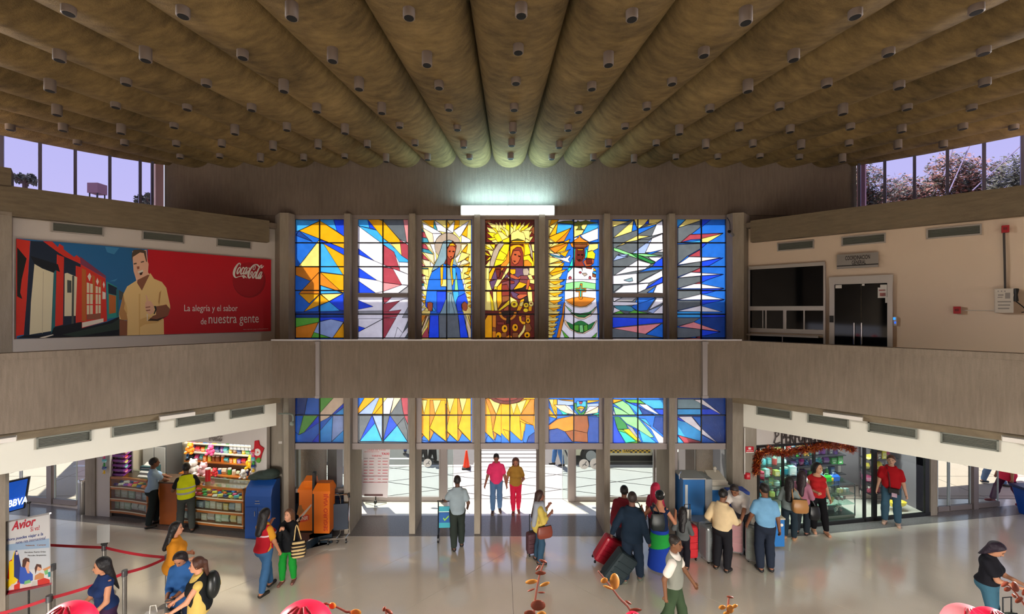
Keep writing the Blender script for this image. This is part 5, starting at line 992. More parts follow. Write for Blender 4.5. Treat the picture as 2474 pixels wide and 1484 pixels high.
PASTEL = [(214,196,170),(190,170,160),(226,210,190),(170,180,190),(200,160,150),(230,200,120),(190,200,170),(150,150,170)]
# ---------------------------------------------------------------- kiosk
WOOD = mat('varnished_wood', (176,104,42), 0.35, vary=0.25, vscale=5); WOODD = mat('red_brown_wood', (160,84,34), 0.4, vary=0.25, vscale=4); KICK = mat('dark_kick', (52,44,40), 0.8)
CG = glass('counter_glass', (240,246,244), 0.07)
def path_prism(b, path, d0, d1, z0, z1):
    """strip along path between offsets d0 and d1 behind it (away from the viewer)"""
    n = len(path); A_, B_ = [], []
    for i, p in enumerate(path):
        q0, q1 = path[max(i-1,0)], path[min(i+1,n-1)]; t = (Vector(q1)-Vector(q0)).normalized(); nn = Vector((-t.y,t.x,0)) if t.x > 0 else Vector((t.y,-t.x,0))
        A_.append(Vector(p)+nn*d0); B_.append(Vector(p)+nn*d1)
    for i in range(n-1): b.prism([A_[i][:2],A_[i+1][:2],B_[i+1][:2],B_[i][:2]], z0, z1)
    return A_, B_
def counter(name, label, path, levels, top, goods_label, group):
    t = thing(name, label, 'counter', Vector(path[len(path)//2]))
    D = 0.5
    b = MB(); path_prism(b, path, 0.05, D, 0, 0.1); b.build('kick_board', KICK, t)
    for z in levels:
        b = MB(); path_prism(b, path, 0, D, z, z+0.055); b.build('shelf', WOOD, t); b = MB(); path_prism(b, path, -0.008, 0.012, z+0.055, z+0.075); b.build('edge_strip', mat('pale_edge_strip', (226,214,190), 0.4), t)
    b = MB(); path_prism(b, path, 0, 0.05, top-0.07, top-0.015); b.build('top_rail', WOOD, t)
    b = MB(); path_prism(b, path, -0.01, D+0.04, top-0.012, top); b.build('glass_top', CG, t)
    b = MB(); path_prism(b, path, D-0.02, D, 0.1, top-0.015); b.build('back_panel', mat('pale_back_panel', (206,196,176), 0.6), t)
    for k in (0, len(path)-1):
        p, q_ = Vector(path[k]), Vector(path[1 if k == 0 else k-1]); tt = (q_-p).normalized(); nn = Vector((-tt.y,tt.x,0)); nn = nn if nn.y > 0 else -nn
        b = MB(); b.prism([tuple((p+x).xy) for x in (Vector(), tt*0.04, tt*0.04+nn*D, nn*D)], 0.1, top-0.015); b.build('end_panel', WOOD, t)
    lv = list(levels)+[top-0.07]
    for j in range(len(levels)):
        for i in range(len(path)-1):
            b = MB(); path_prism(b, path[i:i+2], 0.006, 0.014, lv[j]+0.075, lv[j+1]-0.004); b.build('front_pane', CG, t)
    # goods inside
    L_ = sum((Vector(path[i+1])-Vector(path[i])).length for i in range(len(path)-1))
    for j, z in enumerate(levels):
        s = 0.1; nb = 0
        while s < L_-0.12:
            acc = 0
            for i in range(len(path)-1):
                a_, c_ = Vector(path[i]), Vector(path[i+1]); l_ = (c_-a_).length
                if acc+l_ >= s: break
                acc += l_
            p = a_+(c_-a_)*((s-acc)/l_); tt = (c_-a_).normalized(); nn = Vector((-tt.y,tt.x,0)); rz = math.atan2(tt.y,tt.x)
            if j == len(levels)-1:
                for dd in (0.1,0.24,0.38): cc = random.choice(BRIGHT); good('packet','sweet_packet', cc, p+nn*dd+Vector((0,0,z+0.057)), (0.11,0.09,0.06+0.03*random.random()), rz+random.uniform(-.7,.7), '%s wrapped sweet, %s from the left in the %s row atop the %s' % (cname(cc), ORD[int((s-.1)/.15+.5)], {0.1:'front',.24:'middle',.38:'back'}[dd], goods_label), 'sweets in the %s' % goods_label, 'sweet')
                s += 0.15
            else:
                w_ = random.choice((0.13,0.16,0.2)); h_ = 0.16+0.06*random.random()
                kk = random.choice(('box','packet','box')); nb += 1; cc = random.choice(PASTEL); good(kk, 'goods_box', cc, p+nn*0.16+Vector((0,0,z+0.057)), (w_,0.1,h_), rz, '%s %s, %s from the left in the %s compartment of the %s' % (cname(cc), kk, ORD[nb-1], 'middle' if j else 'bottom', goods_label), ('middle goods in the %s' if j else 'bottom goods in the %s') % goods_label, 'box')
                s += w_+0.03
    return t
pl_ = [F(x,y) for x, y in ((264,1249),(292,1251),(322,1255),(356,1261))]
counter('display_counter', 'curved glass-fronted wooden counter left of the brown kiosk door, behind the blue-shirted man', pl_, (0.11,0.42,0.735), 1.08, 'left kiosk counter', '')
pr_ = [F(x,y) for x, y in ((430,1273),(470,1277),(530,1284),(588,1289))]
counter('display_counter', 'glass-fronted wooden counter right of the brown kiosk door, behind the yellow vest', pr_, (0.11,0.42,0.735), 1.1, 'right kiosk counter', '')
p0, p1 = F(385,1269), F(427,1271)
t = thing('kiosk_pedestal', 'plain red-brown wooden counter door between the two glass counters', 'counter', (p0+p1)/2)
b = MB(); b.prism([p0.xy[:], p1.xy[:], (p1.x+.05,p1.y+.5), (p0.x-0.12,p0.y+.5)], 0.02, 1.08); b.build('front', WOODD, t, bevel=0.006); b = MB(); b.prism([(p0.x-.14,p0.y-.03),(p1.x+.04,p1.y-.03),(p1.x+.1,p1.y+.52),(p0.x-0.16,p0.y+.52)], 1.08, 1.11); b.build('top', mat('dark_top', (70,50,36), 0.3), t); b = MB(); b.box(((p0.x+p1.x)/2+.12,p0.y-.005,.7),(0.02,0.02,0.12)); b.build('handle', CHROME, t)
# niche: floor to ceiling walls, back wall
bw = lambda x: LW(x)+1.55
struct('wall_kiosk_back', sidewall(xk0-0.5, xk1+0.5, 0, 3.7, bw), mat('kiosk_back_wall', (196,186,166), 0.7))
b = MB(); b.prism([(xk1,LW(xk1)+.1),(xk1+.12,LW(xk1)+.1),(xk1+.12,bw(xk1)),(xk1,bw(xk1))], 0, 3.7); b.prism([(xk0-.12,LW(xk0)+.1),(xk0,LW(xk0)+.1),(xk0,bw(xk0)),(xk0-.12,bw(xk0))], 0, 3.7); struct('wall_kiosk_side', b, mat('kiosk_back_wall'))
b = MB(); b.prism([(-14.6,11.9),(-5.9,10.7),(-5.9,12.4),(-14.6,14)], 3.2, 3.3); struct('ceiling_kiosk', b, WHITE)
sl_u = Vector((1,-sl,0)).normalized(); sl_n = Vector((-sl,-1,0)).normalized(); rzL = math.atan2(-sl,1)
t = thing('kiosk_shelving', 'wooden back shelving with drawers inside the lit kiosk', 'shelving', (-7.7, bw(-7.7)-0.3, 0))
def kx(x, d): return Vector((x, bw(x)-d, 0))
zsh = (0.86,1.14,1.4,1.66,1.92)
for i, z in enumerate(zsh):
    d1 = 0.55 if i == 0 else 0.34; b = MB(); b.prism([kx(-9.1,0.01).xy[:],kx(-6.2,0.01).xy[:],kx(-6.2,d1).xy[:],kx(-9.1,d1).xy[:]], z-0.03, z); b.build('shelf', WOOD if i < 2 else mat('pale_shelf',(206,200,186),0.5), t)
b = MB(); b.prism([kx(-9.1,0.02).xy[:],kx(-6.2,0.02).xy[:],kx(-6.2,0.5).xy[:],kx(-9.1,0.5).xy[:]], 0.0, 0.83); b.build('carcass', WOODD, t)
for i in range(5):
    x = -8.8+i*0.57; b = MB(); b.prism([kx(x-.26,0.5).xy[:],kx(x+.26,0.5).xy[:],kx(x+.26,0.525).xy[:],kx(x-.26,0.525).xy[:]], 0.56, 0.8); dr = b.build('drawer', WOOD, t); b = MB(); b.ball(kx(x,0.54)+Vector((0,0,.68)),0.018,6,5); b.build('knob', CHROME, dr)
glab = ['goods on the kiosk counter-height back shelf','goods on the second kiosk back shelf','goods on the third kiosk back shelf','goods on the fourth kiosk back shelf']
for i, z in enumerate(zsh[:4]):
    x = -9.0; nb = 0
    kinds = (('jar','packet'),('jar','box','packet'),('packet','can'),('box','can','bag'))[i]
    while x < -6.35:
        k = random.choice(kinds); w_ = random.uniform(0.09,0.14); h_ = random.uniform(0.12,0.2)
        cc = random.choice(BRIGHT if i in (1,2,3) else PASTEL+BRIGHT); nb += 1; good(k, 'kiosk_'+k, cc, kx(x,0.4 if i == 0 else 0.24)+Vector((0,0,z)), (w_,0.1,h_), rzL+random.uniform(-.15,.15), '%s %s, %s from the left on the %s kiosk back shelf from below' % (cname(cc), k, ORD[nb-1], ORD[i]), glab[i], k)
        x += w_+0.025
for dx, dd, c, sz, z, lb in ((-8.92,0.24,(28,28,32),.3,1.14,'black and white plush bear above the shoulder of the blue-shirted man'),(-8.55,.62,(240,236,230),.42,.9,'large white plush bear beside the pink one in the kiosk'),(-8.2,.66,(240,190,200),.36,.9,'pale pink plush animal beside the white bear in the kiosk'),(-8.75,.5,(244,150,40),.3,1.42,'orange plush toy high in the kiosk under the white bulkhead'),(-8.1,.5,(236,90,150),.28,1.42,'hot pink plush toy high in the kiosk'),(-6.75,.62,(244,196,40),.36,1.16,'yellow plush toy hanging right in the kiosk'),(-6.45,.6,(236,110,40),.26,1.2,'small orange plush toy right of the yellow one in the kiosk'),(-7.0,.62,(214,214,216),.24,.88,'grey plush toy low at the right of the kiosk'),(-7.9,.6,(226,60,70),.22,.88,'small red plush toy behind the yellow vest in the kiosk')):
    o = good('plush','plush_toy', c, kx(dx,dd)+Vector((0,0,z)), (sz,sz,sz), rzL, lb, 'plush toys in the kiosk', 'plush toy')
# hung plastic-wrapped shirts / papers high on the right
for i in range(7): good('packet','wrapped_shirt', (190,206,220), kx(-7.6+i*.12,.3)+Vector((0,0,1.52+.0)), (0.1,0.05,0.24), rzL, 'pale blue wrapped garment, %s from the left in the hanging kiosk row' % ORD[i], 'wrapped garments in the kiosk', 'garment')
for i in range(12): good('can','red_tin', (206,60,56), kx(-8.15+i*.075,.2)+Vector((0,0,1.66)), (0.07,0.07,0.13), rzL, 'red tin, %s from the left on the top kiosk shelf' % ORD[i], 'red tins on the top kiosk shelf', 'tin')
# snack rack with purple tiers on the left counter
p = F(276,1249)+Vector((0,0.2,1.08)); t = thing('snack_rack', 'purple tiered snack rack standing on the left end of the kiosk counter', 'rack', p, rzL)
b = MB(); b.box((0,0.1,.3),(0.5,0.03,0.62)); b.build('back', mat('rack_grey',(110,104,112),0.5), t, world=False)
for i in range(5):
    R = Matrix.Rotation(math.radians(25),3,'X'); b = MB(); b.box((0,-.04,.04+i*.125),(0.52,0.24,0.012),R=R); b.box((0,-.15,.02+i*.125),(0.52,0.012,0.05)); b.build('tier', mat('rack_purple',(130,60,150),0.4), t, world=False)
    for j in range(6):
        q_ = Matrix.Rotation(rzL,3,'Z') @ Vector((-.21+j*.084,-.06,.06+i*.125)); good('packet','snack_bag', random.choice(BRIGHT), p+q_, (0.08,0.1,0.1), rzL, 'snack bag, %s from the left on the %s tier of the purple rack from below' % (ORD[j], ORD[i]), 'snack bags on the purple rack', 'snack bag')
p = F(334,1260)+Vector((0,0.25,1.08)); t = thing('newspaper_rack', 'slanted wire rack of newspapers on the left kiosk counter', 'rack', p, rzL)
for i in range(3):
    R = Matrix.Rotation(math.radians(35),3,'X'); b = MB(); b.box((0,.05*i,.06+i*.09),(0.36,0.2,0.012),R=R); b.build('newspaper', mat('newsprint',(206,206,200),0.8), t, world=False)
b = MB(); b.box((0,.12,.12),(0.42,0.2,0.24)); b.build('stand', mat('teal_stand',(40,84,90),0.5), t, world=False)
# drinks fridge at the left back of the kiosk
p = kx(-9.75,.4); t = thing('drinks_fridge', 'tall grey fridge with two pale panels at the back left of the kiosk', 'fridge', p, rzL)
b = MB(); b.box((0,0,.85),(0.8,0.5,1.7)); b.build('body', mat('fridge_grey',(96,98,98),0.4), t, world=False, bevel=0.01)
for s_ in (-1,1): b = MB(); b.box((s_*.19,-.26,.95),(0.34,0.02,1.3)); b.build('door', mat('fridge_door',(176,178,178),0.3), t, world=False)
# hanging garland of trinkets on the left edge, striped pole at the right
for px0, y0, lb, gr in ((252,1100,'toy and trinket hanging on the left jamb of the kiosk','trinkets on the left kiosk jamb'),(612,1096,'striped trinket hanging beside the right kiosk jamb','trinkets on the right kiosk jamb')):
    for i in range(6):
        q_ = onp(px0,y0+i*9,off(PL_L,.06)); good('plush' if i % 2 else 'packet','trinket', BRIGHT[(i*5+px0)%12], q_, (0.09,0.06,0.09), rzL, lb+', %s from the top' % ORD[i], gr, 'trinket')
p = onp(540,1250,off(PL_L,-.1)); 
t = thing('red_canister', 'tall red canister standing on the right kiosk counter', 'canister', F(486,1278)+Vector((0,.25,1.1))); b = MB(); b.lathe([(.06,0),(.06,.3)],n=12); b.build('body', gcol((206,30,44)), t, world=False, smooth=True); b = MB(); b.lathe([(.064,.3),(.064,.33)],n=12); b.build('lid', gcol((240,238,230)), t, world=False)
# grey script lettering on the header and the felt stocking on the jamb
lt = thing('script_sign', 'small grey drink lettering on the white wall over the kiosk', 'sign', onp(520,1062,off(PL_L,.01))); b = MB(); strokes(b, LOGO, 503.5, 1046.5, 41.0, off(PL_L,.012), sl_n, 50.0, 0.55); b.build('script_lettering', mat('sign_grey',(120,112,104),0.6), lt)
SP = off(PL_L,.015)
st = thing('christmas_stocking', 'red felt stocking with a white round face and green toe on the white jamb', 'stocking', onp(622,1130,SP))
def flat(nm, pts, col, pl, t, n, parent, d=0.0):
    b = MB(); b.slab([onp(x,y,pl)+n*(d+t) for x, y in pts], n, t); return b.build(nm, mat('felt_%02x%02x%02x' % col, col, 0.9), parent)
flat('sock', [(617,1065),(626,1064),(628,1075),(639,1083),(634,1096),(631,1108),(626,1117),(618,1108),(614,1095),(616,1080)], (190,30,40), SP, 0.03, sl_n, st)
flat('toe', [(625,1105),(630,1105),(631,1112),(628,1118),(622,1116),(620,1111)], (90,160,60), SP, 0.034, sl_n, st)
flat('face', [(624+8*math.cos(a*PI/6),1092+9*math.sin(a*PI/6)) for a in range(12)], (236,232,226), SP, 0.036, sl_n, st); flat('nose', [(624,1089),(628,1092),(624,1095)], (220,90,60), SP, 0.04, sl_n, st)
flat('scarf', [(614,1083),(617,1083),(613,1110),(611,1129),(607,1128),(609,1108)], (196,120,120), SP, 0.02, sl_n, st)
# steel bin and the fabric bag on the blue cabinet
p = F(202,1240); t = thing('litter_bin', 'tall brushed steel cylinder bin in front of the left pillar', 'bin', p); b = MB(); b.lathe([(.115,0),(.118,.02),(.118,.86)],n=20); b.build('body', STEEL, t, smooth=True, world=False); b = MB(); b.lathe([(.12,.86),(.12,.9),(.09,.91),(.085,.87)],n=20); b.build('rim', CHROME, t, smooth=True, world=False)
BLU = mat('cabinet_blue', (24,78,160), 0.45, bump=0.05)
c0, c1 = F(591,1302), F(655,1304); p = (c0+c1)/2; t = thing('blue_cabinet', 'tall blue metal cabinet with a sloping top beside the left corner column', 'cabinet', p)
dx = (c1-c0); w_ = dx.length; prof = [(0,0),(0.43,0),(0.43,1.3),(.26,1.34),(0.06,1.2),(0,1.02)]
b = MB(); n_ = len(prof); vs = [c0+dx*0+Vector((0,y,z)) for y, z in prof]+[c1+Vector((0.0,y,z)) for y, z in prof]
b.add(vs, [tuple(range(n_)), tuple(range(2*n_-1,n_-1,-1))]+[(i,n_+i,n_+(i+1)%n_,(i+1)%n_) for i in range(n_)]); b.build('body', BLU, t, bevel=0.015)
b = MB(); b.box((p.x,p.y-.008,.42),(w_-.06,0.012,0.7)); b.build('door', BLU, t); b = MB(); b.box((p.x,p.y-.016,.42),(0.008,0.006,0.7)); b.build('door_gap', mat('cabinet_gap',(12,40,90),0.6), t)
for x in (-.06,.05): b = MB(); b.box((p.x+x,p.y-.025,.62),(0.012,0.02,0.12)); b.build('handle', CHROME, t)
b = MB(); b.box((p.x,p.y-.02,.86),(0.12,0.01,0.012)); b.box((p.x,p.y-.02,.92),(0.1,0.01,0.012)); b.build('label_slot', CHROME, t)
t = thing('fabric_bundle', 'dark green cloth bundle lying on top of the blue cabinet', 'bag', p+Vector((.1,.4,1.32))); b = MB(); b.ball(p+Vector((.06,.24,1.44)),(.34,.18,.1),12,8); b.ball(p+Vector((.18,.24,1.48)),(.22,.17,.11),10,7); b.ball(p+Vector((-.16,.22,1.41)),(.2,.16,.07),10,7); b.build('cloth', mat('dark_green_cloth',(44,58,52),0.8,bump=0.6,bscale=9), t, smooth=True)
# ---------------------------------------------------------------- perfume and gift shop on the right
su = Vector((1,sl,0)).normalized(); sn = Vector((sl,-1,0)).normalized(); rzR = math.atan2(sl,1)
def sx_at(px): return cL(px,PL_R).x
xs0, xs1 = sx_at(1828), sx_at(2246)
def sk(x, d): return Vector((x, RWy(x)+d, 0))
fr_ = thing('glazed_storefront', 'black framed glass shop front under the tinsel garland', 'shop front', sk(9,0))
def sbar(nm, x0, x1, z0, z1, d=0.06, m_=BLACKM): b = MB(); b.prism([sk(x0,-d/2).xy[:],sk(x1,-d/2).xy[:],sk(x1,d/2).xy[:],sk(x0,d/2).xy[:]], z0, z1); return b.build(nm, m_, fr_)
sbar('sill', xs0, xs1, 0, 0.09)
cuts = [1829,1891,1966,2087,2112,2236]
for px, w_ in ((1832,.05),(1891,.05),(1966,.06),(2088,.06),(2112,.12),(2238,.13)): x = sx_at(px); sbar('mullion', x-w_/2, x+w_/2, 0.0, 2.13)
for a_, c_ in zip(cuts[:-1], cuts[1:]): sbar('pane', sx_at(a_)+.03, sx_at(c_)-.03, 0.09, 2.12, 0.012, CG)
sbar('top_rail', xs0, xs1, 2.08, 2.14)
D2 = 2.0
b = MB(); b.prism([sk(xs0-.1,D2).xy[:],sk(xs1+.1,D2).xy[:],sk(xs1+.1,D2+.12).xy[:],sk(xs0-.1,D2+.12).xy[:]], 0, 3.7); struct('wall_shop_back', b, mat('shop_back_wall',(128,120,124),0.7))
b = MB()
for x in (xs0-.12, xs1): b.prism([sk(x,.08).xy[:],sk(x+.12,.08).xy[:],sk(x+.12,D2).xy[:],sk(x,D2).xy[:]], 0, 3.7)
struct('wall_shop_side', b, mat('shop_back_wall')); b = MB(); b.prism([sk(xs0-.2,.05).xy[:],sk(16,.05).xy[:],sk(16,3).xy[:],sk(xs0-.2,3).xy[:]], 3.2, 3.3); struct('ceiling_shop', b, WHITE)
GLS = glass('shelf_glass', (214,236,230), 0.08); SHD = mat('dark_shelf',(30,30,34),0.4)
def shelf_unit(x0, x1, d0, d1, zs, label, gl, m_, kinds, cols, fill=1.0, hmax=0.25, cat='goods'):
    t = thing('shop_shelving', label, 'shelving', sk((x0+x1)/2,(d0+d1)/2))
    for z in zs: b = MB(); b.prism([sk(x0,d0).xy[:],sk(x1,d0).xy[:],sk(x1,d1).xy[:],sk(x0,d1).xy[:]], z-.018, z); b.build('shelf', m_, t)
    for x in (x0,x1): b = MB(); b.prism([sk(x-.012,d1-.05).xy[:],sk(x+.012,d1-.05).xy[:],sk(x+.012,d1).xy[:],sk(x-.012,d1).xy[:]], 0, max(zs)+.25); b.build('upright', CHROME, t)
    for j, z in enumerate(zs):
        x = x0+.08; nb = 0
        while x < x1-.06:
            k = random.choice(kinds); w_ = random.uniform(.1,.2); h_ = random.uniform(.13,hmax)
            cc = random.choice(cols)
            if random.random() < fill: nb += 1; good(k,'shop_'+k, cc, sk(x,d0+(d1-d0)*random.uniform(.25,.6))+Vector((0,0,z)), (w_,w_*.9,h_), rzR+random.uniform(-.3,.3), '%s %s, %s from the left on the %s, %s from below' % (cname(cc), k, ORD[nb-1], gl, ORD[j]), gl, k)
            x += w_+.02
    return t
COOL = [(60,150,190),(40,90,150),(200,60,150),(150,90,190),(230,230,236),(60,180,170),(210,70,110),(120,120,140),(90,60,130),(240,200,90),(70,170,80)]
x1828, x1890, x1966, x2087, x2115, x2240 = [sx_at(p) for p in (1832,1891,1966,2087,2115,2236)]
shelf_unit(x1828+.05, x1966+.25, .95, 1.4, (.3,.6,.9,1.2,1.5,1.8), 'lit glass shelving behind the left shop window', 'lit left shop shelves', GLS, ('bottle','box','jar'), [(120,200,214),(214,226,230),(60,150,180),(230,90,90),(90,180,110),(236,214,120)])
shelf_unit(x1966+.3, x2087+.55, 1.15, 1.6, (.75,1.03,1.3,1.57,1.84), 'dark shelving of purple and pink gifts behind the middle shop window', 'dark middle shop shelves', SHD, ('box','bag','packet','plush','bottle'), COOL)
shelf_unit(x2115+.62, x2240-.02, .75, 1.15, (.3,.62,.94,1.26,1.58,1.86), 'dark shelving at the right end of the shop', 'dark right shop shelves', SHD, ('box','bag','packet','bottle'), [(90,60,50),(150,60,80),(214,90,140),(70,70,80),(220,180,120),(240,220,90)], .95)
# glass display counter in the middle window
t = thing('glass_showcase', 'glass showcase of trinkets standing in the middle shop window', 'showcase', sk((x1966+x2087)/2,.5))
for z in (.12,.38,.64,.9): b = MB(); b.prism([sk(x1966+.1,.2).xy[:],sk(x2087-.08,.2).xy[:],sk(x2087-.08,.75).xy[:],sk(x1966+.1,.75).xy[:]], z-.014, z); b.build('shelf', GLS, t)
for x, d in ((x1966+.1,.2),(x2087-.08,.2),(x1966+.1,.75),(x2087-.08,.75)): b = MB(); p = sk(x,d); b.box((p.x,p.y,.45),(0.02,0.02,0.9)); b.build('post', CHROME, t)
b = MB(); b.prism([sk(x1966+.1,.2).xy[:],sk(x2087-.08,.2).xy[:],sk(x2087-.08,.75).xy[:],sk(x1966+.1,.75).xy[:]], 0.0, .1); b.build('plinth', mat('showcase_plinth',(120,112,108),.6), t)
for j, z in enumerate((.12,.38,.64)):
    x = x1966+.18; nb = 0
    while x < x2087-.14:
        nb += 1; good(random.choice(('box','bottle','bowl','jar')),'trinket', random.choice([(196,180,170),(220,214,206),(170,140,140),(150,170,170),(206,190,130)]), sk(x,.3+.3*random.random())+Vector((0,0,z)), (.07,.07,.06+.05*random.random()), rzR, 'tiny pale trinket, %s from the left on the %s shelf of the glass showcase' % (ORD[nb-1], ('lowest','middle','upper')[j]), 'trinkets in the glass showcase', 'trinket'); x += .095
for dx, k, c, sz, lb in ((.25,'box',(236,234,228),(.24,.2,.1),'stack of white papers on the glass showcase'),(.62,'bottle',(90,190,224),(.2,.2,.26),'light blue rounded jar on the glass showcase'),(.5,'can',(214,50,56),(.12,.12,.2),'red and white can on the glass showcase'),(.8,'bag',(60,190,60),(.32,.2,.2),'green gift bag behind the glass showcase'),(1.05,'bag',(40,110,220),(.28,.2,.2),'blue gift bag right of the green one in the shop'),(.95,'bottle',(240,200,40),(.13,.13,.14),'yellow flask on the glass showcase')):
    if lb.startswith('stack'):
        for i in range(5): good('box','paper_ream', c, sk(x1966+dx,.45)+Vector((random.uniform(-.01,.01),0,.9+i*.02)), (.26,.2,.019), rzR, 'white paper ream on the glass showcase, %s from the bottom of the stack' % ORD[i], 'paper reams on the showcase', 'paper')
    else: good(k,'shop_'+k, c, sk(x1966+dx,.5)+Vector((0,0,.9)), sz, rzR, lb, None, k)
for i, (px, c, k, lb) in enumerate(((1840,(90,200,60),'bowl','lime green bowl low in the left shop window'),(1852,(40,110,210),'bowl','blue bowl beside the lime one in the left shop window'),(1850,(50,160,70),'can','green cup in the left shop window'),(1861,(210,50,90),'can','pink-red cup in the left shop window'))):
    good(k,'shop_'+k, c, sk(sx_at(px)+.0,.35)+Vector((0,0,.98 if i < 2 else 1.16)), (.22,.22,.09) if i < 2 else (.13,.13,.18), rzR, lb, None, k)
for i in range(2): good('bowl','yellow_bowl', (240,216,70), sk(sx_at(2192)+i*.22,.4)+Vector((0,0,.1)), (.28,.28,.14), rzR, 'yellow bowl on the floor of the right shop window, %s one' % ('left','right')[i], 'yellow bowls in the right window', 'bowl')
t = thing('window_ledge', 'thin glass ledge across the left shop window', 'ledge', sk((x1828+x1890)/2,.35))
for z in (.98,1.16): b = MB(); b.prism([sk(x1828+.06,.15).xy[:],sk(x1890-.04,.15).xy[:],sk(x1890-.04,.55).xy[:],sk(x1828+.06,.55).xy[:]], z-.014, z); b.build('shelf', GLS, t)
# lettering over the shop
LP = off(PL_R,.012)
sg = thing('shop_lettering', 'dark raised capital letters and a script initial over the shop front', 'sign', onp(1930,1070,LP))
DK = mat('letter_dark',(64,54,50),.5)
o_ = onp(1887,1072.5,LP); e = onp(1996,1066,LP); u = Vector((e.x-o_.x,e.y-o_.y,0)); text('PERFUMERIA', DK, (o_.x,o_.y,o_.z), u, UZ, u.length, 0.3, parent=sg, depth=.03, bold=.01)
b = MB()
for pts in ([(1871,1044),(1873,1056),(1870,1070),(1877,1072),(1884,1068)],[(1871,1046),(1878,1044),(1880,1050),(1874,1056)],[(1868,1068),(1872,1072)]): ribbon(b, [p+sn*.02 for p in smooth_pts([onp(x,y,LP) for x, y in pts],4)], .03, sn)
b.build('script_initial', DK, sg)
# tinsel garland
gpath = smooth_pts([onp(x,y,off(PL_R,.1)) for x, y in ((1826,1142),(1829,1120),(1836,1100),(1852,1090),(1872,1092),(1895,1096),(1918,1090),(1945,1086),(1968,1083),(1990,1078),(2030,1078),(2062,1086))], 16)
TM = [mat('tinsel_rust',(168,58,24),.35,.3), mat('tinsel_dark',(104,34,18),.4,.3), mat('tinsel_gold',(220,130,50),.3,.4)]
b = MB()
for i in range(4200):
    p = gpath[random.randrange(len(gpath))]+Vector((random.gauss(0,.03),random.gauss(0,.02),random.gauss(0,.035)))
    d = Vector((random.gauss(0,1),random.gauss(0,1),random.gauss(0,1))).normalized()*random.uniform(.07,.15); s_ = d.cross(Vector((random.random(),random.random(),random.random()))).normalized()*.009
    b.mi = random.choice((0,0,0,1,1,2)); b.add([p-s_,p+s_,p+d],[(0,1,2)])
tag(b.build('tinsel_garland', TM), 'bushy rust-red tinsel garland draped along the top of the shop window', 'garland')
# red signs on the pillar face
CPL = (lambda a_, c_: ((c_.y-a_.y), -(c_.x-a_.x), (c_.y-a_.y)*a_.x-(c_.x-a_.x)*a_.y))(P(1797,1000,10.34), P(1829,1000,10.60))
def pil(nm, x0, y0, x1, y1, m_, parent, d=.012, o=0.0):
    n = (P(1813,1000,10.4)-P(1813,1000,10.45)); n = Vector((CPL[0],CPL[1],0)); n = n if n.y < 0 else -n; n.normalize()
    b = MB(); b.slab([onp(x,y,CPL)+n*(d+o) for x, y in ((x0,y0),(x1,y0),(x1,y1),(x0,y1))], n, d); return b.build(nm, m_, parent)
RS = mat('sign_red',(196,30,44),.5)
t = thing('red_notice', 'small red and white notice on the right column beside the shop', 'sign', onp(1810,1092,CPL)); pil('plate',1801,1079,1820,1094,RS,t); pil('icon',1807,1081,1813,1086,WT,t,.003,.012); pil('print_line',1803,1088.5,1818,1089.5,WT,t,.002,.012); pil('white_strip',1801,1092,1820,1094,WT,t,.003,.012)
t = thing('fire_call_point', 'small red fire call box low on the right column', 'call point', onp(1803,1150,CPL)); pil('case',1798.5,1142,1808,1157,RS,t,.05); pil('label_plate',1800,1146,1806,1152,mat('call_point_pale',(220,120,120),.5),t,.003,.05)
b = MB(); b.tube([onp(1798.2,1034,CPL)+Vector((-.01,-.03,0)), onp(1798.2,1145,CPL)+Vector((-.01,-.03,0))],.014,6); tag(b.build('conduit_pipe', mat('conduit_white',(220,216,208),.5)), 'thin white conduit running down the right column to the red call box', 'conduit')
# ---------------------------------------------------------------- things standing in the hall
ORG = mat('machine_orange', (236,120,24), 0.4); ORD = mat('machine_red_print', (206,56,30), 0.5); NAVY = mat('platform_navy', (36,50,62), 0.4); GREYP = mat('platform_grey', (120,116,112), 0.35)
# wrapping platform with a curved front edge
edge = [F(x,y) for x, y in ((682,1330),(716,1332),(745,1327),(768,1312),(786,1296),(803,1280))]
back = [(edge[-1].x,10.35),(F(700,1284).x,10.35)]
t = thing('wrapping_platform', 'low dark platform with a curved chrome edge under the orange wrapping machine', 'platform', F(745,1305))
poly = [p.xy[:] for p in smooth_pts(edge,4)]+[(-3.95,10.1),(-5.2,10.1)]
b = MB(); b.prism(poly, 0, 0.22); b.build('base', NAVY, t, bevel=0.01)
b = MB(); b.prism([((x+4.7)*.86-4.72,(y-9.9)*.86+9.92) for x, y in poly], 0.22, 0.235); b.build('deck', mat('deck_brown',(104,84,70),0.4), t)
b = MB(); b.tube([p+Vector((0,-.012,.2)) for p in smooth_pts(edge,5)], 0.022, 8); b.build('chrome_edge', CHROME, t, smooth=True)
b = MB(); b.lathe([(.3,0.235),(.3,.26)], (F(740,1300).x,9.75,0), 20); b.build('turntable', mat('turntable',(60,66,72),.3), t)
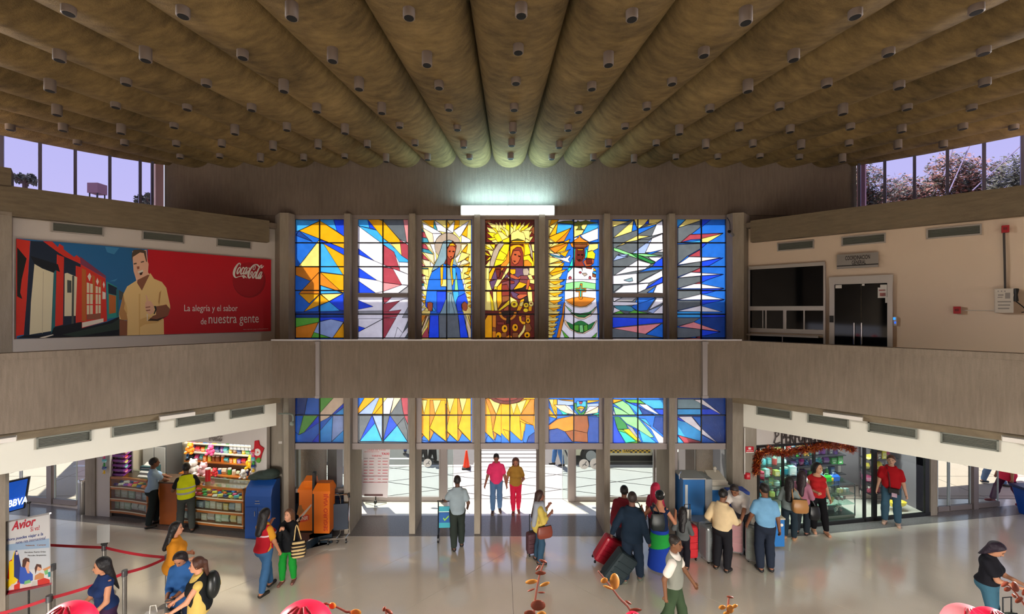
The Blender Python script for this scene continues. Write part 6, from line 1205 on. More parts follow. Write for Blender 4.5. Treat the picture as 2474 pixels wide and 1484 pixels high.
# orange machine: two housings with sloping hoods
def pw(px, py, d): return P(px,py,d)
mz = 10.05
t = thing('wrapping_machine', 'orange luggage wrapping machine with two hooded housings and red lettering', 'machine', ((735-CX)*mz/FO, mz, 0.22))
def X_(px, d=mz): return (px-CX)*d/FO
def Z_(py, d=mz): return H-(py-CY)*d/FO
for nm, x0, x1, yt, yb, d in (('left_housing',716,752,1192,1276,mz+.12),('right_housing',758,796,1190,1274,mz)):
    b = MB(); b.box(((X_(x0)+X_(x1))/2, d+.17, (Z_(yt)+.24)/2+.0), (X_(x1)-X_(x0), .34, Z_(yt)-.24)); b.build('housing', ORG, t, bevel=.01)
    xa, xb = X_(x0-2), X_(x1+2); zb = Z_(yt+3); zt2 = Z_(yt-18); b = MB()
    b.add([(xa,d-.02,zb),(xb,d-.02,zb),(xb,d+.36,zb),(xa,d+.36,zb),(xa,d-.02,zb+.06),(xb,d-.02,zb+.06),(xb,d+.36,zb+.06),(xa,d+.36,zb+.06),(xa+.05,d+.1,zt2),(xb-.05,d+.1,zt2),(xb-.05,d+.3,zt2),(xa+.05,d+.3,zt2)],[(3,2,1,0),(0,1,5,4),(1,2,6,5),(2,3,7,6),(3,0,4,7),(4,5,9,8),(5,6,10,9),(6,7,11,10),(7,4,8,11),(8,9,10,11)]); b.build('hood', ORG, t)
b = MB(); b.box(((X_(752)+X_(758))/2, mz+.1, .95), (X_(758)-X_(752), .1, 1.4)); b.build('mast', mat('mast_black',(26,22,22),.4), t)
b = MB(); b.box((X_(742), mz+.2, Z_(1172)), (.26,.2,.2), R=Matrix.Rotation(.35,3,'X')); b.build('control_box', ORG, t, bevel=.01)
text('SEGURO VIAJE', ORD, (X_(794.5), mz-.004, .3), (0,0,1), (-1,0,0), .9, .12, parent=t, depth=.003, bold=.015)
for pts, col in (([(717,1243),(722,1222),(728,1220),(731,1230),(735,1233),(730,1240),(722,1246)],(150,96,40)),([(716,1258),(752,1218),(753,1222),(720,1264)],(224,206,190)),([(722,1250),(742,1243),(747,1246),(747,1256),(738,1260),(722,1262)],(228,70,40)),([(716,1262),(726,1258),(722,1275),(716,1275)],(170,110,50))):
    b = MB(); b.slab([(X_(x,mz+.12),mz+.115,Z_(y,mz+.12)) for x, y in pts],(0,-1,0),.003); b.build('printed_motif', mat('motif_%d' % col[0], col, .5), t)
text('UNIR', mat('motif_white',(240,220,206),.5), (X_(724,mz+.12),mz+.11,Z_(1258,mz+.12)), (1,0,.12), (0,0,1), .2, .09, parent=t, depth=.002, bold=.01, shear=.2)
# folded trolleys nested by the window
def trolley(px, lb, i):
    p = Vector((X_(px,10.32), 10.3, 0)); t = thing('luggage_trolley', lb, 'trolley', p, 0.2, 'nested luggage trolleys by the window')
    def pb(nm, m_, f, sm=True): b = MB(); f(b); b.build(nm, m_, t, world=False, smooth=sm)
    pb('frame', CHROME, lambda b: (b.tube([(-.22,0,.1),(-.22,.06,.95),(-.16,.1,1.0),(.16,.1,1.0),(.22,.06,.95),(.22,0,.1)],.014,6), b.tube([(-.22,0,.1),(-.18,-.28,.12),(.18,-.28,.12),(.22,0,.1)],.014,6)))
    pb('front_panel', mat('trolley_dark',(40,52,70),.5), lambda b: b.box((0,.03,.5),(.4,.02,.62)), False)
    for x in (-.22,.22): pb('grip', BLACKM, lambda b: b.tube([(x,.06,.93),(x*.9,.1,1.02)],.026,7))
    for x, y in ((-.2,-.26),(.2,-.26),(0,.05)): pb('wheel', BLACKM, lambda b: b.tube([(x-.015,y,.05),(x+.015,y,.05)],.05,10))
trolley(799,'luggage trolley nearest the orange machine, chrome with dark panel',0); trolley(820,'second luggage trolley, standing against the pillar by the orange machine',1)
# queue barrier posts and belts
POST = STEEL; BELT = mat('belt_red', (178,24,44), .55)
def post(px, py, lb, h=.98, top=True, base=True):
    p = F(px,py) if py < 1500 else None
    t = thing('queue_post', lb, 'queue post', p, 0, 'steel queue posts')
    if base: b = MB(); b.lathe([(.17,0),(.17,.012),(.06,.035)],n=20); b.build('base', mat('base_grey',(150,146,142),.35,.6), t, smooth=True, world=False)
    b = MB(); b.lathe([(.034,.02),(.034,h-.06)],n=14); b.build('pole', POST, t, smooth=True, world=False); b = MB(); b.lathe([(.042,h-.1),(.042,h)],n=14); b.build('belt_head', mat('post_head',(96,96,100),.4,.5), t, smooth=True, world=False)
    return p+Vector((0,0,h-.06))
def belt(a_, c_, lb, sag=.03):
    b = MB(); pts = [a_.lerp(c_,i/8)-Vector((0,0,sag*math.sin(PI*i/8))) for i in range(9)]
    for i in range(8): b.bar(pts[i], pts[i+1]+(pts[i+1]-pts[i])*.02, .006, .05)
    o = b.build('queue_belt', BELT); tag(o, lb, 'queue belt', None)
def fpost(px, ytop, h=.98): # floor point of a post whose top shows at (px, ytop)
    d = FO*(H-h)/(ytop-CY); return ((px-CX)*d/FO, d)
tops = {}
for key, px, yt, lb in (('a',404,1341,'queue post where both red belts meet, beside the woman in mustard'),('b',252,1317,'queue post carrying the small white sign board'),('c',301,1378,'queue post right of the woman in the navy dress'),('d',128,1364,'queue post at the lower right corner of the airline banner'),('e',119,1439,'short-looking queue post at the bottom left, in front of the banner'),('f',-45,1296,'queue post behind the airline banner, holding the rear belt'),('g',-70,1490,'queue post at the far left edge, end of the front belt')):
    x, y = fpost(px,yt); px_, py_ = CX+x*FO/y, CY+H*FO/y
    t = thing('queue_post', lb, 'queue post', (x,y,0), 0, 'steel queue posts')
    b = MB(); b.lathe([(.17,0),(.17,.012),(.06,.035)],n=20); b.build('base', mat('base_grey',(150,146,142),.35,.6), t, smooth=True, world=False)
    b = MB(); b.lathe([(.034,.02),(.034,.9)],n=14); b.build('pole', POST, t, smooth=True, world=False); b = MB(); b.lathe([(.042,.88),(.042,.98)],n=14); b.build('belt_head', mat('post_head',(96,96,100),.4,.5), t, smooth=True, world=False)
    tops[key] = Vector((x,y,.93))
belt(tops['f'],tops['b'],'red queue belt running from behind the banner to the sign post'); belt(tops['b'],tops['a'],'red queue belt from the sign post to the corner post'); belt(tops['a'],tops['c'],'red queue belt from the corner post forward to the post by the navy dress'); belt(tops['c'],tops['e'],'red queue belt passing behind the woman in the navy dress'); belt(tops['e'],tops['g'],'red queue belt at the bottom left corner, nearest the viewer')
belt(tops['d'],Vector((-8.1,7.2,.93)),'red queue belt passing behind the lower edge of the airline banner')
p = tops['b']; t = thing('sign_board', 'small blank white board clipped on top of a queue post', 'sign', p+Vector((0,0,.06))); b = MB(); b.box(p+Vector((0,-.02,.27)),(.2,.012,.34),.25); b.build('board', mat('board_white',(206,208,208),.4), t); b = MB(); b.box(p+Vector((0,0,.085)),(.1,.03,.05),.25); b.build('clip', BLACKM, t)
# airline banner on a stand at the far left
bd = 7.15
BP = (0.34,1,0.34*(62-CX)*bd/FO+bd)
t = thing('roll_banner', 'tall airline banner on a thin stand with red lettering and two smiling passengers', 'banner', ((62-CX)*bd/FO, bd, 0))
PB = dict(w=(214,214,216),W=(198,204,212),b=(150,176,206),y=(240,206,30),r=(206,50,40),n=(30,50,120),u=(50,90,190),f=(226,170,140),h=(84,50,40),g=(120,190,120),d=(150,30,40),o=(206,140,90),p=(230,200,196),t=(40,140,150),x=(200,196,190))
bp = parse('''w 35,205 860,50 880,1285 110,1450; b 60,600 860,480 870,760 100,820; W 80,700 870,640 870,1000 110,1050; r 125,1180 160,880 210,840 215,900 170,1200; y 155,890 240,860 250,1160 330,1190 240,1280 170,1320 105,1400 110,1260 160,1190; y 205,860 240,730 260,690 250,880
n 245,780 275,690 300,690 330,770 370,970 560,1100 575,1210 360,1230 245,1150; u 350,980 450,980 575,1110 575,1210 440,1280 330,1270; p 275,720 310,710 315,765 280,770; f 385,880 430,820 500,830 520,900 500,990 440,990; h 385,970 400,850 450,815 510,830 520,900 470,880 440,980 410,990; f 440,980 500,980 520,1090 480,1090
g 430,1230 520,1200 545,1250 420,1290; p 400,1290 550,1270 540,1330 360,1370; x 560,1230 650,1220 660,1300 545,1320; f 620,980 650,935 720,950 735,1010 700,1050 640,1040; h 605,1000 640,925 720,940 730,1040 720,1000 660,970 620,1110; o 610,1130 700,1080 770,1100 770,1180 600,1210; r 655,1210 780,1170 870,1200 875,1285 660,1300; g 770,1050 840,1020 840,1100 790,1120; t 840,1070 880,1060 880,1150 840,1160; o 740,1020 880,960 880,1000 780,1050
r 245,1300 350,1240 345,1390 245,1400; p 190,1290 240,1270 235,1400 180,1405; d 105,1400 880,1260 880,1290 110,1455''', 0, 1235, 7.238)
fb = lambda x, y: onp(x,y,BP)
sheet([(PB[k], p_) for k, p_ in bp], fb, 'print', t)
bn = Vector((-BP[0],-1,0)).normalized()
b = MB(); b.slab([onp(x,y,BP)-bn*.004 for x, y in ((4.6,1263),(119,1242),(121.5,1412),(14.5,1435))], bn, .004); b.build('backing', mat('banner_back',(200,200,200),.6), t)
ubx = (onp(100,1300,BP)-onp(20,1300,BP)); ubx.z = 0
def bt(s, x0, y0, x1, h_px, col, **k):
    o_ = onp(x0,y0,BP); e = onp(x1,y0,BP); L_ = math.hypot(e.x-o_.x,e.y-o_.y); sl_ = (k.pop('tilt',0)); hz = h_px*o_.y/FO
    return text(s, mat('ink_%02x%02x%02x' % col, col, .6), o_+bn*.002, Vector((e.x-o_.x,e.y-o_.y,sl_*L_)), UZ, L_, hz, parent=t, depth=.001, **k)
bt('Avior', 28, 1283, 90, 21, (190,24,50), shear=.25, bold=.03, tilt=.3); bt('Sí va!', 74, 1285, 97, 11, (206,60,70), tilt=.3)
bt('¿ahora puedes viajar a la', 12, 1311, 108, 9, (50,70,140), tilt=.27, shear=.2, bold=.01); bt('nueva ruta internacional', 38, 1315, 113, 7, (50,70,140), tilt=.27, shear=.2)
bt('Valencia   Caracas', 62, 1320, 112, 3.5, (170,110,60), tilt=.2); bt('Barcelona, Puerto Ordaz', 60, 1337, 112, 4, (70,66,66), tilt=.2); bt('Maracaibo, Barquisimeto', 68, 1345, 113, 4, (70,66,66), tilt=.2)
b = MB(); b.bar(onp(2,1264,BP), onp(121.5,1240.5,BP), .025); b.build('top_bar', ALUB, t); b = MB(); b.bar(onp(13,1436,BP), onp(122,1411,BP), .03); b.build('bottom_bar', mat('bar_red',(150,34,50),.4), t)
q_ = onp(60,1240,BP)+Vector((0,.06,0)); b = MB(); b.tube([Vector((q_.x,q_.y,.02)), Vector((q_.x,q_.y,q_.z+.14))], .013, 6); b.build('pole', BLACKM, t); b = MB(); b.box(Vector((q_.x,q_.y,.015)),(.5,.3,.03)); b.build('base', BLACKM, t); b = MB(); b.box(Vector((q_.x,q_.y,q_.z+.15)),(.05,.03,.03)); b.build('hook', BLACKM, t)
# blue screen hung from the left column
q = [P(-60,1182,7.6),P(72,1153,8.0),P(60,1228,8.0),P(-60,1262,7.6)]
t = thing('wall_screen', 'blue lit screen in a dark frame tilted at the far left column', 'screen', P(10,1230,7.8)); n = ((q[1]-q[0]).cross(q[3]-q[0])).normalized(); n = n if n.y < 0 else -n
b = MB(); b.slab(q, n, .07); b.build('frame', mat('screen_frame',(24,26,32),.4), t); c_ = sum(q,Vector())/4
b = MB(); b.slab([c_+(p-c_)*.93+n*.006 for p in q], n, .004); b.build('display', mat('screen_blue',(14,60,140),.2,emit=.75), t)
u = (q[1]-q[0]).normalized(); v = n.cross(u); v = v if v.z > 0 else -v; o_ = c_+(P(2,1215,7.8)-c_)+n*.01
L_ = (q[1]-q[0]).length; o_ = q[0]+u*(L_*.46)-v*.47+n*.012; text('aBBVA', mat('screen_text',(226,240,250),.4,emit=.8), o_, u, v, L_*.44, .13, parent=t, depth=.002, bold=.03, shear=.3)
b = MB(); b.bar(c_-n*.05, c_-n*.4+Vector((-.3,.1,0)), .06); b.build('bracket', BLACKM, t)
# left foreground column
b = MB(); b.prism([P(-260,1000,6.9).xy[:],P(13,1000,7.25).xy[:],P(22,1000,7.5).xy[:],P(-100,1000,8.4).xy[:]], 0, 3.66); struct('column_near_left', b, CONP)
# taxi fare banner with its tripod inside the entrance
yb_ = 12.0
t = thing('fare_banner', 'white and red taxi fare banner on a tripod inside the entrance', 'banner', ((905-CX)*yb_/FO, yb_, 0))
def tb(nm, x0, y0, x1, y1, m_, d=.0, t_=.002): b = MB(); b.slab([P(x,y,yb_)+Vector((0,-d,0)) for x, y in ((x0,y0),(x1,y0),(x1,y1),(x0,y1))],(0,-1,0),t_); return b.build(nm, m_, t)
b = MB(); b.slab([P(875,1076,yb_),P(943,1076,yb_),P(936,1203,yb_),P(873,1197,yb_)],(0,-1,0),.006); b.build('cloth', mat('fare_cloth',(232,222,226),.7), t)
INK = mat('fare_red',(206,36,56),.6); INKG = mat('fare_grey',(150,136,142),.7)
def ft(s, x0, y0, x1, y1, m_=INK, **k): o_ = P(x0,y1,yb_)+Vector((0,-.003,0)); text(s, m_, o_, (1,0,0), (0,0,1), (x1-x0)*yb_/FO, (y1-y0)*yb_/FO, parent=t, depth=.001, **k)
ft('TAXI',922,1094,940,1099.5,bold=.03); ft('LINEA DE TAXIS',888,1086,932,1089); ft('TARIFAS',898,1100,922,1103.5,bold=.02); ft('SERVICIO EJECUTIVO',880,1091,916,1093.5)
for i in range(9):
    for x0, x1 in ((879,889),(892,904),(913,921),(924,938)):
        y = 1107+i*7.2; tb('fare_row', x0, y, x1-(i%3), y+1.3, INK if i % 3 else INKG, .002)
for y in (1150,1165): tb('rule', 876, y, 936, y+1, INK, .002)
tb('dark_band', 880, 1194, 925, 1199, mat('fare_brown',(110,80,80),.7), .002)
for a_, c_ in (((883,1215),(907,1211)),((907,1211),(934,1215)),((907,1211),(904,1224))):
    b = MB(); p0 = F(c_[0],1216); p1 = F(a_[0],1216) if a_ != (907,1211) else (F(934,1216) if c_[0] > 920 else F(905,1226)); 
    b.tube([Vector(((907-CX)*yb_/FO,yb_,.09)), Vector((p1.x,p1.y,.012))], .01, 5); b.build('leg', BLACKM, t)
b = MB(); b.tube([Vector(((907-CX)*yb_/FO,yb_+.03,.06)), Vector(((907-CX)*yb_/FO,yb_+.03,1.9))], .014, 6); b.build('pole', BLACKM, t); b = MB(); b.ball((((907-CX)*yb_/FO,yb_,.1)),.05,7,5); b.build('hub', BLACKM, t)
# right: blue wrapping counter, register, blue boxes
BL2 = mat('counter_blue',(38,116,190),.4)
p = F(1683,1322); t = thing('blue_counter', 'tall blue wheeled counter cabinet near the right corner column', 'counter', (p.x,p.y+.25,0))
x0, x1 = X_(1655,10.05), X_(1708,10.05); yc = 10.2; w_ = x1-x0
b = MB(); b.box(((x0+x1)/2,yc+.2,1.0),(w_,.5,.95)); b.build('body', BL2, t, bevel=.012); b = MB(); b.box(((x0+x1)/2,yc+.2,1.49),(w_+.04,.54,.03)); b.build('top', mat('counter_top_grey',(176,178,178),.4), t)
b = MB(); b.box((x0+.07,yc-.06,1.0),(.06,.02,.7)); b.build('film_roll', mat('film_white',(214,220,222),.2), t); b = MB(); b.box((x1+.09,yc+.2,1.0),(.17,.5,.95)); b.build('side_panel', mat('side_steel',(160,164,166),.3,.7), t)
b = MB(); b.lathe([(.33,.14),(.34,.2),(.34,.46)],((x0+x1)/2+.05,yc-.05,0),24); b.build('drum', mat('drum_blue',(40,92,150),.4), t, smooth=True)
b = MB(); b.lathe([(.345,.46),(.345,.62),(.3,.63)],((x0+x1)/2+.05,yc-.05,0),24); b.build('drum_band', mat('drum_band',(176,180,182),.3,.5), t, smooth=True)
for x in (-.24,.24): b = MB(); b.box(((x0+x1)/2+.05+x,yc-.2,.72),(.1,.02,.22)); b.build('card_holder', PAP, t); b = MB(); b.tube([((x0+x1)/2+x-.012,yc-.2,.06),((x0+x1)/2+x+.012,yc-.2,.06)],.06,10); b.build('caster', BLACKM, t)
b = MB(); b.tube([(x0-.06,yc,1.46),(x0-.06,yc+.02,1.56),(x0+.02,yc+.1,1.6)],.015,6); b.build('handle', CHROME, t)
rp = Vector((X_(1731,10.35),10.35,0)); t = thing('register_stand', 'blue cabinet with a pale top under the cash register', 'cabinet', rp)
b = MB(); b.box(rp+Vector((0,.1,.6)),(.5,.45,1.2)); b.build('body', BL2, t, bevel=.01); b = MB(); b.box(rp+Vector((0,.1,1.24)),(.56,.5,.08)); b.build('top', mat('stand_top',(196,196,186),.5), t)
zr_ = 1.28; t = thing('cash_register', 'cream cash register with a yellow key area on the blue stand', 'cash register', rp+Vector((0,.1,zr_)))
CRM = mat('register_cream',(214,206,190),.5); b = MB(); b.box(rp+Vector((0,.1,zr_+.05)),(.46,.4,.1)); b.build('drawer_unit', CRM, t, bevel=.01)
b = MB(); b.add([rp+Vector(v)+Vector((0,.1,zr_+.1)) for v in ((-.2,-.18,0),(.2,-.18,0),(.2,.17,0),(-.2,.17,0),(-.2,-.18,.03),(.2,-.18,.03),(.17,.14,.15),(-.17,.14,.15))],[(3,2,1,0),(0,1,5,4),(1,2,6,5),(2,3,7,6),(3,0,4,7),(4,5,6,7)]); b.build('body', CRM, t)
for x, y, w2, c in ((-.08,.06,.14,(60,66,74)),(.1,.06,.1,(70,70,74)),(.02,-.08,.22,(226,186,110))): b = MB(); b.box(rp+Vector((x,.1+y,zr_+.153+(.0 if y > 0 else -.045))),(w2,.09,.012),R=Matrix.Rotation(.36,3,'X')); b.build('key_field', mat('keys_%d' % c[0], c, .5), t)
b = MB(); b.tube([rp+Vector((.06,.2,zr_+.2)),rp+Vector((.06,.2,zr_+.3))],.03,8); b.ball(rp+Vector((.06,.2,zr_+.31)),.045,8,6); b.build('display_pole', CRM, t)
q_ = Vector((X_(1779,10.1),10.12,0)); t = thing('blue_bin', 'deep blue plastic bin behind the man in the white polo', 'bin', q_); b = MB(); b.prism([(q_.x-.22,q_.y-.15),(q_.x+.22,q_.y-.15),(q_.x+.22,q_.y+.15),(q_.x-.22,q_.y+.15)],0,1.18); b.build('body', mat('bin_blue',(24,62,150),.45), t, bevel=.02); b = MB(); b.box(q_+Vector((0,0,1.22)),(.48,.34,.08)); b.build('lid', mat('bin_blue2',(30,74,170),.45), t, bevel=.02)
q_ = F(1880,1324)+Vector((0,.15,0)); t = thing('blue_crate_stand', 'low bright blue cabinet with a round white badge right of the light-blue shirt', 'cabinet', q_)
b = MB(); b.box(q_+Vector((0,0,.36)),(.24,.4,.62)); b.build('body', BL2, t, bevel=.01); b = MB(); b.box(q_+Vector((0,0,.69)),(.26,.42,.03)); b.build('lid', mat('lid_cream',(206,196,170),.5), t); b = MB(); b.slab([q_+Vector((.05+.035*math.cos(a*PI/6),-.203,.55+.035*math.sin(a*PI/6))) for a in range(12)],(0,-1,0),.003); b.build('badge', WT, t); b = MB(); b.box(q_+Vector((0,0,.025)),(.1,.1,.05)); b.build('foot', BLACKM, t)
q_ = F(1825,1330)+Vector((-.15,.9,0)); t = thing('slanted_sign', 'slanting bright blue board leaning behind the wrapped suitcases', 'board', q_); b = MB(); b.box(q_+Vector((0,.0,.42)),(.5,.05,.85),R=Matrix.Rotation(-.35,3,'X')); b.build('board', BL2, t)
# luggage
def suitcase(name, label, p, w_, h, d, col, rz=0, tilt=0, handle=.4, wrap=False, soft=False, group=None):
    t = thing(name, label, 'suitcase', p, rz, group); t.rotation_euler = (tilt,0,rz)
    m_ = mat('case_%02x%02x%02x' % tuple(col), col, .35 if not soft else .7, bump=.15 if soft else 0)
    def pb(nm, mm, f, sm=False, bv=0): b = MB(); f(b); b.build(nm, mm, t, world=False, smooth=sm, bevel=bv)
    pb('shell', m_, lambda b: b.box((0,0,h/2+.05),(w_,d,h)), bv=min(.06,d*.3))
    for z in (.3,.5,.7): pb('rib', m_, lambda b: b.box((0,-d/2-.004,.05+h*z),(w_*.8,.02,.03)), bv=.008)
    for x in (-w_/2+.05,w_/2-.05):
        for y in (-d/2+.04,d/2-.04): pb('wheel', BLACKM, lambda b: b.tube([(x-.012,y,.03),(x+.012,y,.03)],.03,10))
    if handle:
        pb('handle', mat('handle_dark',(40,40,44),.4,.3), lambda b: b.tube([(-w_*.22,d*.3,h+.04),(-w_*.22,d*.3,h+handle),(w_*.22,d*.3,h+handle),(w_*.22,d*.3,h+.04)],.011,6), sm=True)
    pb('carry_handle', BLACKM, lambda b: b.tube([(-.09,0,h+.04),(-.08,0,h+.075),(.08,0,h+.075),(.09,0,h+.04)],.012,6))
    if wrap: pb('plastic_wrap', glass('wrap_film',(236,240,240),.12,.22,(226,230,230)), lambda b: b.box((0,0,h/2+.06),(w_+.03,d+.03,h+.04)), bv=.05)
    return t
# ---------------------------------------------------------------- people: bodies grown from blended tapered limbs
def surface_nets(d, org, h):
    """quads of the zero level of the grid d (negative inside)"""
    ins = d < 0; nx, ny, nz = d.shape; acc = np.zeros((nx-1,ny-1,nz-1,3)); cnt = np.zeros((nx-1,ny-1,nz-1)); sl_ = lambda o: tuple(slice(o[i], d.shape[i]-1+o[i]) for i in range(3))
    corners = [(i,j,k) for i in (0,1) for j in (0,1) for k in (0,1)]
    for a in corners:
        for ax in range(3):
            if a[ax] == 0:
                c = list(a); c[ax] = 1; da, dc = d[sl_(a)], d[sl_(c)]; m_ = (da < 0) != (dc < 0)
                t = np.where(m_, da/np.where(m_, da-dc, 1), 0)
                for q in range(3): acc[...,q] += np.where(m_, a[q]+(t if q == ax else 0), 0)
                cnt += m_
    act = cnt > 0; idx = -np.ones(act.shape, int); idx[act] = np.arange(act.sum()); ijk = np.argwhere(act)
    V = (ijk + acc[act]/cnt[act][:,None])*h + org; Q = []
    for ax in range(3):
        u, v = (ax+1)%3, (ax+2)%3
        s0 = [slice(None)]*3; s1 = [slice(None)]*3; s0[ax] = slice(0,-1); s1[ax] = slice(1,None)
        a_, b_ = ins[tuple(s0)], ins[tuple(s1)]; e = np.argwhere(a_ != b_); e = e[(e[:,u] > 0) & (e[:,v] > 0) & (e[:,u] < d.shape[u]-1) & (e[:,v] < d.shape[v]-1)]
        if not len(e): continue
        fl_ = a_[tuple(e.T)]
        def at(du, dv): f = e.copy(); f[:,u] -= du; f[:,v] -= dv; return idx[tuple(f.T)]
        q = np.stack([at(1,1), at(0,1), at(0,0), at(1,0)], 1); q[~fl_] = q[~fl_][:,::-1]; Q.append(q)
    return V, np.concatenate(Q)
class SDF:
    def __init__(s, lo, hi, h):
        s.h = h; s.o = np.array(lo, float); n = np.ceil((np.array(hi)-s.o)/h).astype(int)+1; s.n = n; s.d = np.full(tuple(n), 9.0, 'f')
    def sub(s, lo, hi):
        a = np.maximum(0, np.floor((np.array(lo)-s.o)/s.h).astype(int)); b = np.minimum(s.n, np.ceil((np.array(hi)-s.o)/s.h).astype(int)+1)
        if (b <= a).any(): return None, None
        g = np.meshgrid(*[s.o[i]+s.h*np.arange(a[i], b[i]) for i in range(3)], indexing='ij'); return tuple(slice(a[i],b[i]) for i in range(3)), g
    def blend(s, S_, dn, k):
        o = s.d[S_]
        if k <= 0: s.d[S_] = np.minimum(o, dn); return
        hh = np.clip(0.5+0.5*(o-dn)/k, 0, 1); s.d[S_] = np.where(o > 8, dn, o*(1-hh)+dn*hh-k*hh*(1-hh))
    def cap(s, a, b, ra, rb, k=0.03, flat=(1,1)):
        """tapered capsule; flat = (widening along x, along y) of the cross-section"""
        a, b = np.array(a, float), np.array(b, float); R = max(ra,rb)*max(flat)+k+3*s.h; S_, g = s.sub(np.minimum(a,b)-R, np.maximum(a,b)+R)
        if S_ is None: return s
        d = b-a; L = d@d or 1e-9; P_ = [g[i]-a[i] for i in range(3)]; t = np.clip((P_[0]*d[0]+P_[1]*d[1]+P_[2]*d[2])/L, 0, 1)
        q = [(P_[i]-t*d[i])/(flat[i] if i < 2 else 1) for i in range(3)]
        s.blend(S_, np.sqrt(q[0]**2+q[1]**2+q[2]**2)-(ra+(rb-ra)*t), k); return s
    def ell(s, c, r, k=0.02, R=None):
        c = np.array(c, float); r = np.array(r, float); m_ = max(r)+k+3*s.h; S_, g = s.sub(c-m_, c+m_)
        if S_ is None: return s
        q = np.stack([g[i]-c[i] for i in range(3)]); 
        if R is not None: q = np.einsum('ij,j...->i...', np.array(R.transposed()), q)
        e = np.sqrt(sum((q[i]/r[i])**2 for i in range(3))); s.blend(S_, (e-1)*min(r), k); return s
    def cut(s, p, n):
        """remove everything on the side n points to"""
        a = [((s.o[i]+s.h*np.arange(s.n[i])-p[i])*n[i]).reshape([-1 if j == i else 1 for j in range(3)]) for i in range(3)]; np.maximum(s.d, a[0]+a[1]+a[2], out=s.d); return s
    def mesh(s):
        s.d[s.d > 8] = 1.0
        J = np.argwhere(s.d < .02); a = np.maximum(0, J.min(0)-2); b = J.max(0)+3; s.d = s.d[a[0]:b[0],a[1]:b[1],a[2]:b[2]].copy(); s.o = s.o+a*s.h
        s.d[[0,-1]] = 1; s.d[:,[0,-1]] = 1; s.d[:,:,[0,-1]] = 1
        return surface_nets(s.d, s.o, s.h)
def np_obj(name, V, Q, mats_, parent, smooth=True, mi=None):
    me = bpy.data.meshes.new(name); me.vertices.add(len(V)); me.vertices.foreach_set('co', np.asarray(V, 'f').ravel()); me.loops.add(4*len(Q)); me.loops.foreach_set('vertex_index', np.asarray(Q, 'i').ravel())
    me.polygons.add(len(Q)); me.polygons.foreach_set('loop_start', np.arange(0,4*len(Q),4)); me.polygons.foreach_set('loop_total', np.full(len(Q),4))
    for m_ in mats_: me.materials.append(m_)
    if mi is not None: me.polygons.foreach_set('material_index', mi)
    me.update(calc_edges=True)
    if smooth: me.shade_smooth()
    o = bpy.data.objects.new(name, me); C.objects.link(o); o.parent = parent; return o
def cloth(col, bump=.25): return mat('cloth_%02x%02x%02x' % tuple(col), col, .85, bump=bump, bscale=14, spec=.2, vary=.12, vscale=9)
def skin(col): return mat('skin_%02x%02x%02x' % tuple(col), col, .55, spec=.35)
def hairm(col): return mat('hair_%02x%02x%02x' % tuple(col), col, .5, bump=.5, bscale=30, spec=.4)
EYEW = mat('eye_dark', (22,16,14), .3); LIPM = mat('lip_tone', (140,70,64), .5)
def ik(a, t, l1, l2, pole):
    a, t, pole = Vector(a), Vector(t), Vector(pole); d = t-a; L = min(max(d.length,.05), (l1+l2)*.999); dn = d.normalized(); x = (l1*l1-l2*l2+L*L)/(2*L); h = math.sqrt(max(0,l1*l1-x*x))
    p = pole-dn*pole.dot(dn); p = p.normalized() if p.length > 1e-5 else dn.orthogonal().normalized()
    return a+dn*x+p*h, a+dn*L
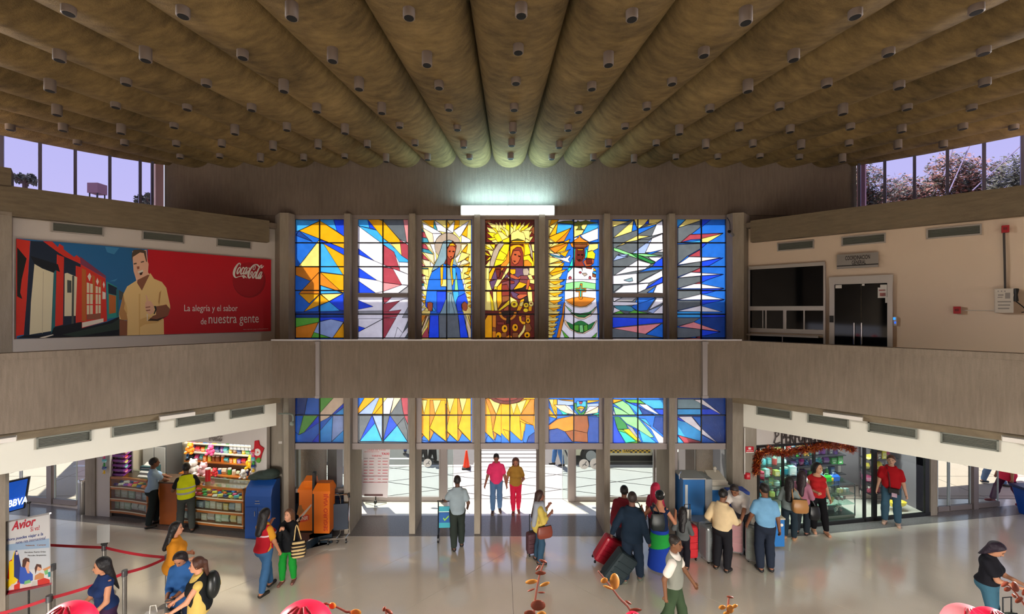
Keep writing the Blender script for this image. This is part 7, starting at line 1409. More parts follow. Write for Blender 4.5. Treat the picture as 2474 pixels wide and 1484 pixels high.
def person(label, pos, face, hgt=1.7, sex='m', build=1.0, skin_=(150,100,74), hair=('short',(24,20,18)), top=None, bottom=None, shoes=(30,26,24), feet=None, hands=None, lean=(0,0), bend=0, head=(0,0), belt=None, extra=None, group=None, h=0.0135, name='person', rel=True):
    """pos: floor point; face: heading in degrees as seen along the line of sight (0 = away from the viewer, 180 = towards); local axes: y forward, x to the person's right
    feet/hands: ((x,y,z) right, (x,y,z) left) in metres for a 1.7 m person; lean: forward, sideways shift of the shoulders; head: (turn right deg, nod deg)"""
    k = hgt/1.7; face = face+(math.degrees(math.atan2(pos[0],pos[1])) if rel else 0); rz = math.radians(-face); t = thing(name, label, 'person', pos, rz, group)
    f = sex == 'f'; B = build*.88; sw = (.148 if f else .17)*(.5+.5*B)*k; hw = .088*k
    hip = Vector((0,-.01-bend*.12,.90))*k; ch = Vector((lean[1],lean[0]+bend*.25,1.22-bend*.12))*k+Vector((0,-.01*k,0)); nk = ch+(Vector((lean[1]*.4,lean[0]*.35+bend*.22,.2-bend*.06)))*k; 
    hc = nk+Vector((0,.03+bend*.1,.155-bend*.05))*k
    Rh = Matrix.Rotation(math.radians(-head[0]),3,'Z') @ Matrix.Rotation(math.radians(-head[1]),3,'X')
    hc = nk+Matrix.Rotation(math.radians(-head[1]*.7),3,'X') @ Vector((0,.025,.155))*k + Vector((0,bend*.06,-bend*.04))*k
    feet = feet or ((.10,.02,0),(-.10,-.02,0)); hands = hands or ((.27,.05,.78),(-.27,.05,.78))
    lo = Vector((-.75,-.65,-.03))*k; hi = Vector((.75,.85,1.95))*k
    A = SDF(lo, hi, h)
    # torso
    A.cap(hip+Vector((0,0,.03))*k, hip.lerp(ch,.5), .115*k*B*(1.06 if f else 1), .105*k*B, .06, (1.38 if f else 1.3,.92)); A.cap(hip.lerp(ch,.45), ch+Vector((0,0,.04))*k, .105*k*B, .118*k*B, .06, (1.25 if f else 1.42,.86)); 
    A.cap(ch+Vector((0,0,.09))*k, nk+Vector((0,0,-.02))*k, .10*k*(.6+.4*B), .058*k, .06, (1.3,.9))
    if f:
        for s_ in (-1,1): A.ell(ch+Vector((s_*.075,.095,-.03))*k, Vector((.068,.06,.065))*k, .04)
    else: A.ell(hip.lerp(ch,.35)+Vector((0,.04*B,0))*k, Vector((.12,.085*B,.14))*k*B, .06)
    A.ell(hip+Vector((0,-.07,-.02))*k, Vector((.15 if f else .135,.10 if f else .088,.11))*k*(.5+.5*B), .05)
    A.cap(nk+Vector((0,-.015,-.02))*k, hc+Vector((0,-.02,-.05))*k, .052*k, .05*k, .02)
    legs = []; arms = []
    for s_, ft, hd in ((1,feet[0],hands[0]),(-1,feet[1],hands[1])):
        hj = hip+Vector((s_*hw,0,-.03*k)); ft = Vector(ft)*k; ank = ft+Vector((0,-.03,.085))*k; pole = Vector((s_*.1,1,0)); kn, ank = ik(hj, ank, .397*k, .395*k, pole); legs.append((hj,kn,ank,ft,s_))
        A.cap(hj, kn, .088*k*(.4+.6*B), .058*k*(.6+.4*B), .04); A.cap(kn, kn.lerp(ank,.35)+Vector((0,-.012,0))*k, .056*k, .056*k, .03); A.cap(kn.lerp(ank,.35)+Vector((0,-.012,0))*k, ank, .055*k, .036*k, .03)
        sj = ch+Vector((s_*sw,-.005*k,.10*k)); hd = Vector(hd)*k; pole = Vector((s_*.4,-.7,-.85)); el, wr = ik(sj, hd, .285*k, .25*k, pole); arms.append((sj,el,wr,s_))
        A.cap(sj, el, .05*k*(.5+.5*B), .04*k*(.6+.4*B), .04); A.cap(el, wr, .041*k*(.6+.4*B), .027*k, .025)
        # palm
        fd = (wr-el).normalized(); A.cap(wr, wr+fd*.065*k, .026*k, .03*k, .015, (.85,1.0))
        # foot
        A.cap(ank+Vector((0,-.03,-.04))*k, ank+Vector((s_*.02,.13,-.058))*k, .036*k, .03*k, .03, (1.1,1)); A.cap(ank, ank+Vector((0,-.02,-.04))*k, .038*k, .038*k, .02)
    # head with nose, brow, chin, ears
    def hp(x, y, z): return hc+Rh @ (Vector((x,y,z))*k)
    A.ell(hp(0,-.005,.03), Vector((.076,.095,.10))*k, .02, Rh); A.ell(hp(0,.025,-.045), Vector((.058,.066,.072))*k, .03, Rh); A.ell(hp(0,.06,-.085), Vector((.03,.026,.022))*k, .02, Rh)
    A.cap(hp(0,.085,.015), hp(0,.108,-.022), .009*k, .014*k, .008); A.ell(hp(0,.088,-.055), Vector((.026,.012,.011))*k, .008, Rh)
    for s_ in (-1,1): A.ell(hp(s_*.078,-.005,-.005), Vector((.012,.022,.032))*k, .008, Rh)
    V, Q = A.mesh(); mi = np.zeros(len(Q), 'i'); cen = V[Q].mean(1)
    V = list(map(tuple, V)); Q = [tuple(q) for q in Q]
    # five fingers per hand, each its own tapered tube rooted in the palm, slightly curled
    fb = MB()
    for sj, el, wr, s_ in arms:
        fd = (wr-el).normalized(); side = fd.cross(Vector((s_,0,0.001))); side = side if side.length > .2 else Vector((0,1,0)); side.normalize(); pn = side.cross(fd).normalized()*s_; pal = -pn if pn.x*s_ > 0 else pn
        base = wr+fd*.05*k
        for j, (o_, L_) in enumerate(((-.024,.062),(-.008,.074),(.009,.07),(.024,.055))):
            b0 = base+side*o_*k; p1 = b0+fd*L_*.5*k+pal*.006*k; p2 = p1+(fd*.6+pal*.5)*L_*.35*k; p3 = p2+(fd*.3+pal*.75)*L_*.3*k; fb.tube([b0,p1,p2,p3],[.0095*k,.009*k,.0085*k,.006*k],6)
        b0 = wr+fd*.02*k+side*.024*k; p1 = b0+(fd*.6+side*.6)*.035*k; p2 = p1+(fd*.8+side*.1+pal*.3)*.03*k; fb.tube([b0,p1,p2],[.012*k,.0105*k,.008*k],6)
    o0 = len(V)
    me_v = np.array(V+[tuple(p) for p in fb.v]); 
    body = np_obj('body', me_v[:o0], np.array(Q), [skin(skin_)], t)
    bm = bmesh.new(); bm.from_mesh(body.data); nv = [bm.verts.new(p) for p in fb.v]
    for f_ in fb.f:
        fc = bm.faces.new([nv[i] for i in f_]); fc.smooth = True
    bm.to_mesh(body.data); bm.free()
    for s_ in (-1,1):
        b = MB(); b.ball(hp(s_*.03,.0825,.012), (.011*k,.007*k,.0065*k), 7, 5); b.build('eye', EYEW, t, world=False, smooth=True)
        b = MB(); b.tube([hp(s_*.014,.088,.032), hp(s_*.032,.087,.037), hp(s_*.048,.077,.031)], .004*k, 5); b.build('eyebrow', hairm(hair[1]), t, world=False)
    b = MB(); b.tube([hp(-.02,.096,-.055), hp(0,.101,-.054), hp(.02,.096,-.055)], .0045*k, 5); b.build('mouth', LIPM, t, world=False, smooth=True)
    # garments
    def gar(nm, col, fn, cuts=(), bump=.25, m_=None):
        G = SDF(lo, hi, h); fn(G)
        for p, n in cuts: G.cut(p, n)
        v, q = G.mesh(); return np_obj(nm, v, q, [m_ or cloth(col, bump)], t)
    def torso(G, e, k2=.06):
        e = e*k
        G.cap(hip+Vector((0,0,.0))*k, hip.lerp(ch,.5), .117*k*B*(1.06 if f else 1)+e, .107*k*B+e, k2, (1.38 if f else 1.3,.92)); G.cap(hip.lerp(ch,.45), ch+Vector((0,0,.04))*k, .107*k*B+e, .12*k*B+e, k2, (1.25 if f else 1.42,.86)); G.cap(ch+Vector((0,0,.09))*k, nk+Vector((0,0,-.01))*k, .10*k*(.6+.4*B)+e, .06*k+e, k2, (1.3,.9))
        if f:
            for s_ in (-1,1): G.ell(ch+Vector((s_*.075,.095,-.03))*k, Vector((.07,.062,.067))*k+Vector((e,e,e)), .04)
        else: G.ell(hip.lerp(ch,.35)+Vector((0,.04*B,0))*k, Vector((.12,.085*B,.14))*k*B+Vector((e,e,e)), .06)
        G.ell(hip+Vector((0,-.07,-.0))*k, Vector((.152 if f else .137,.102 if f else .09,.11))*k*(.5+.5*B)+Vector((e,e,e)), .05)
    if top:
        sl = top.get('sleeve','short'); e = top.get('e',.014)+.004; hem = top.get('hem',.86)
        def ft_(G):
            torso(G, e)
            if hem < .84: G.cap(hip+Vector((0,0,.02))*k, (hip.x,hip.y,hem*k), .12*k*B+e, .14*k*B+e, .05, (1.35,.95))
            G.cut((0,0,hem*k),(0,0,-1))
            ncut = top.get('neck',.02); G.cut(nk+Vector((0,0,ncut))*k, (0,.25,1))
            for sj, el, wr, s_ in arms:
                if sl == 'none': G.cap(sj+Vector((-s_*.03,0,0))*k, sj+Vector((s_*.008,0,-.02))*k, .062*k*B, .064*k*B, .03)
                else:
                    fr_ = {'short':.62,'three':1.0,'long':1.0}[sl]; G.cap(sj, sj.lerp(el,fr_), .055*k*(.5+.5*B)+e*k*.6, (.05 if sl == 'short' else .044)*k*(.6+.4*B)+e*k*.9, .03)
                    if sl == 'long': G.cap(el, el.lerp(wr,.93), .045*k+e*k*.6, .034*k+e*k*.5, .02)
                    if sl == 'three': G.cap(el, el.lerp(wr,.4), .045*k+e*k*.6, .041*k+e*k*.5, .02)
        gar(top.get('name','shirt'), top['col'], ft_)
        if top.get('vest'):
            def fv(G):
                torso(G, e+.012); G.cut((0,0,hem*k+.0),(0,0,-1)); G.cut(nk+Vector((0,.0,-.02))*k,(0,.6,1))
                for s_ in (1,-1): G.cut(ch+Vector((s_*(sw+.03*k),0,0)),(s_,0,0))
            gar(top['vest'][1], top['vest'][0], fv)
            for zz, cc in top['vest'][2:] if len(top['vest']) > 2 else ():
                def fs(G):
                    torso(G, e+.017); G.cut((0,0,(zz-.022)*k),(0,0,-1)); G.cut((0,0,(zz+.022)*k),(0,0,1))
                gar('reflective_band', cc, fs)
    if bottom:
        kind = bottom.get('kind','trousers'); e = (bottom.get('e',.012)+.003)*k; wz = bottom.get('waist',.97)
        def fb_(G):
            G.cap(hip+Vector((0,0,.05))*k, hip+Vector((0,0,-.02))*k, .117*k*B*(1.06 if f else 1)+e*.6, .115*k*B+e, .05, (1.36,.93)); G.ell(hip+Vector((0,-.07,-.02))*k, Vector((.152 if f else .137,.102 if f else .09,.11))*k*(.5+.5*B)+Vector((e,e,e))*.8, .05)
            if kind == 'trousers':
                fl_ = bottom.get('flare',.014)*k
                for hj, kn, ank, ft, s_ in legs: G.cap(hj, kn, .09*k*(.4+.6*B)+e, .06*k*(.6+.4*B)+e, .03); G.cap(kn, kn.lerp(ank,.92)+Vector((0,0,.01)), .062*k+e, .042*k+e*.6+fl_, .03); G.cap(kn, kn.lerp(ank,.35)+Vector((0,-.012,0))*k, .058*k+e, .058*k+e, .03); G.cap(kn.lerp(ank,.35)+Vector((0,-.012,0))*k, kn.lerp(ank,.92), .057*k+e, .04*k+e*.7, .03)
            else:
                hz = bottom.get('hem',.12)*k; w0 = bottom.get('wide',.2)*k; mid = sum((l[2] for l in legs), Vector())/2; G.cap(hip+Vector((0,0,-.05))*k, Vector((mid.x*.7,mid.y*.7,hz-.02)), .135*k*B+e, w0, .06, (1.25,1)); G.cut((0,0,hz),(0,0,-1))
            G.cut(hip+Vector((0,0,(wz-.90)))*k, (0,0,1))
        gar({'trousers':'trousers','skirt':'skirt'}[kind], bottom['col'], fb_)
        if bottom.get('band'):
            z0, z1, cc = bottom['band']; 
            def f2(G):
                hz = bottom.get('hem',.12)*k; w0 = bottom.get('wide',.2)*k; mid = sum((l[2] for l in legs), Vector())/2; G.cap(hip+Vector((0,0,-.05))*k, Vector((mid.x*.7,mid.y*.7,hz-.02)), .135*k*B+e+.008, w0+.008, .06, (1.25,1)); G.ell(hip+Vector((0,-.07,-.02))*k, Vector((.155,.105,.112))*k*(.5+.5*B)+Vector((e,e,e))*1.5, .05); G.cut((0,0,z0*k),(.25,0,-1)); G.cut((0,0,z1*k),(-.1,0,1))
            gar('skirt_band', cc, f2)
    if belt:
        def fbelt(G): torso(G, .02); G.cut((0,0,.97*k),(0,0,1)); G.cut((0,0,.93*k),(0,0,-1))
        gar('belt', belt, fbelt)
    if shoes:
        for hj, kn, ank, ft, s_ in legs:
            G = SDF(ank+Vector((-.15,-.2,-.16))*k, ank+Vector((.15,.3,.1))*k, .011); G.cap(ank+Vector((0,-.035,-.042))*k, ank+Vector((s_*.02,.135,-.06))*k, .046*k, .036*k, .03, (1.05,1)); G.cap(ank+Vector((0,-.02,-.03))*k, ank+Vector((0,-.01,-.005))*k, .046*k, .045*k, .02); G.cut(ank+Vector((0,0,-.088))*k,(0,0,-1)); G.cut(ank+Vector((0,0,-.005))*k,(0,-.4,1))
            v, q = G.mesh(); np_obj('shoe', v, q, [mat('shoe_%02x%02x%02x' % tuple(shoes), shoes, .45)], t)
    # hair
    hk, hcol = hair
    if hk != 'bald':
        G = SDF(hc+Vector((-.25,-.35,-.62))*k, hc+Vector((.25,.25,.22))*k, .011)
        sc_ = 1.0 if hk in ('short','crop') else 1.1; gr = .005 if hk == 'crop' else .008 if hk == 'short' else .013
        G.ell(hp(0,-.012,.036), Vector((.078*sc_+gr,.094+gr,.096+gr))*k, .01, Rh)
        if hk in ('short','crop'):
            G.cut(hp(0,.055,.045), tuple(Rh @ Vector((0,.75,-.66)))); G.cut(hp(0,-.03,-.045), tuple(Rh @ Vector((0,.35,-.94))))
        elif hk == 'bob':
            G.ell(hp(0,-.03,-.02), Vector((.105,.1,.12))*k, .03, Rh); [G.cap(hp(s_*.072,-.015,.02), hp(s_*.07,-.02,-.1), .034*k, .034*k, .02) for s_ in (-1,1)]; G.cap(hp(0,-.07,.0), hp(0,-.07,-.1), .05*k, .05*k, .03, (1.4,1)); G.cut(hp(0,.035,.05), tuple(Rh @ Vector((0,.97,-.24)))); G.cut(hp(0,0,-.125), tuple(Rh @ Vector((0,0,-1))))
        elif hk in ('long','verylong','pony','bun'):
            if hk in ('long','verylong'):
                L_ = .3 if hk == 'long' else .46
                for s_ in (-1,1): G.cap(hp(s_*.058,-.045,.0), nk+Vector((s_*.075,-.07,-.06))*k, .04*k, .036*k, .03)
                G.cap(hp(0,-.06,.0), nk+Vector((0,-.15,-L_+.14))*k, .074*k, .055*k, .04, (1.35,.8))
            elif hk == 'pony':
                G.ell(hp(0,-.1,.02), Vector((.035,.04,.035))*k, .02); G.cap(hp(0,-.115,.02), nk+Vector((0,-.135,-.14))*k, .042*k, .03*k, .03)
            else: G.ell(hp(0,-.1,.05), Vector((.05,.045,.05))*k, .02)
            G.cut(hp(0,.045,.045), tuple(Rh @ Vector((0,.93,-.36))))
        v, q = G.mesh(); np_obj('hair', v, q, [hairm(hcol)], t)
    if extra: extra(dict(t=t, k=k, hip=hip, ch=ch, nk=nk, hc=hc, hp=hp, arms=arms, legs=legs, gar=gar, torso=torso, lo=lo, hi=hi, h=h, sw=sw, W=lambda p: Vector(pos)+Matrix.Rotation(rz,3,'Z') @ Vector(p)))
    return t
# ---------------------------------------------------------------- who stands where
BK = (22,18,18); DBR = (44,28,20)
def st(px, yf, yt): p = F(px,yf); return p, H-(yt-CY)*p.y/FO
def hid(px, yt, h): d = FO*(H-h)/(yt-CY); return Vector(((px-CX)*d/FO, d, 0)), h
def bag(name, label, c, size, col, rz=0, strap=None, cat='bag', soft=True, motif=None):
    t = thing(name, label, cat, c, rz); m_ = cloth(col,.3) if soft else mat('bag_%02x%02x%02x' % tuple(col), col, .4)
    w_, d_, h_ = size; b = MB(); n = 10
    for (z, f1, f2) in ((0,.86,.8),):
        pass
    prof = [(0,.78,.7),(.12,.96,.95),(.5,1,1),(.85,.92,.6),(1,.84,.25)]; vs = []; fs = []
    for z, fx, fy in prof:
        for j in range(12):
            a = 2*PI*j/12; ca, sa = math.cos(a), math.sin(a); q = .55; vs.append((w_/2*fx*math.copysign(abs(ca)**q,ca), d_/2*fy*math.copysign(abs(sa)**q,sa), h_*z))
    for i in range(len(prof)-1):
        for j in range(12): fs.append((i*12+j,i*12+(j+1)%12,(i+1)*12+(j+1)%12,(i+1)*12+j))
    fs += [tuple(range(11,-1,-1)), tuple(range(48,60))]; b.add(vs,fs); b.build('body', m_, t, world=False, smooth=True)
    b = MB(); b.bar((-w_*.4,0,h_+.004),(w_*.4,0,h_+.004),.02,.012); b.build('zip', mat('zip_dark',(50,46,42),.4,.4), t, world=False)
    if motif:
        for z, cc in motif: b = MB(); b.box((0,0,h_*z),(w_*.99,d_*.99,h_*.09)); b.build('stripe', cloth(cc), t, world=False)
    if strap:
        b = MB(); b.tube(smooth_pts([Vector(p)-Vector(c) if True else p for p in strap],5), .012, 6); o = b.build('strap', m_, t, world=False, smooth=True)
        o.rotation_euler = (0,0,-rz)
    return t
STRP = lambda *p: [Vector(q) for q in p]
p, h = st(371,1270,1107); person('man in a light blue short-sleeved shirt leaning at the kiosk counter', p, 85, h, 'm', .95, (120,78,58), ('short',BK), dict(col=(150,176,206),hem=.9), dict(col=(34,42,44)), hands=((.12,.42,1.0),(-.1,.45,1.03)), feet=((.1,-.08,0),(-.1,.08,0)))
p, h = st(450,1284,1120); person('man in a yellow high-visibility vest seen from behind at the kiosk', p, 2, h, 'm', 1.05, (110,72,54), ('short',BK), dict(col=(26,28,30),sleeve='short',hem=.86,vest=((214,222,26),'safety_vest',(1.0,(170,170,176)),(1.12,(170,170,176)))), dict(col=(66,70,68)), hands=((.26,.3,1.02),(-.26,.3,1.02)), feet=((.12,-.06,0),(-.13,.02,0)))
p, h = hid(424,1263,1.62); person('woman in a mustard blouse with black hair, behind the corner queue post', p, 95, h, 'f', 1.0, (196,138,108), ('long',BK), dict(col=(196,126,30),sleeve='three',e=.03,hem=.8), dict(col=(28,40,36)), hands=((.14,.2,1.0),(-.14,.2,1.0)), head=(10,0))
p, h = hid(440,1325,1.55); person('woman in a blue top with a dark bob, looking down at a phone', p, 205, h, 'f', 1.12, (170,116,88), ('bob',(30,20,22)), dict(col=(44,88,146),sleeve='three',e=.022,hem=.72), dict(col=(26,36,56)), hands=((.08,.32,1.02),(-.04,.34,1.03)), head=(0,38)); PH4 = p
p, h = hid(478,1348,1.56)
def bk(c):
    def fb(G): G.ell(c['ch']+Vector((0,-.2,-.05))*c['k'], Vector((.17,.12,.24))*c['k'], .03)
    c['gar']('backpack', (24,28,28), fb, (), .3, mat('black_leather',(24,28,28),.35)); 
    b = MB(); b.box(c['ch']+Vector((.02,-.318,-.06))*c['k'],(.05,.012,.05)); b.build('buckle', mat('brass',(200,160,60),.3,.9), c['t'], world=False)
person('woman with a brown ponytail and a black backpack over a yellow floral blouse', p, -85, h, 'f', 1.2, (206,146,116), ('pony',(70,40,28)), dict(col=(206,176,96),sleeve='none',e=.02,hem=.78,vest=((24,26,28),'black_waistcoat')), dict(col=(30,34,36)), hands=((.2,.34,.95),(-.18,.36,.97)), extra=bk)
p, h = hid(250,1347,1.62); person('woman in a sleeveless navy dress with long black hair at the front queue', p, -112, h, 'f', .96, (190,132,100), ('verylong',(20,18,22)), dict(col=(26,44,86),sleeve='none',hem=.88,e=.018,name='dress_top'), dict(kind='skirt',col=(58,34,62),hem=.45,wide=.2), hands=((.16,.3,.95),(-.2,.26,.92)), head=(25,5))
p, h = st(640,1432,1230); person('woman in a red vest and jeans with long black hair', p, 48, h, 'f', 1.0, (176,120,90), ('long',BK), dict(col=(206,142,40),sleeve='short',hem=.9,vest=((172,26,40),'red_vest',(1.2,(216,190,200)))), dict(col=(56,96,138),flare=.004), hands=((.24,.14,.8),(-.1,.24,1.3)), feet=((.06,-.1,0),(-.04,.2,.02)))
p, h = st(697,1408,1232)
person('woman in a black jacket and bright green trousers', p, 205, h, 'f', 1.08, (206,150,120), ('long',(96,62,40)), dict(col=(20,22,26),sleeve='long',e=.03,hem=.78), dict(col=(24,138,48),flare=.006), (110,66,56), feet=((.13,.06,0),(-.1,-.02,0)), hands=((.06,.26,1.34),(-.03,.28,1.36)), head=(12,-8))
bag('patterned_bag', 'woven bag with black and cream zigzags on the green-trousered woman\'s arm', p+Vector((.25,-.1,.58)), (.27,.14,.3), (196,170,120), .3, STRP(p+Vector((.16,-.1,.9)),p+Vector((.2,-.08,1.2)),p+Vector((.28,-.05,.9))), motif=((.2,(40,34,30)),(.42,(40,34,30)),(.64,(40,34,30)),(.84,(40,34,30))))
p, h = st(1105,1322,1150); person('porter in a grey-blue shirt pushing a luggage cart, seen from behind', p, -8, h, 'm', 1.05, (96,66,52), ('crop',(40,36,36)), dict(col=(150,166,176),hem=.84,e=.022), dict(col=(44,52,48),e=.02), hands=((.27,.12,.88),(-.3,.34,.98)), feet=((.1,.05,0),(-.1,-.12,0)))
cp = F(1064,1311); t = thing('luggage_cart', 'blue luggage cart with a green tick sign in front of the porter', 'cart', cp, .05)
def cb(nm, m_, f, sm=False): b = MB(); f(b); return b.build(nm, m_, t, world=False, smooth=sm)
cb('frame', mat('cart_dark',(40,46,54),.4,.5), lambda b: [b.tube([(x,0,.08),(x,.02,.95),(x,-.06,1.0)],.016,6) for x in (-.05,.48)]+[b.tube([(-.05,0,.16),(-.05,.6,.14),(.48,.6,.14),(.48,0,.16)],.016,6)], True)
cb('handle', BLACKM, lambda b: b.tube([(-.07,-.06,1.0),(.5,-.06,1.0)],.02,8), True); PLB = cb('sign_panel', mat('cart_blue',(30,96,170),.4), lambda b: b.box((.215,.02,.52),(.5,.02,.36))); cb('sign_panel', mat('cart_teal',(60,170,190),.4), lambda b: b.box((.215,.02,.78),(.5,.02,.12))); cb('sign_panel', mat('cart_teal'), lambda b: b.box((.215,.018,.4),(.5,.022,.12)))
cb('tick_mark', mat('tick_green',(150,214,60),.5), lambda b: b.slab([(.06,.006,.56),(.1,.006,.5),(.2,.006,.6),(.19,.006,.63),(.105,.006,.54),(.075,.006,.58)],(0,-1,0),.003)); text('e', WT, cp+Vector((.24,.0,.53)), (1,0,0), (0,0,1), .05, .06, parent=t, depth=.002)
for x, y in ((-.05,.0),(.48,.0),(.2,.6)): cb('wheel', BLACKM, lambda b: b.tube([(x-.02,y,.09),(x+.02,y,.09)],.09,12))
p, h = st(1199,1238,1095); person('man in a pink polo and jeans walking in through the doors', p, 180, h, 'm', 1.05, (150,94,76), ('short',BK), dict(col=(232,58,112),hem=.84,e=.02), dict(col=(84,116,156)), (70,48,40), feet=((.1,.06,0),(-.1,-.08,0)), hands=((.32,.05,.8),(-.29,.1,.82)), head=(0,16))
p, h = st(1246,1240,1104); person('woman in a mustard top and red leggings holding the pink polo man\'s hand', p, 180, h, 'f', 1.0, (176,116,92), ('long',(84,48,36)), dict(col=(172,128,56),hem=.84,e=.024), dict(col=(222,38,78),flare=-.006), (120,50,44), hands=((.27,.1,.93),(-.2,.3,1.1)), feet=((.07,.05,0),(-.08,-.08,0)), head=(0,22))
p, h = st(1303,1358,1186)
def scarf(c):
    def fs(G):
        for s_ in (-1,1): G.cap(c['nk']+Vector((s_*.06,.05,.0)), c['nk']+Vector((s_*.1,.12,-.2)), .05, .04, .03)
        G.cap(c['nk']+Vector((.08,-.06,0)), c['nk']+Vector((.12,-.14,-.42)), .07, .05, .04); G.ell(c['nk']+Vector((0,0,-.01)), Vector((.12,.12,.07)), .03)
    c['gar']('scarf', (150,156,168), fs)
person('woman with a grey scarf and yellow top waiting beside a small suitcase', p, 78, h, 'f', .95, (140,92,74), ('verylong',(60,40,36)), dict(col=(204,182,92),sleeve='three',hem=.76,e=.024), dict(col=(48,76,100)), (34,30,34), hands=((.12,.24,1.2),(-.1,.26,1.3)), extra=scarf)
bag('shoulder_bag', 'red-brown leather bag hanging before the grey-scarfed woman', p+Vector((.1,-.18,.62)), (.36,.12,.24), (128,62,48), .35, STRP(p+Vector((-.02,-.16,.9)),p+Vector((0,-.1,1.25)),p+Vector((.15,-.14,.9))), soft=False)
suitcase('suitcase', 'small dark maroon suitcase behind the grey-scarfed woman', F(1290,1346)+Vector((0,.1,0)), .34, .46, .2, (74,40,48), .3, 0, .42, soft=True)
p, h = st(1527,1406,1190); person('tall man in a navy long-sleeved jacket pulling suitcases, seen from behind', p, 14, h, 'm', 1.05, (120,82,70), ('short',(48,38,36)), dict(col=(26,42,60),sleeve='long',hem=.8,e=.026), dict(col=(30,44,62),e=.022), (96,104,92), feet=((.12,.16,0),(-.1,-.06,0)), hands=((.3,.04,.82),(-.36,-.06,.86)), head=(-10,0)); N13 = p
p2 = p+Vector((.02,.62,0)); person('person in a maroon jacket mostly hidden behind the tall navy-jacketed man', p2, 10, 1.68, 'm', 1.05, (130,88,70), ('short',BK), dict(col=(120,34,46),sleeve='long',e=.03), dict(col=(40,44,60)))
suitcase('suitcase', 'glossy red hard suitcase tilted on its wheels beside the navy jacket', F(1452,1368)+Vector((0,.1,0)), .44, .6, .26, (164,24,46), .5, .0, .5); bpy.data.objects[[o.name for o in bpy.data.objects if o.get('label','').startswith('glossy red')][0]].rotation_euler = (.12,.5,.1)
suitcase('suitcase', 'large dark green-blue suitcase leaning behind the navy-jacketed man\'s legs', F(1470,1408)+Vector((0,.05,0)), .42, .66, .28, (24,40,46), .2, 0, .4, soft=True); bpy.data.objects[[o.name for o in bpy.data.objects if o.get('label','').startswith('large dark green')][0]].rotation_euler = (.1,.62,.1)
p, h = st(1594,1374,1187)
def band_(c):
    def fs(G): G.ell(c['hp'](0,-.0,.06), Vector((.1,.105,.075)), .01); G.cut(c['hp'](0,.0,.1),(0,-.3,1)); G.cut(c['hp'](0,0,.055),(0,.3,-1))
    c['gar']('hair_band', (224,220,216), fs)
person('bare-backed woman in a long navy, green and blue dress with hair up', p, 8, h, 'f', 1.02, (190,128,98), ('bun',(20,24,26)), dict(col=(22,38,70),sleeve='none',hem=.9,neck=-.16,e=.014,name='dress_bodice'), dict(kind='skirt',col=(26,60,160),hem=.03,wide=.21,band=(.5,.82,(36,150,62)),waist=1.0), hands=((.3,.2,1.2),(-.42,.22,1.14)), extra=band_)
bag('shoulder_bag', 'black leather bag on the back of the bare-backed woman', p+Vector((-.12,-.2,.92)), (.3,.13,.32), (30,38,40), 0, STRP(p+Vector((-.2,-.2,1.2)),p+Vector((-.16,-.05,1.42)),p+Vector((-.05,-.18,1.22))), soft=False)
bag('handbag', 'dark green handbag held out at the left of the bare-backed woman', p+Vector((-.42,.3,.88)), (.34,.15,.26), (40,54,52), 0, STRP(p+Vector((-.52,.3,1.1)),p+Vector((-.46,.28,1.26)),p+Vector((-.36,.28,1.26)),p+Vector((-.3,.3,1.1))), soft=False)
p3 = p+Vector((.14,.62,0)); person('woman with a raspberry headscarf behind the bare-backed woman', p3, 20, 1.56, 'f', 1.0, (180,120,92), ('long',(206,40,78)), dict(col=(190,60,90),sleeve='short'), dict(col=(50,50,60)))
p, h = st(1650,1372,1226); person('girl with very long black hair, grey patterned top and black trousers', p, 8, h, 'f', .92, (170,116,90), ('verylong',(22,18,22)), dict(col=(92,96,98),sleeve='three',hem=.84,e=.02,), dict(col=(26,24,32),e=.018), (26,24,28), hands=((.24,.15,.98),(-.24,.2,1.0)))
suitcase('suitcase', 'upright bright red suitcase right of the long-haired girl', F(1664,1352)+Vector((.03,.05,0)), .3, .7, .28, (190,28,40), .1, 0, .45, soft=True)
p, h = hid(1630,1295,1.72); person('waiter in a grey waistcoat and white shirt walking right in the foreground', p, 98, h, 'm', 1.0, (120,80,56), ('crop',(34,26,22)), dict(col=(228,220,212),hem=.9,e=.018,vest=((138,140,132),'waistcoat')), dict(col=(56,74,52)), feet=((.1,-.2,.03),(-.1,.2,0)), hands=((.26,-.1,.82),(-.26,.26,.86)), head=(12,0))
p, h = st(1745,1377,1183); person('man in a long-sleeved cream shirt and black trousers, back to the viewer', p, 24, h, 'm', 1.1, (130,88,66), ('short',BK), dict(col=(220,196,156),sleeve='long',hem=.9,e=.022), dict(col=(26,26,32),e=.02), hands=((.2,.34,1.0),(-.28,.1,.9)), head=(15,15))
p4 = P(1790,1182,9.75); p4.z = 0; person('man in a white polo bending over the wrapped suitcases, facing the viewer', p4, 200, 1.76, 'm', 1.1, (140,94,70), ('short',(40,30,28)), dict(col=(226,218,212),hem=.84,e=.02), dict(col=(60,60,66)), bend=.55, hands=((.16,.6,.78),(-.18,.62,.76)), head=(-10,30))
p, h = st(1848,1378,1170); person('man in a sky blue polo and dark trousers, back turned, right of the suitcases', p, -22, h, 'm', 1.0, (130,86,64), ('short',(30,24,22)), dict(col=(116,168,208),hem=.92,e=.02), dict(col=(34,42,58),e=.018), (28,28,32), hands=((.27,.02,.8),(-.26,.16,.82)), head=(-12,14))
sp = F(1727,1370)+Vector((0,.25,0)); suitcase('wrapped_suitcase', 'dark suitcase wrapped in clear film beside the cream-shirted man\'s legs', sp, .3, .72, .3, (70,80,90), .2, 0, .0, True)
sp = F(1793,1352)+Vector((0,.3,0)); suitcase('wrapped_suitcase', 'pink-red suitcase wrapped in clear film under the bending man\'s hands', sp, .3, .7, .3, (200,80,96), -.3, 0, .0, True)
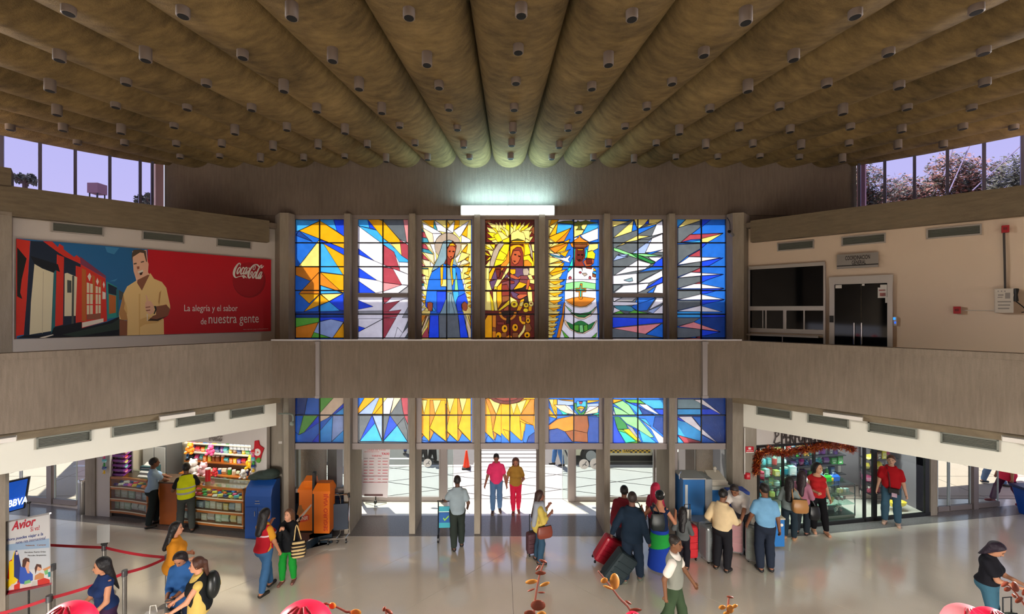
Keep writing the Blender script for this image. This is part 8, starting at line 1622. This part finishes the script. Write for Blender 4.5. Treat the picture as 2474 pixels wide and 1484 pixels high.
sp = F(1816,1356)+Vector((.05,.05,0)); suitcase('wrapped_suitcase', 'dark green suitcase wrapped in clear film left of the sky blue polo', sp, .26, .68, .34, (56,76,56), -.5, 0, .0, True)
p, h = st(1908,1302,1152); person('girl in a striped jumper with long black hair looking into the shop', p, 10, h, 'f', 1.0, (150,100,80), ('verylong',BK), dict(col=(128,140,140),sleeve='long',hem=.84,e=.022), dict(col=(36,50,60)), (180,140,100), hands=((.2,.2,1.0),(-.2,.25,1.0)))
bag('shoulder_bag', 'tan quilted bag on the back of the girl in the striped jumper', p+Vector((.08,-.24,.74)), (.36,.16,.3), (172,122,70), -.1, STRP(p+Vector((-.05,-.2,1.0)),p+Vector((0,-.1,1.28)),p+Vector((.18,-.2,1.0))), soft=False)
p, h = st(1938,1290,1138); person('woman in a dusty pink top with long hair between the striped jumper and red top', p, 14, h, 'f', .95, (150,100,84), ('verylong',(44,28,34)), dict(col=(176,116,138),sleeve='long',hem=.84,e=.022), dict(col=(36,44,52)), hands=((.2,.2,1.0),(-.2,.25,1.1)))
bag('handbag', 'black handbag hanging low beside the woman in dusty pink', p+Vector((.2,-.14,.42)), (.26,.12,.3), (20,20,24), 0, STRP(p+Vector((.12,-.1,.7)),p+Vector((.14,0,1.0)),p+Vector((.26,-.1,.7))), soft=False)
p, h = st(1974,1285,1118); person('woman in a sleeveless red top and black trousers with a black bob by the shop', p, 160, h, 'f', .98, (206,156,124), ('bob',BK), dict(col=(186,36,40),sleeve='none',hem=.86,e=.024,neck=-.04), dict(col=(20,20,24),flare=.002), (206,150,120), hands=((.1,.26,1.06),(-.26,.02,.84)), feet=((.07,.04,0),(-.16,.12,0)), head=(-40,5), belt=(190,150,80))
p, h = st(2153,1266,1100)
def wb(c): b = MB(); b.box(c['hip']+Vector((-.05,.16,-.03)),(.22,.09,.14)); b.build('waist_bag', BLACKM, c['t'], world=False, bevel=.02); b = MB(); b.box(c['hip']+Vector((-.06,.21,-.12)),(.1,.01,.1)); b.build('badge_card', mat('card_pale',(200,170,190),.5), c['t'], world=False); b = MB(); b.tube([c['nk']+Vector((.08,.06,-.02)),c['ch']+Vector((.04,.15,0)),c['hip']+Vector((.02,.15,.04))],.014,6); b.build('strap', mat('strap_maroon',(90,20,26),.7), c['t'], world=False)
person('man in a red polo and jeans standing on the sill of the glass shop front', p, 180, h, 'm', 1.0, (206,160,134), ('short',(90,60,44)), dict(col=(176,22,32),hem=.88,e=.022), dict(col=(62,92,112)), (196,160,140), hands=((.27,.04,.8),(-.27,.04,.8)), feet=((.12,.05,0),(-.12,.05,0)), extra=wb)
p, h = hid(2392,1302,1.62); person('woman in a black T-shirt and jeans looking at her phone at far right', p, 100, h, 'f', 1.12, (196,140,110), ('long',(40,28,44)), dict(col=(26,26,34),sleeve='short',hem=.92,e=.018), dict(col=(62,104,126)), hands=((.1,.36,1.06),(-.06,.38,1.07)), head=(0,36), belt=(110,86,54)); PW = p
q_ = p+Vector((.515*.43,-.857*.43,1.04)); t = thing('mobile_phone', 'gold mobile phone in the hands of the black T-shirt woman', 'phone', q_); b = MB(); b.box(q_,(.12,.07,.012)); b.build('case', mat('phone_gold',(216,170,80),.3,.5), t, bevel=.004); b = MB(); b.box(q_+Vector((0,0,.008)),(.1,.06,.003)); b.build('screen', mat('phone_screen',(250,220,140),.2,emit=.8), t)
q_ = PH4+Vector((.08,-.36,.94)); t = thing('mobile_phone', 'dark mobile phone held by the woman in the blue top', 'phone', q_); b = MB(); b.box(q_,(.13,.06,.014),.3); b.build('case', BLACKM, t, bevel=.004); b = MB(); b.box(q_+Vector((0,0,.009)),(.11,.05,.003),.3); b.build('screen', mat('phone_dark',(60,70,80),.1), t)
suitcase('suitcase', 'small green-grey suitcase behind the phone woman at the right edge', F(2447,1560)+Vector((0,.0,0)), .36, .44, .24, (110,120,104), .1, 0, .3, soft=True)
sp = hid(453,1438,.62)[0]; t = thing('shopping_bag', 'black and white paper shopping bag carried by the backpack woman', 'bag', (sp.x-.02,6.62,.42)); b = MB(); b.box((sp.x-.02,6.62,.62),(.24,.12,.38),.2); b.build('body', mat('paper_bag_white',(226,222,218),.6), t)
for x, z, c in ((-.06,.6,(40,36,40)),(.05,.52,(120,90,110)),(.02,.7,(60,56,60))): b = MB(); b.box((sp.x-.02+x,6.555,z),(.09,.012,.13),.2); b.build('printed_motif', mat('bag_print_%d' % c[0], c, .6), t)
b = MB(); b.tube([(sp.x-.06,6.6,.81),(sp.x-.05,6.6,.93),(sp.x+.02,6.62,.93),(sp.x+.03,6.64,.81)],.006,5); b.build('handle', PAP, t)
# passers-by outside
def out(px, yf, d): return Vector(((px-CX)*d/FO, d, -.03))
for px, d, lb, f_, topc, botc in ((1024,15.7,'person in dark trousers outside, left of a pair beyond the left door glass',100,(90,90,96),(30,30,36)),(1046,15.6,'person in black trousers outside, right of a pair beyond the left door glass',100,(120,110,104),(24,24,28)),(1347,15.2,'person in light jeans outside, walking beyond the right door post',-95,(200,200,204),(74,116,170)),(987,16.6,'person in blue trousers outside, partly behind a pillar left of the doors',180,(220,220,220),(30,80,160))):
    person(lb, out(px,0,d), f_, 1.68, 'm', 1.0, (140,96,76), ('short',BK), dict(col=topc), dict(col=botc), feet=((.1,.16,0),(-.1,-.14,0)), rel=False)
person('person in maroon trousers striding in through the far right exit', Vector((14.25,12.05,0)), -75, 1.66, 'f', 1.0, (190,130,100), ('long',BK), dict(col=(226,50,86),hem=.74,e=.03), dict(col=(96,44,74)), (170,50,60), feet=((.08,.3,.01),(-.08,-.28,.04)), rel=False)
person('person in pale jeans outside the far right exit', Vector((15.6,13.5,-.03)), 100, 1.7, 'm', 1.0, (140,96,76), ('short',BK), dict(col=(200,200,206)), dict(col=(110,140,180)), feet=((.1,.2,0),(-.1,-.2,0)), rel=False)
# ---------------------------------------------------------------- cone, taxis, recycling bin, trees, foreground decorations
p = Vector(((1127-CX)*14.9/FO, 14.9, -.03)); t = thing('traffic_cone', 'bright orange traffic cone standing on the kerb outside the doors', 'cone', p)
b = MB(); b.box(p+Vector((0,0,.03)),(.3,.3,.06)); b.build('base', BLACKM, t, bevel=.01); b = MB(); b.lathe([(.12,.06),(.03,.62),(.02,.63)],n=18); b.build('body', mat('cone_orange',(255,64,18),.45), t, smooth=True, world=False)
def taxi(px, d, label):
    x = (px-CX)*d/FO; t = thing('taxi', label, 'car', (x,d,-.04), 0); CR = mat('taxi_cream',(230,222,196),.25,coat=.6)
    def cb2(nm, m_, f, sm=False, bv=0): b = MB(); f(b); return b.build(nm, m_, t, world=False, smooth=sm, bevel=bv)
    prof = [(-2.1,.28),(-2.15,.55),(-2.05,.86),(-1.3,.95),(-.75,1.38),(.55,1.4),(1.15,.96),(1.95,.84),(2.15,.6),(2.12,.28)]
    def body(b):
        n = len(prof); vs = [(a,-.82 if z < 1 else -.66,z) for a, z in prof]+[(a,.82 if z < 1 else .66,z) for a, z in prof]; b.add(vs,[tuple(range(n-1,-1,-1)),tuple(range(n,2*n))]+[(i,(i+1)%n,n+(i+1)%n,n+i) for i in range(n)])
    cb2('body', CR, body, bv=.04)
    for x_ in (-1.3,1.28): cb2('wheel_arch', mat('arch_dark',(20,20,20),.9), lambda b: b.tube([(x_,-.83,.3),(x_,-.7,.3)],.38,20)); w_ = cb2('wheel', mat('tyre',(34,34,36),.8), lambda b: [b.tube([(x_,y,.31),(x_,y+.2,.31)],.31,22) for y in (-.88,.66)]); b = MB(); b.tube([(x_,-.9,.31),(x_,-.87,.31)],.19,16); h_ = b.build('hubcap', mat('hubcap',(150,152,156),.3,.8), t, world=False)
    cb2('side_window', mat('car_glass',(30,36,40),.08), lambda b: [b.slab([(-.95,-.7,1.0),(-.05,-.7,1.0),(-.05,-.675,1.32),(-.62,-.675,1.32)],(0,-1,0),.02), b.slab([(.05,-.7,1.0),(.95,-.7,1.0),(.5,-.675,1.32),(.05,-.675,1.32)],(0,-1,0),.02)])
    YC, KC = mat('check_yellow',(246,196,40),.5), mat('check_black',(24,22,20),.5)
    for i in range(22):
        for j in range(3):
            if 9 <= i <= 12: continue
            cb2('checker', KC if (i+j) % 2 else YC, lambda b: b.box((-.88+i*.08,-.824,.42+j*.055),(.08,.012,.055)))
    cb2('name_band', YC, lambda b: b.box((0,-.822,.475),(.34,.01,.165))); text('TAXI', KC, Vector((x-.13,d-.83,-.04+.42)), (1,0,0), (0,0,1), .26, .1, parent=t, depth=.002, bold=.03)
    return t
taxi(1499, 16.2, 'cream taxi with a yellow and black checker band stopped beyond the right door glass')
p = Vector(((2478-CX)*9.9/FO, 11.4, 0)); p = F(2512,1250); t = thing('recycling_bin', 'blue tapered plastic bin with a coloured pinwheel emblem at the right edge', 'bin', p)
b = MB(); k_ = .34; b.add([(-k_*.8,-k_*.7,0),(k_*.8,-k_*.7,0),(k_*.8,k_*.7,0),(-k_*.8,k_*.7,0),(-k_*1.15,-k_*.9,.72),(k_*1.15,-k_*.9,.72),(k_*1.15,k_*.9,.72),(-k_*1.15,k_*.9,.72)],[(3,2,1,0),(0,1,5,4),(1,2,6,5),(2,3,7,6),(3,0,4,7),(4,5,6,7)]); b.build('body', mat('recycle_blue',(16,78,176),.4), t, world=False, bevel=.02)
b = MB(); b.box((0,0,.74),(k_*2.5,k_*2.0,.07)); b.build('rim', mat('recycle_rim',(12,40,96),.4), t, world=False, bevel=.015)
for i in range(6):
    a = i*PI/3; c = [(240,70,60),(250,190,50),(110,200,80),(60,170,220),(120,90,200),(236,110,170)][i]; b = MB(); q0 = Vector((-.12,-.292,.42)); b.slab([q0,q0+Vector((.1*math.cos(a),-.004,.1*math.sin(a))),q0+Vector((.07*math.cos(a+.9),-.004,.07*math.sin(a+.9)))],(0,-1,0),.004); b.build('emblem_blade', mat('blade_%d' % i, c, .5), t, world=False)
# trees beyond the right clerestory and a few twigs beyond the left
LEAF = [mat('leaf_green',(120,124,92),.7), mat('leaf_rust',(180,130,100),.7), mat('leaf_dark',(84,90,76),.7)]
def tree(px, py, d, rx, rz_, n, label, seed, mix):
    rnd = random.Random(seed); c = P(px,py,d); t = thing('tree', label, 'tree', (c.x,c.y,0), 0, 'trees beyond the clerestory'); b = MB()
    lobes = [(c+Vector((rnd.uniform(-.65,.65)*rx, rnd.uniform(-.5,.5)*rx, rnd.uniform(-.55,.55)*rz_)), rnd.uniform(.35,.6)*min(rx,rz_)) for _ in range(9)]
    for i in range(int(n*2.6)):
        o_, r_ = lobes[rnd.randrange(9)]; v = Vector((rnd.gauss(0,1),rnd.gauss(0,1),rnd.gauss(0,1))).normalized(); q = o_+v*r_*rnd.uniform(.55,1.12); u_ = Vector((rnd.gauss(0,1),rnd.gauss(0,1),rnd.gauss(0,1))).normalized(); w_ = u_.orthogonal().normalized(); s_ = rnd.uniform(.035,.075)
        b.mi = rnd.choice(mix); b.add([q-u_*s_*1.5,q+w_*s_*.7,q+u_*s_*1.5,q-w_*s_*.7],[(0,1,2,3)])
    o = b.build('foliage', LEAF, t); o['kind'] = 'stuff'
    b = MB(); b.tube([(c.x,c.y,-.1),(c.x+.1,c.y,c.z*.6),(c.x,c.y,c.z)],[.22,.16,.08],8)
    for l_, r_ in lobes: b.tube([(c.x,c.y,c.z-rz_*.8),l_],[.07,.02],5)
    b.build('trunk', mat('tree_bark',(82,64,56),.9), t)
tree(2105,462,19,1.3,1.1,1700,'leafy tree at the left end of the right clerestory',1,(0,2,2,1)); tree(2185,482,20,1.8,1.2,2300,'rust-tinged tree filling the second pane of the right clerestory',2,(1,1,0,2)); tree(2290,464,19,2.0,1.5,3000,'tallest reddish tree in the middle of the right clerestory',3,(1,1,2,0)); tree(2380,482,18,1.4,.8,1700,'low rusty tree between the middle and the outer trees',4,(1,1,2)); tree(2455,448,17,1.5,1.0,2000,'dark green tree at the outer end of the right clerestory',5,(2,0,2,0))
tree(60,432,19,.5,.3,160,'tuft of twigs at the left end of the left clerestory',6,(2,)); tree(352,482,19,.45,.3,200,'small tuft of leaves by the last pane of the left clerestory',7,(2,))
for a_, c_, lb in (((2310,335),(2280,425),'first'),((2350,335),(2290,470),'second'),((2474,345),(2350,460),'third')):
    b = MB(); b.tube([P(a_[0],a_[1],16.0),P(c_[0],c_[1],15.0)],.02,5); tag(b.build('overhead_wire', mat('wire_pale',(150,140,150),.6)), '%s thin wire slanting across the sky outside the right clerestory, from the left' % lb, 'wire')
# viewer's balcony with its Christmas decorations
b = MB(); b.box((.25,-1.7,3.77),(22,7.2,.26)); struct('balcony_slab', b, CON)
PLN = thing('planter', 'long trough planter on the near balcony holding the dry orange stems', 'planter', (.2,1.55,3.9)); b = MB(); b.box((.2,1.6,4.05),(5.6,.34,.3)); b.build('trough', mat('planter_brown',(96,70,56),.7), PLN, bevel=.015); b = MB(); b.box((.2,1.6,4.205),(5.5,.26,.02)); b.build('soil', mat('soil',(50,38,30),.95), PLN)
LO, LR, SM_ = mat('leaf_amber',(206,136,54),.45), mat('leaf_red_brown',(130,60,40),.5), mat('stem_red_brown',(120,62,48),.6)
def stem(label, pts, leaves, d=1.6):
    q = smooth_pts([P(x,y,d) for x, y in pts]+[Vector((P(*pts[-1],d).x,1.6,4.2))],5); t = thing('dry_stem', label, 'plant', q[-1]); b = MB(); b.tube(q,[.0025+.003*i/len(q) for i in range(len(q))],6); b.build('stem', SM_, t, smooth=True)
    for x, y, rx, ry, a, m_ in leaves:
        c = P(x,y,d-.01); R = Matrix.Rotation(math.radians(-a),3,'Y') @ Matrix.Rotation(random.uniform(-.5,.5),3,'X'); b = MB(); s_ = d/FO; b.ball(c,(rx*s_,.004,ry*s_),10,7,R=R); b.build('leaf', m_, t, smooth=True)
stem('tall dry stem of brown oval leaves at the bottom middle', [(1317,1354),(1305,1385),(1296,1430),(1290,1484)], [(1312,1356,10,3,-20,LR),(1306,1385,13,6,0,LR),(1284,1406,15,5,8,LO),(1316,1412,13,4,20,LO),(1283,1426,10,2,20,LR),(1308,1432,9,2,0,LR),(1300,1463,18,12,0,LR),(1280,1482,14,8,0,LR),(1308,1486,12,8,10,LO),(1300,1372,9,3,50,LR)])
stem('dry stem with a large glossy amber leaf, right of the bottom middle', [(1445,1380),(1470,1410),(1496,1445),(1525,1484)], [(1485,1405,12,17,-10,LO),(1460,1403,9,7,20,LO),(1470,1420,14,3,-20,LO),(1518,1456,9,3,-30,LR),(1536,1474,15,5,0,LR)])
stem('short dry sprig with a few amber leaves left of the dark pillar reflection', [(788,1460),(806,1464),(835,1478),(850,1490)], [(786,1459,8,3,0,LR),(803,1464,9,8,0,LO),(860,1480,13,9,0,LO)])
stem('single curled brown leaf tip at the bottom, right of the amber sprig', [(930,1466),(932,1478),(934,1492)], [(928,1472,4,9,-20,LR),(940,1478,10,4,-30,LR)])
stem('small clump of amber leaves at the bottom right of centre', [(1762,1440),(1760,1455),(1758,1490)], [(1764,1443,9,3,-10,LR),(1745,1468,9,7,0,LO),(1764,1472,9,10,0,LO),(1775,1465,8,5,20,LO),(1755,1482,8,6,0,LO)])
stem('dark red leafy stem at the lower right corner', [(2425,1405),(2450,1428),(2474,1460),(2490,1490)], [(2428,1412,5,10,-30,LR),(2434,1424,9,6,10,LR),(2453,1418,9,11,0,LR),(2450,1440,7,4,-40,LR),(2462,1450,8,12,0,LR),(2476,1430,6,12,0,LR)])
TUL = mat('tulle_red',(196,16,58),.45,alpha=.8); TUP = mat('tulle_pink',(206,120,130),.6,alpha=.55); TUD = mat('tulle_seam',(150,10,36),.5)
def bow(px, py, r, d, label, m_):
    c = P(px,py,d); R = r*d/FO; t = thing('tulle_bow', label, 'decoration', (c.x,c.y,4.2)); b = MB(); b.ball(c,(R,R*.8,R*.92),18,12); b.build('loop', m_, t, smooth=True)
    for i in range(5): a = -.8+i*.4; b = MB(); b.tube([c+Vector((math.sin(a)*R*1.005*math.sin(z),-math.cos(a)*R*.805*math.sin(z),math.cos(z)*R*.925)) for z in [PI*j/14 for j in range(1,14)]],.0025,5); b.build('seam', TUD, t)
    b = MB(); b.tube([c-Vector((0,0,R*.9)),Vector((c.x,1.6,4.19))],.008,6); b.build('wire_stem', TUD, t)
bow(165,1516,62,1.5,'red tulle decoration at the bottom left corner',TUL); bow(733,1524,72,1.5,'large red tulle decoration at the bottom, left of the middle',TUL); bow(2335,1512,52,1.5,'pale pink mesh decoration at the bottom right',TUP); bow(2395,1512,44,1.45,'red tulle decoration at the feet of the phone woman',TUL); bow(1530,1500,22,1.5,'small red tulle decoration under the amber stem',TUL)
